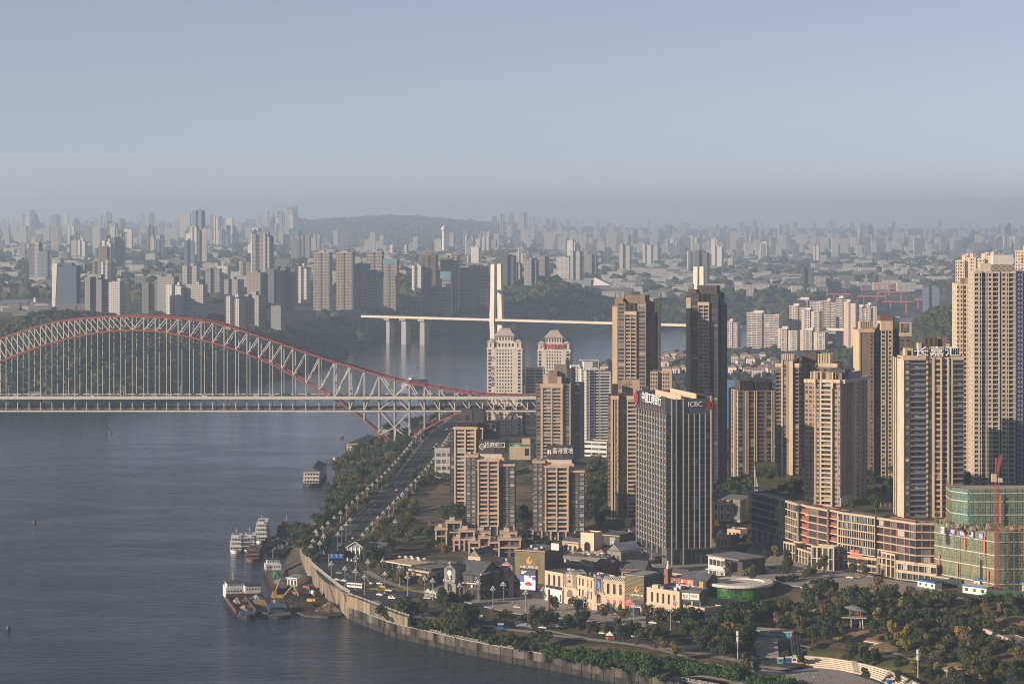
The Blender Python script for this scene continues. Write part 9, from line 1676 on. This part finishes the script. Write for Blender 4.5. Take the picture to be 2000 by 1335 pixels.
# the park
NOPK = [[tuple(p) for p in IN_]+[tuple(p) for p in reversed(OUT_)],[tuple(gp(*q).xy) for q in ((1630,1240,15),(1700,1240,15),(1706,1262,14),(1630,1262,14))],AMPH,rect(1465,1560,1280,1345)]
PK1 = PX((1470,1212,15),(1520,1196,17),(1560,1180,19),(1600,1166,20.5),(1720,1170,21.5),(1840,1184,21),(1925,1196,20),(1935,1230,17.5),(1870,1262,14.5),(1790,1280,13.5),(1700,1258,14),(1620,1262,13),(1545,1262,12.5))
labp = lambda where: {'broad':'dark dense tree '+where,'olive':'olive-brown tree '+where,'tall':'tall staked tree '+where,'yellow':'yellow-green bamboo-like tree '+where,'bare':'thin brown tree '+where,'bush':'low dark bush '+where,'hedge':'yellow-green shrub '+where}
scatter(150,PK1,[('broad',5),('olive',4),('tall',2),('yellow',2.4),('bare',1.4),('bush',2),('hedge',1.4)],.75,1.25,labp('in the middle of the hillside park'),'trees of the hillside park',mind=4.6,seed=21,nm='park_tree',avoid=NOPK)
PK2 = PX((1780,1285,13.5),(1880,1262,14.5),(1940,1236,16.5),(2060,1262,16),(2080,1340,13),(1830,1360,12),(1790,1335,12))
scatter(66,PK2,[('broad',5),('olive',3),('bush',3),('yellow',1),('bare',1)],.8,1.25,labp('in the lower right corner of the park'),'trees of the lower right park',mind=4.8,seed=22,nm='park_tree',avoid=NOPK)
scatter(26,PX((1925,1188,21),(2060,1198,21),(2060,1226,19),(1935,1214,19)),[('broad',4),('yellow',1),('olive',2)],.8,1.2,labp('below the green site fence'),'trees below the site fence',mind=5,seed=23,nm='park_tree')
scatter(40,PX((1375,1235,14.5),(1440,1212,15.5),(1470,1230,14),(1465,1280,12.3),(1400,1296,11.4),(1330,1270,12.6),(1340,1248,14)),[('broad',6),('tall',2),('olive',2)],.85,1.3,labp('in the grove left of the park stairs'),'grove left of the park stairs',mind=5,seed=24,nm='park_tree')
scatter(12,PX((1640,1290,14.6),(1700,1296,15),(1720,1290,15),(1660,1274,15)),[('tall',4),('bare',1)],.8,1.0,labp('on the lawn behind the seating steps'),'trees behind the seating steps',mind=6,seed=25,nm='park_tree')
scatter(16,PX((1380,1222,15),(1420,1204,16.5),(1470,1196,16.5),(1470,1210,16),(1430,1222,15)),[('bush',3),('olive',1)],.6,.9,labp('round the dry mound below the green drum'),'bushes round the dry mound',mind=3.6,seed=26)
for px,py in ((1754,1310),(1690,1333),(1752,1342),(1640,1262),(1565,1300),(1476,1318)):
 g = gp(px,py,12); tree('tall',g.x,g.y,hz(g.x,g.y) if py < 1300 else 11.6,rs_.uniform(.7,.9),'young staked tree standing on the paved riverside plaza edge','young trees on the riverside plaza',rs=rs_)
# hill behind: trees at tower feet
scatter(40,PX((1395,1000,28),(1460,985,30),(1465,955,33),(1400,960,31)),[('broad',1)],1.0,1.5,'dark tree behind the classical hall at the foot of the tall towers','trees at the feet of the tall towers',mind=7,seed=27,nm='hillside_tree')
scatter(36,PX((885,935,22),(850,935,20),(800,960,18),(812,930,18),(850,905,18),(885,905,20)),[('broad',2),('olive',2),('bush',2)],.9,1.3,'garden tree around the white school by the road','trees round the school',mind=6,seed=28,nm='school_tree')
scatter(26,PX((770,1040,18.5),(798,990,19),(812,975,19),(818,985,19),(785,1040,19)),[('bush',3),('olive',1)],.8,1.2,'scrub bush along the edge of the bare field','scrub along the field',mind=4,seed=29)
scatter(30,PX((940,880,24),(1046,880,28),(1046,862,24),(940,858,20)),[('broad',1),('olive',1)],.9,1.3,'tree on the street behind the slim brown tower','trees behind the slim tower',mind=8,seed=30,nm='hillside_tree')

# ---------------------------------------------------------------- street lamps, vehicles, people
GL = mat('globe_glass',(0.58,0.57,0.55),.35,.02,spec=.5); ML = mat('lamp_metal',(0.34,0.33,0.32),.5,.06)
mb = MB(); mb.tube((0,0,0),(0,0,1.2),.34,.26,8); mb.tube((0,0,1.2),(0,0,9.6),.19,.13,8); LPOLE = mb.mesh('pole',ML)
mb = MB()
for k in range(6): a = math.pi/3*k; mb.bar((0,0,8.8),(1.35*math.cos(a),1.35*math.sin(a),10.0),.12,.12); mb.bar((0,0,9.4),(.75*math.cos(a+.5),.75*math.sin(a+.5),10.9),.1,.1)
LBR = mb.mesh('bracket',ML); mb = MB()
for k in range(6): a = math.pi/3*k; mb.ball((1.35*math.cos(a),1.35*math.sin(a),10.3),.33,0,8,6); mb.ball((.75*math.cos(a+.5),.75*math.sin(a+.5),11.1),.30,0,8,6)
mb.ball((0,0,11.9),.4,0,8,6); LGL = mb.mesh('globes',GL); mb = MB(); mb.box(.25,1.0,-.03,.03,3.0,4.8,0,True); LBN = mb.mesh('banner',P_RED)
def lamp(x, y, z, s, label, group, banner=False):
 o = empty('street_lamp',(x,y,z),random.uniform(0,1),label,'street lamp',group); o.scale = (s,s,s); child('pole',LPOLE,o); child('globes',LGL,child('bracket',LBR,o))
 if banner: child('banner',LBN,o)
k = 0; WSIDE = offset_pts(RD_N,16.0)[60][0] < RD_N[60][0]
for side, nm in ((16.0,'river'),(-16.0,'inland')):
 q = offset_pts(RD_N,side); Z = hraw(q); kk = -1; last = None
 for i in range(14,len(q)-38):
  if last is None or math.dist(q[i],last) > 29:
   last = q[i]; k += 1; kk += 1; lamp(q[i][0],q[i][1],float(Z[i])+.1,1.0,f'{ORD[min(kk,19)]} street lamp from the arch pier in the {"water" if (side > 0) == WSIDE else "field"} side row of the riverside road','street lamps along the riverside road',k%3 == 0)
LP = [(647,1136,'by the river wall where the road bends'),(674,1146,'on the wall side just left of the bus'),(694,1150,'on the traffic island near the bus'),(696,1124,'at the tip of the flower bank'),(719,1133,'on the left end of the flower bank'),(712,1157,'between the two carriageways near the bus'),(748,1131,'on the middle of the flower bank'),(752,1157,'beside the yellow car'),(781,1143,'near the restaurant terrace'),(796,1163,'at the right end of the flower bank'),(830,1167,'before the dark brick gate'),(845,1172,'beside the white tents'),(879,1174,'in front of the dark brick gate'),(898,1182,'below the dark brick hall'),(934,1177,'before the brick portal'),(963,1190,'near the plaza market stalls'),(983,1180,'before the cream gate left of the screen'),(1027,1197,'before the lit screen'),(1061,1190,'left of the rust-brown column'),(1140,1208,'before the sunlit cream shops'),(1147,1196,'close to the cream gate'),(1230,1216,'by the small lattice block'),(1238,1226,'in front of the small lattice block'),(1310,1230,'first of the two before the cream hall'),(1319,1218,'second of the two before the cream hall'),(772,1050,'alone at the edge of the dark garden'),(632,1080,'half hidden in the bend trees'),(617,1070,'in the bend trees nearest the boats'),(625,1094,'low in the bend trees'),(660,1076,'in the road bend median'),(668,1064,'above another in the road bend median'),(676,1056,'above the old villa roof'),(684,1046,'on the road before the villa')]
for px,py,w in LP: g = gp(px,py,16.3); lamp(g.x,g.y,hz(g.x,g.y)+.1,1.1,'multi-globe street lamp '+w,'street lamps by the shops')
CARC = {c: mat('car_'+c,v,.3,.03,spec=.6) for c,v in (('white',(0.72,0.72,0.70)),('black',(0.02,0.02,0.022)),('grey',(0.22,0.23,0.24)),('red',(0.35,0.035,0.03)),('blue',(0.04,0.09,0.24)),('yellow',(0.65,0.42,0.04)))}
CG = mat('car_glass',(0.02,0.023,0.03),.1,.02,spec=.6); CARM = {}
def car_mesh(c, van=False):
 if (c,van) in CARM: return CARM[(c,van)]
 mb = MB(); L_, W_ = (2.5,.95) if van else (2.25,.9); prof = [(-L_,.35),(-L_,.95),(-L_*.93,1.05),(-L_*.8,1.95 if van else 1.1),(L_*.45,1.98) if van else (-L_*.45,1.5),(L_*.6,1.25) if van else (L_*.2,1.5),(L_*.95,1.1) if van else (L_*.5,1.05),(L_,.9),(L_,.35)]
 n = len(prof)
 for i in range(n-1): (x0,z0),(x1,z1) = prof[i],prof[i+1]; g_ = 1 if (not van and i in (3,5)) or (van and i in (2,4)) else 0; mb.quad((x0,-W_,z0),(x0,W_,z0),(x1,W_,z1),(x1,-W_,z1),g_)
 for s_ in (-1,1):
  P_ = [(x,s_*W_,z) for x,z in prof]; mb.poly(P_ if s_ < 0 else P_[::-1],0); zt_ = 1.85 if van else 1.42; Q = [(-L_*.72,s_*(W_+.01),1.08),(L_*.4,s_*(W_+.01),1.08),(L_*.18,s_*(W_+.01),zt_),(-L_*.5,s_*(W_+.01),zt_)]; mb.poly(Q if s_ < 0 else Q[::-1],1)
  for x_ in (-L_*.6,L_*.6): mb.tube((x_,s_*(W_+.03),.33),(x_,s_*(W_-.2),.33),.33,.33,10,2)
 CARM[(c,van)] = mb.mesh('car',[CARC[c],CG,M_BLACK]); return CARM[(c,van)]
def car(x, y, z, rz, c, label, group, van=False):
 o = bpy.data.objects.new('van' if van else 'car', car_mesh(c,van)); o.location = (x,y,z); o.rotation_euler = (0,0,rz); link(o); tag(o,label,'van' if van else 'car',group)
def on_road(pts, i, off, c, where, van=False, flip=False, group='cars on the river roads'):
 a, b = Vector(pts[i]), Vector(pts[i+1]); t_ = (b-a).normalized(); p = a+Vector((-t_.y,t_.x))*off; car(p.x,p.y,hz(p.x,p.y)+.06,math.atan2(t_.y,t_.x)+(math.pi if flip else 0),c,f'{c} {"van" if van else "car"} {where}',group,van)
rs_ = random.Random(33); cw = ['white','white','grey','black','white','black','red','blue']
for k in range(44):
 i = rs_.randrange(10,len(RD_N)-14); lane = rs_.choice([-11,-6.7,-2.3,2.3,6.7,11]); on_road(RD_N,i,lane,rs_.choice(cw),'driving on the long riverside road',rs_.random() < .15,lane > 0,'cars on the long riverside road')
for px,py,c,w,v in ((742,1160,'white','left of the white van on the outer carriageway',0),(766,1168,'white','on the outer carriageway in front of the bushes',1),(760,1154,'white','on the inner carriageway near the flower bank',0),(747,1147,'yellow','beside the flower bank',0),(742,1141,'white','queuing behind the yellow car',0),(735,1139,'grey','queuing beside the flower bank',0),(728,1140,'black','queuing at the flower bank',0),(702,1133,'black','near the road divider',0),(658,1133,'white','by the road divider near the river wall',0),(672,1135,'white','just behind the bus',0),(663,1120,'grey','on the upper bend',0),(834,1170,'white','beside the white tents',0),(898,1199,'white','first of three white cars before the plaza trees',0),(918,1199,'white','second of three white cars before the plaza trees',0),(936,1200,'white','third of three white cars before the plaza trees',0),(955,1208,'white','behind the road trees before the plaza',0),(1021,1214,'white','alone below the crossing',0),(1010,1188,'white','parked by the plaza market',0),(1060,1222,'white','behind the road trees, left of two',0),(1086,1220,'white','behind the road trees, right of two',0),(1095,1222,'blue','behind the road trees',0),(1178,1232,'white','left of the red stall',0),(1275,1220,'white','before the cream hall',0),(1240,1237,'white','parked right of the red stall',0),(1272,1240,'white','parked under the grove',0)):
 g = gp(px,py,16.2); car(g.x,g.y,hz(g.x,g.y)+.1,R(-28 if px < 800 else -18),c,f'{c} {"van" if v else "car"} {w}','cars on the river roads',bool(v))
for px,py,c,w in ((1460,1092,'white','parked at the left of the mall forecourt'),(1455,1088,'white','parked behind another at the left of the mall forecourt'),(1502,1117,'white','between the planters of the mall forecourt'),(1563,1117,'grey','on the mall forecourt before the arcade gate'),(1626,1126,'white','alone in the middle of the mall forecourt'),(1660,1129,'white','near the blue stall on the mall forecourt'),(1672,1128,'yellow','beside the shop row on the mall forecourt'),(1510,1110,'black','in the shade of the forecourt trees'),(1700,1127,'grey','before the red-banner shops')):
 g = gp(px,py,22.6); car(g.x,g.y,22.65,rs_.uniform(-.6,.2),c,f'{c} car {w}','cars on the mall forecourt')
for k,px in enumerate((28,60,92,150,178,205,232,262,300,330,352,372,398,420,452,478,498,530,575,600,640,690,748,790,830)):
 yy = BD+(6,10,22,26)[k%4]; car(bx(px),yy,DU+.5,0 if k%4 > 1 else math.pi,cw[k%8],f'{cw[k%8]} car crossing the arch bridge, {"nearer" if k%4 < 2 else "farther"} lanes','cars on the arch bridge',k%6 == 0)
def bus(label, loc, rz, c):
 o = empty('bus',loc,rz,label,'bus'); mb = MB(); mb.box(-5.8,5.8,-1.25,1.25,.4,3.1,0,True); mb.build('body',c,o); 
 for s_ in (-1,1): mb = MB(); mb.box(-5.3,5.4,min(s_*1.25,s_*1.28),max(s_*1.25,s_*1.28),1.5,2.6,0,True); mb.build('window_band',CG,o)
 mb = MB(); mb.box(5.8,5.83,-1.1,1.1,1.2,2.7); mb.build('windscreen',CG,o); [child('wheel',WHEEL,o,(x_,s_*1.2,.5)) for x_ in (-3.6,3.8) for s_ in (-1,1)]
mb = MB(); mb.tube((0,-.12,0),(0,.12,0),.5,.5,10); WHEEL = mb.mesh('wheel',M_BLACK)
g = gp(694,1147,16.2); bus('white bus at the fork of the river road',(g.x,g.y,hz(g.x,g.y)+.1),R(-30),CARC['white']); bus('green bus crossing the arch bridge near the pier',(bx(556),BD+6,DU+.5),0,mat('bus_green',(0.05,0.14,0.09),.4)); bus('pale bus on the arch bridge at left',(bx(62),BD+22,DU+.5),0,CARC['white'])
# people: small standing and walking figures, one continuous body each
def person_mesh(seed, cols):
 rs = random.Random(seed); mb = MB(); st = rs.uniform(.12,.28); n = 8
 def loop(cx_,cy_,z,rx,ry): return [(cx_+rx*math.cos(2*math.pi*i/n),cy_+ry*math.sin(2*math.pi*i/n),z) for i in range(n)]
 def sleeve(L,m):
  for a,b in zip(L[:-1],L[1:]):
   for i in range(n): mb.quad(a[i],a[(i+1)%n],b[(i+1)%n],b[i],m)
  mb.poly(L[-1],m)
 for s_ in (-1,1): sleeve([loop(s_*st,s_*.09,0,.10,.07),loop(s_*st*.9,s_*.09,.12,.06,.06),loop(s_*st*.5,s_*.09,.48,.075,.07),loop(0,s_*.07,.88,.10,.09)],1)
 sleeve([loop(0,0,.80,.13,.17),loop(0,0,1.05,.12,.15),loop(0,0,1.32,.14,.20),loop(0,0,1.44,.09,.15),loop(0,0,1.50,.055,.055)],0)
 for s_ in (-1,1): sleeve([loop(0,s_*.20,1.42,.06,.06),loop(-s_*st*.4,s_*.25,1.12,.045,.045),loop(-s_*st*.8+.05,s_*.24,.84,.035,.035)],0)
 sleeve([loop(0,0,1.48,.05,.05),loop(.01,0,1.56,.085,.075),loop(.01,0,1.66,.10,.08),loop(-.01,0,1.74,.08,.065),loop(-.01,0,1.77,.03,.03)],2); return mb.mesh('person',cols)
SK = mat('skin_and_hair',(0.16,0.105,0.08),.8); PM = [person_mesh(k,[mat('coat_%d'%k,c,.8),mat('trousers_%d'%(k%3),((0.03,0.03,0.04),(0.05,0.055,0.08),(0.10,0.09,0.08))[k%3],.8),SK]) for k,c in enumerate(((0.04,0.04,0.05),(0.40,0.06,0.05),(0.55,0.53,0.50),(0.06,0.10,0.22),(0.22,0.18,0.13)))]
rs_ = random.Random(44)
def person(px, py, z, where):
 g = gp(px,py,z); k = rs_.randrange(5); o = bpy.data.objects.new('person',PM[k]); o.location = (g.x,g.y,z); o.rotation_euler = (0,0,rs_.uniform(0,6.28)); link(o); tag(o,f'person in {("black","red","pale","blue","tan")[k]} coat walking {where}','person','people '+where)
for i in range(46): f_ = rs_.random(); person(985+f_*230,1176+f_*26+rs_.uniform(0,10),17.25,'on the shopping plaza')
for i in range(16): person(rs_.uniform(1500,1640),rs_.uniform(1312,1332),11.65,'on the riverside plaza')
for i in range(26): person(rs_.uniform(1480,1800),rs_.uniform(1132,1142),22.65,'on the mall forecourt')
for i in range(14): px = rs_.uniform(800,970); g = gp(px,1196+(px-800)*.16,15.6); person(px,1196+(px-800)*.16,hz(g.x,g.y)+.2,'on the river promenade')

# ---------------------------------------------------------------- haze: the air of the valley
def build_haze():
 m = bpy.data.materials.new('valley_haze'); m.use_nodes = True; nt = m.node_tree; nt.nodes.clear()
 o = nt.nodes.new('ShaderNodeOutputMaterial'); v = nt.nodes.new('ShaderNodeVolumePrincipled')
 v.inputs['Color'].default_value = (0.66,0.82,1.0,1); v.inputs['Density'].default_value = HAZE_D; v.inputs['Anisotropy'].default_value = 0.25
 nt.links.new(v.outputs[0], o.inputs['Volume'])
 mb = MB(); mb.box(-17000,17000,-400,30000,-9,430,0,True); mb.build('haze', m, kind='stuff')
HAZE_D = 8e-5
build_haze()
sc.collection.children.link(COL)
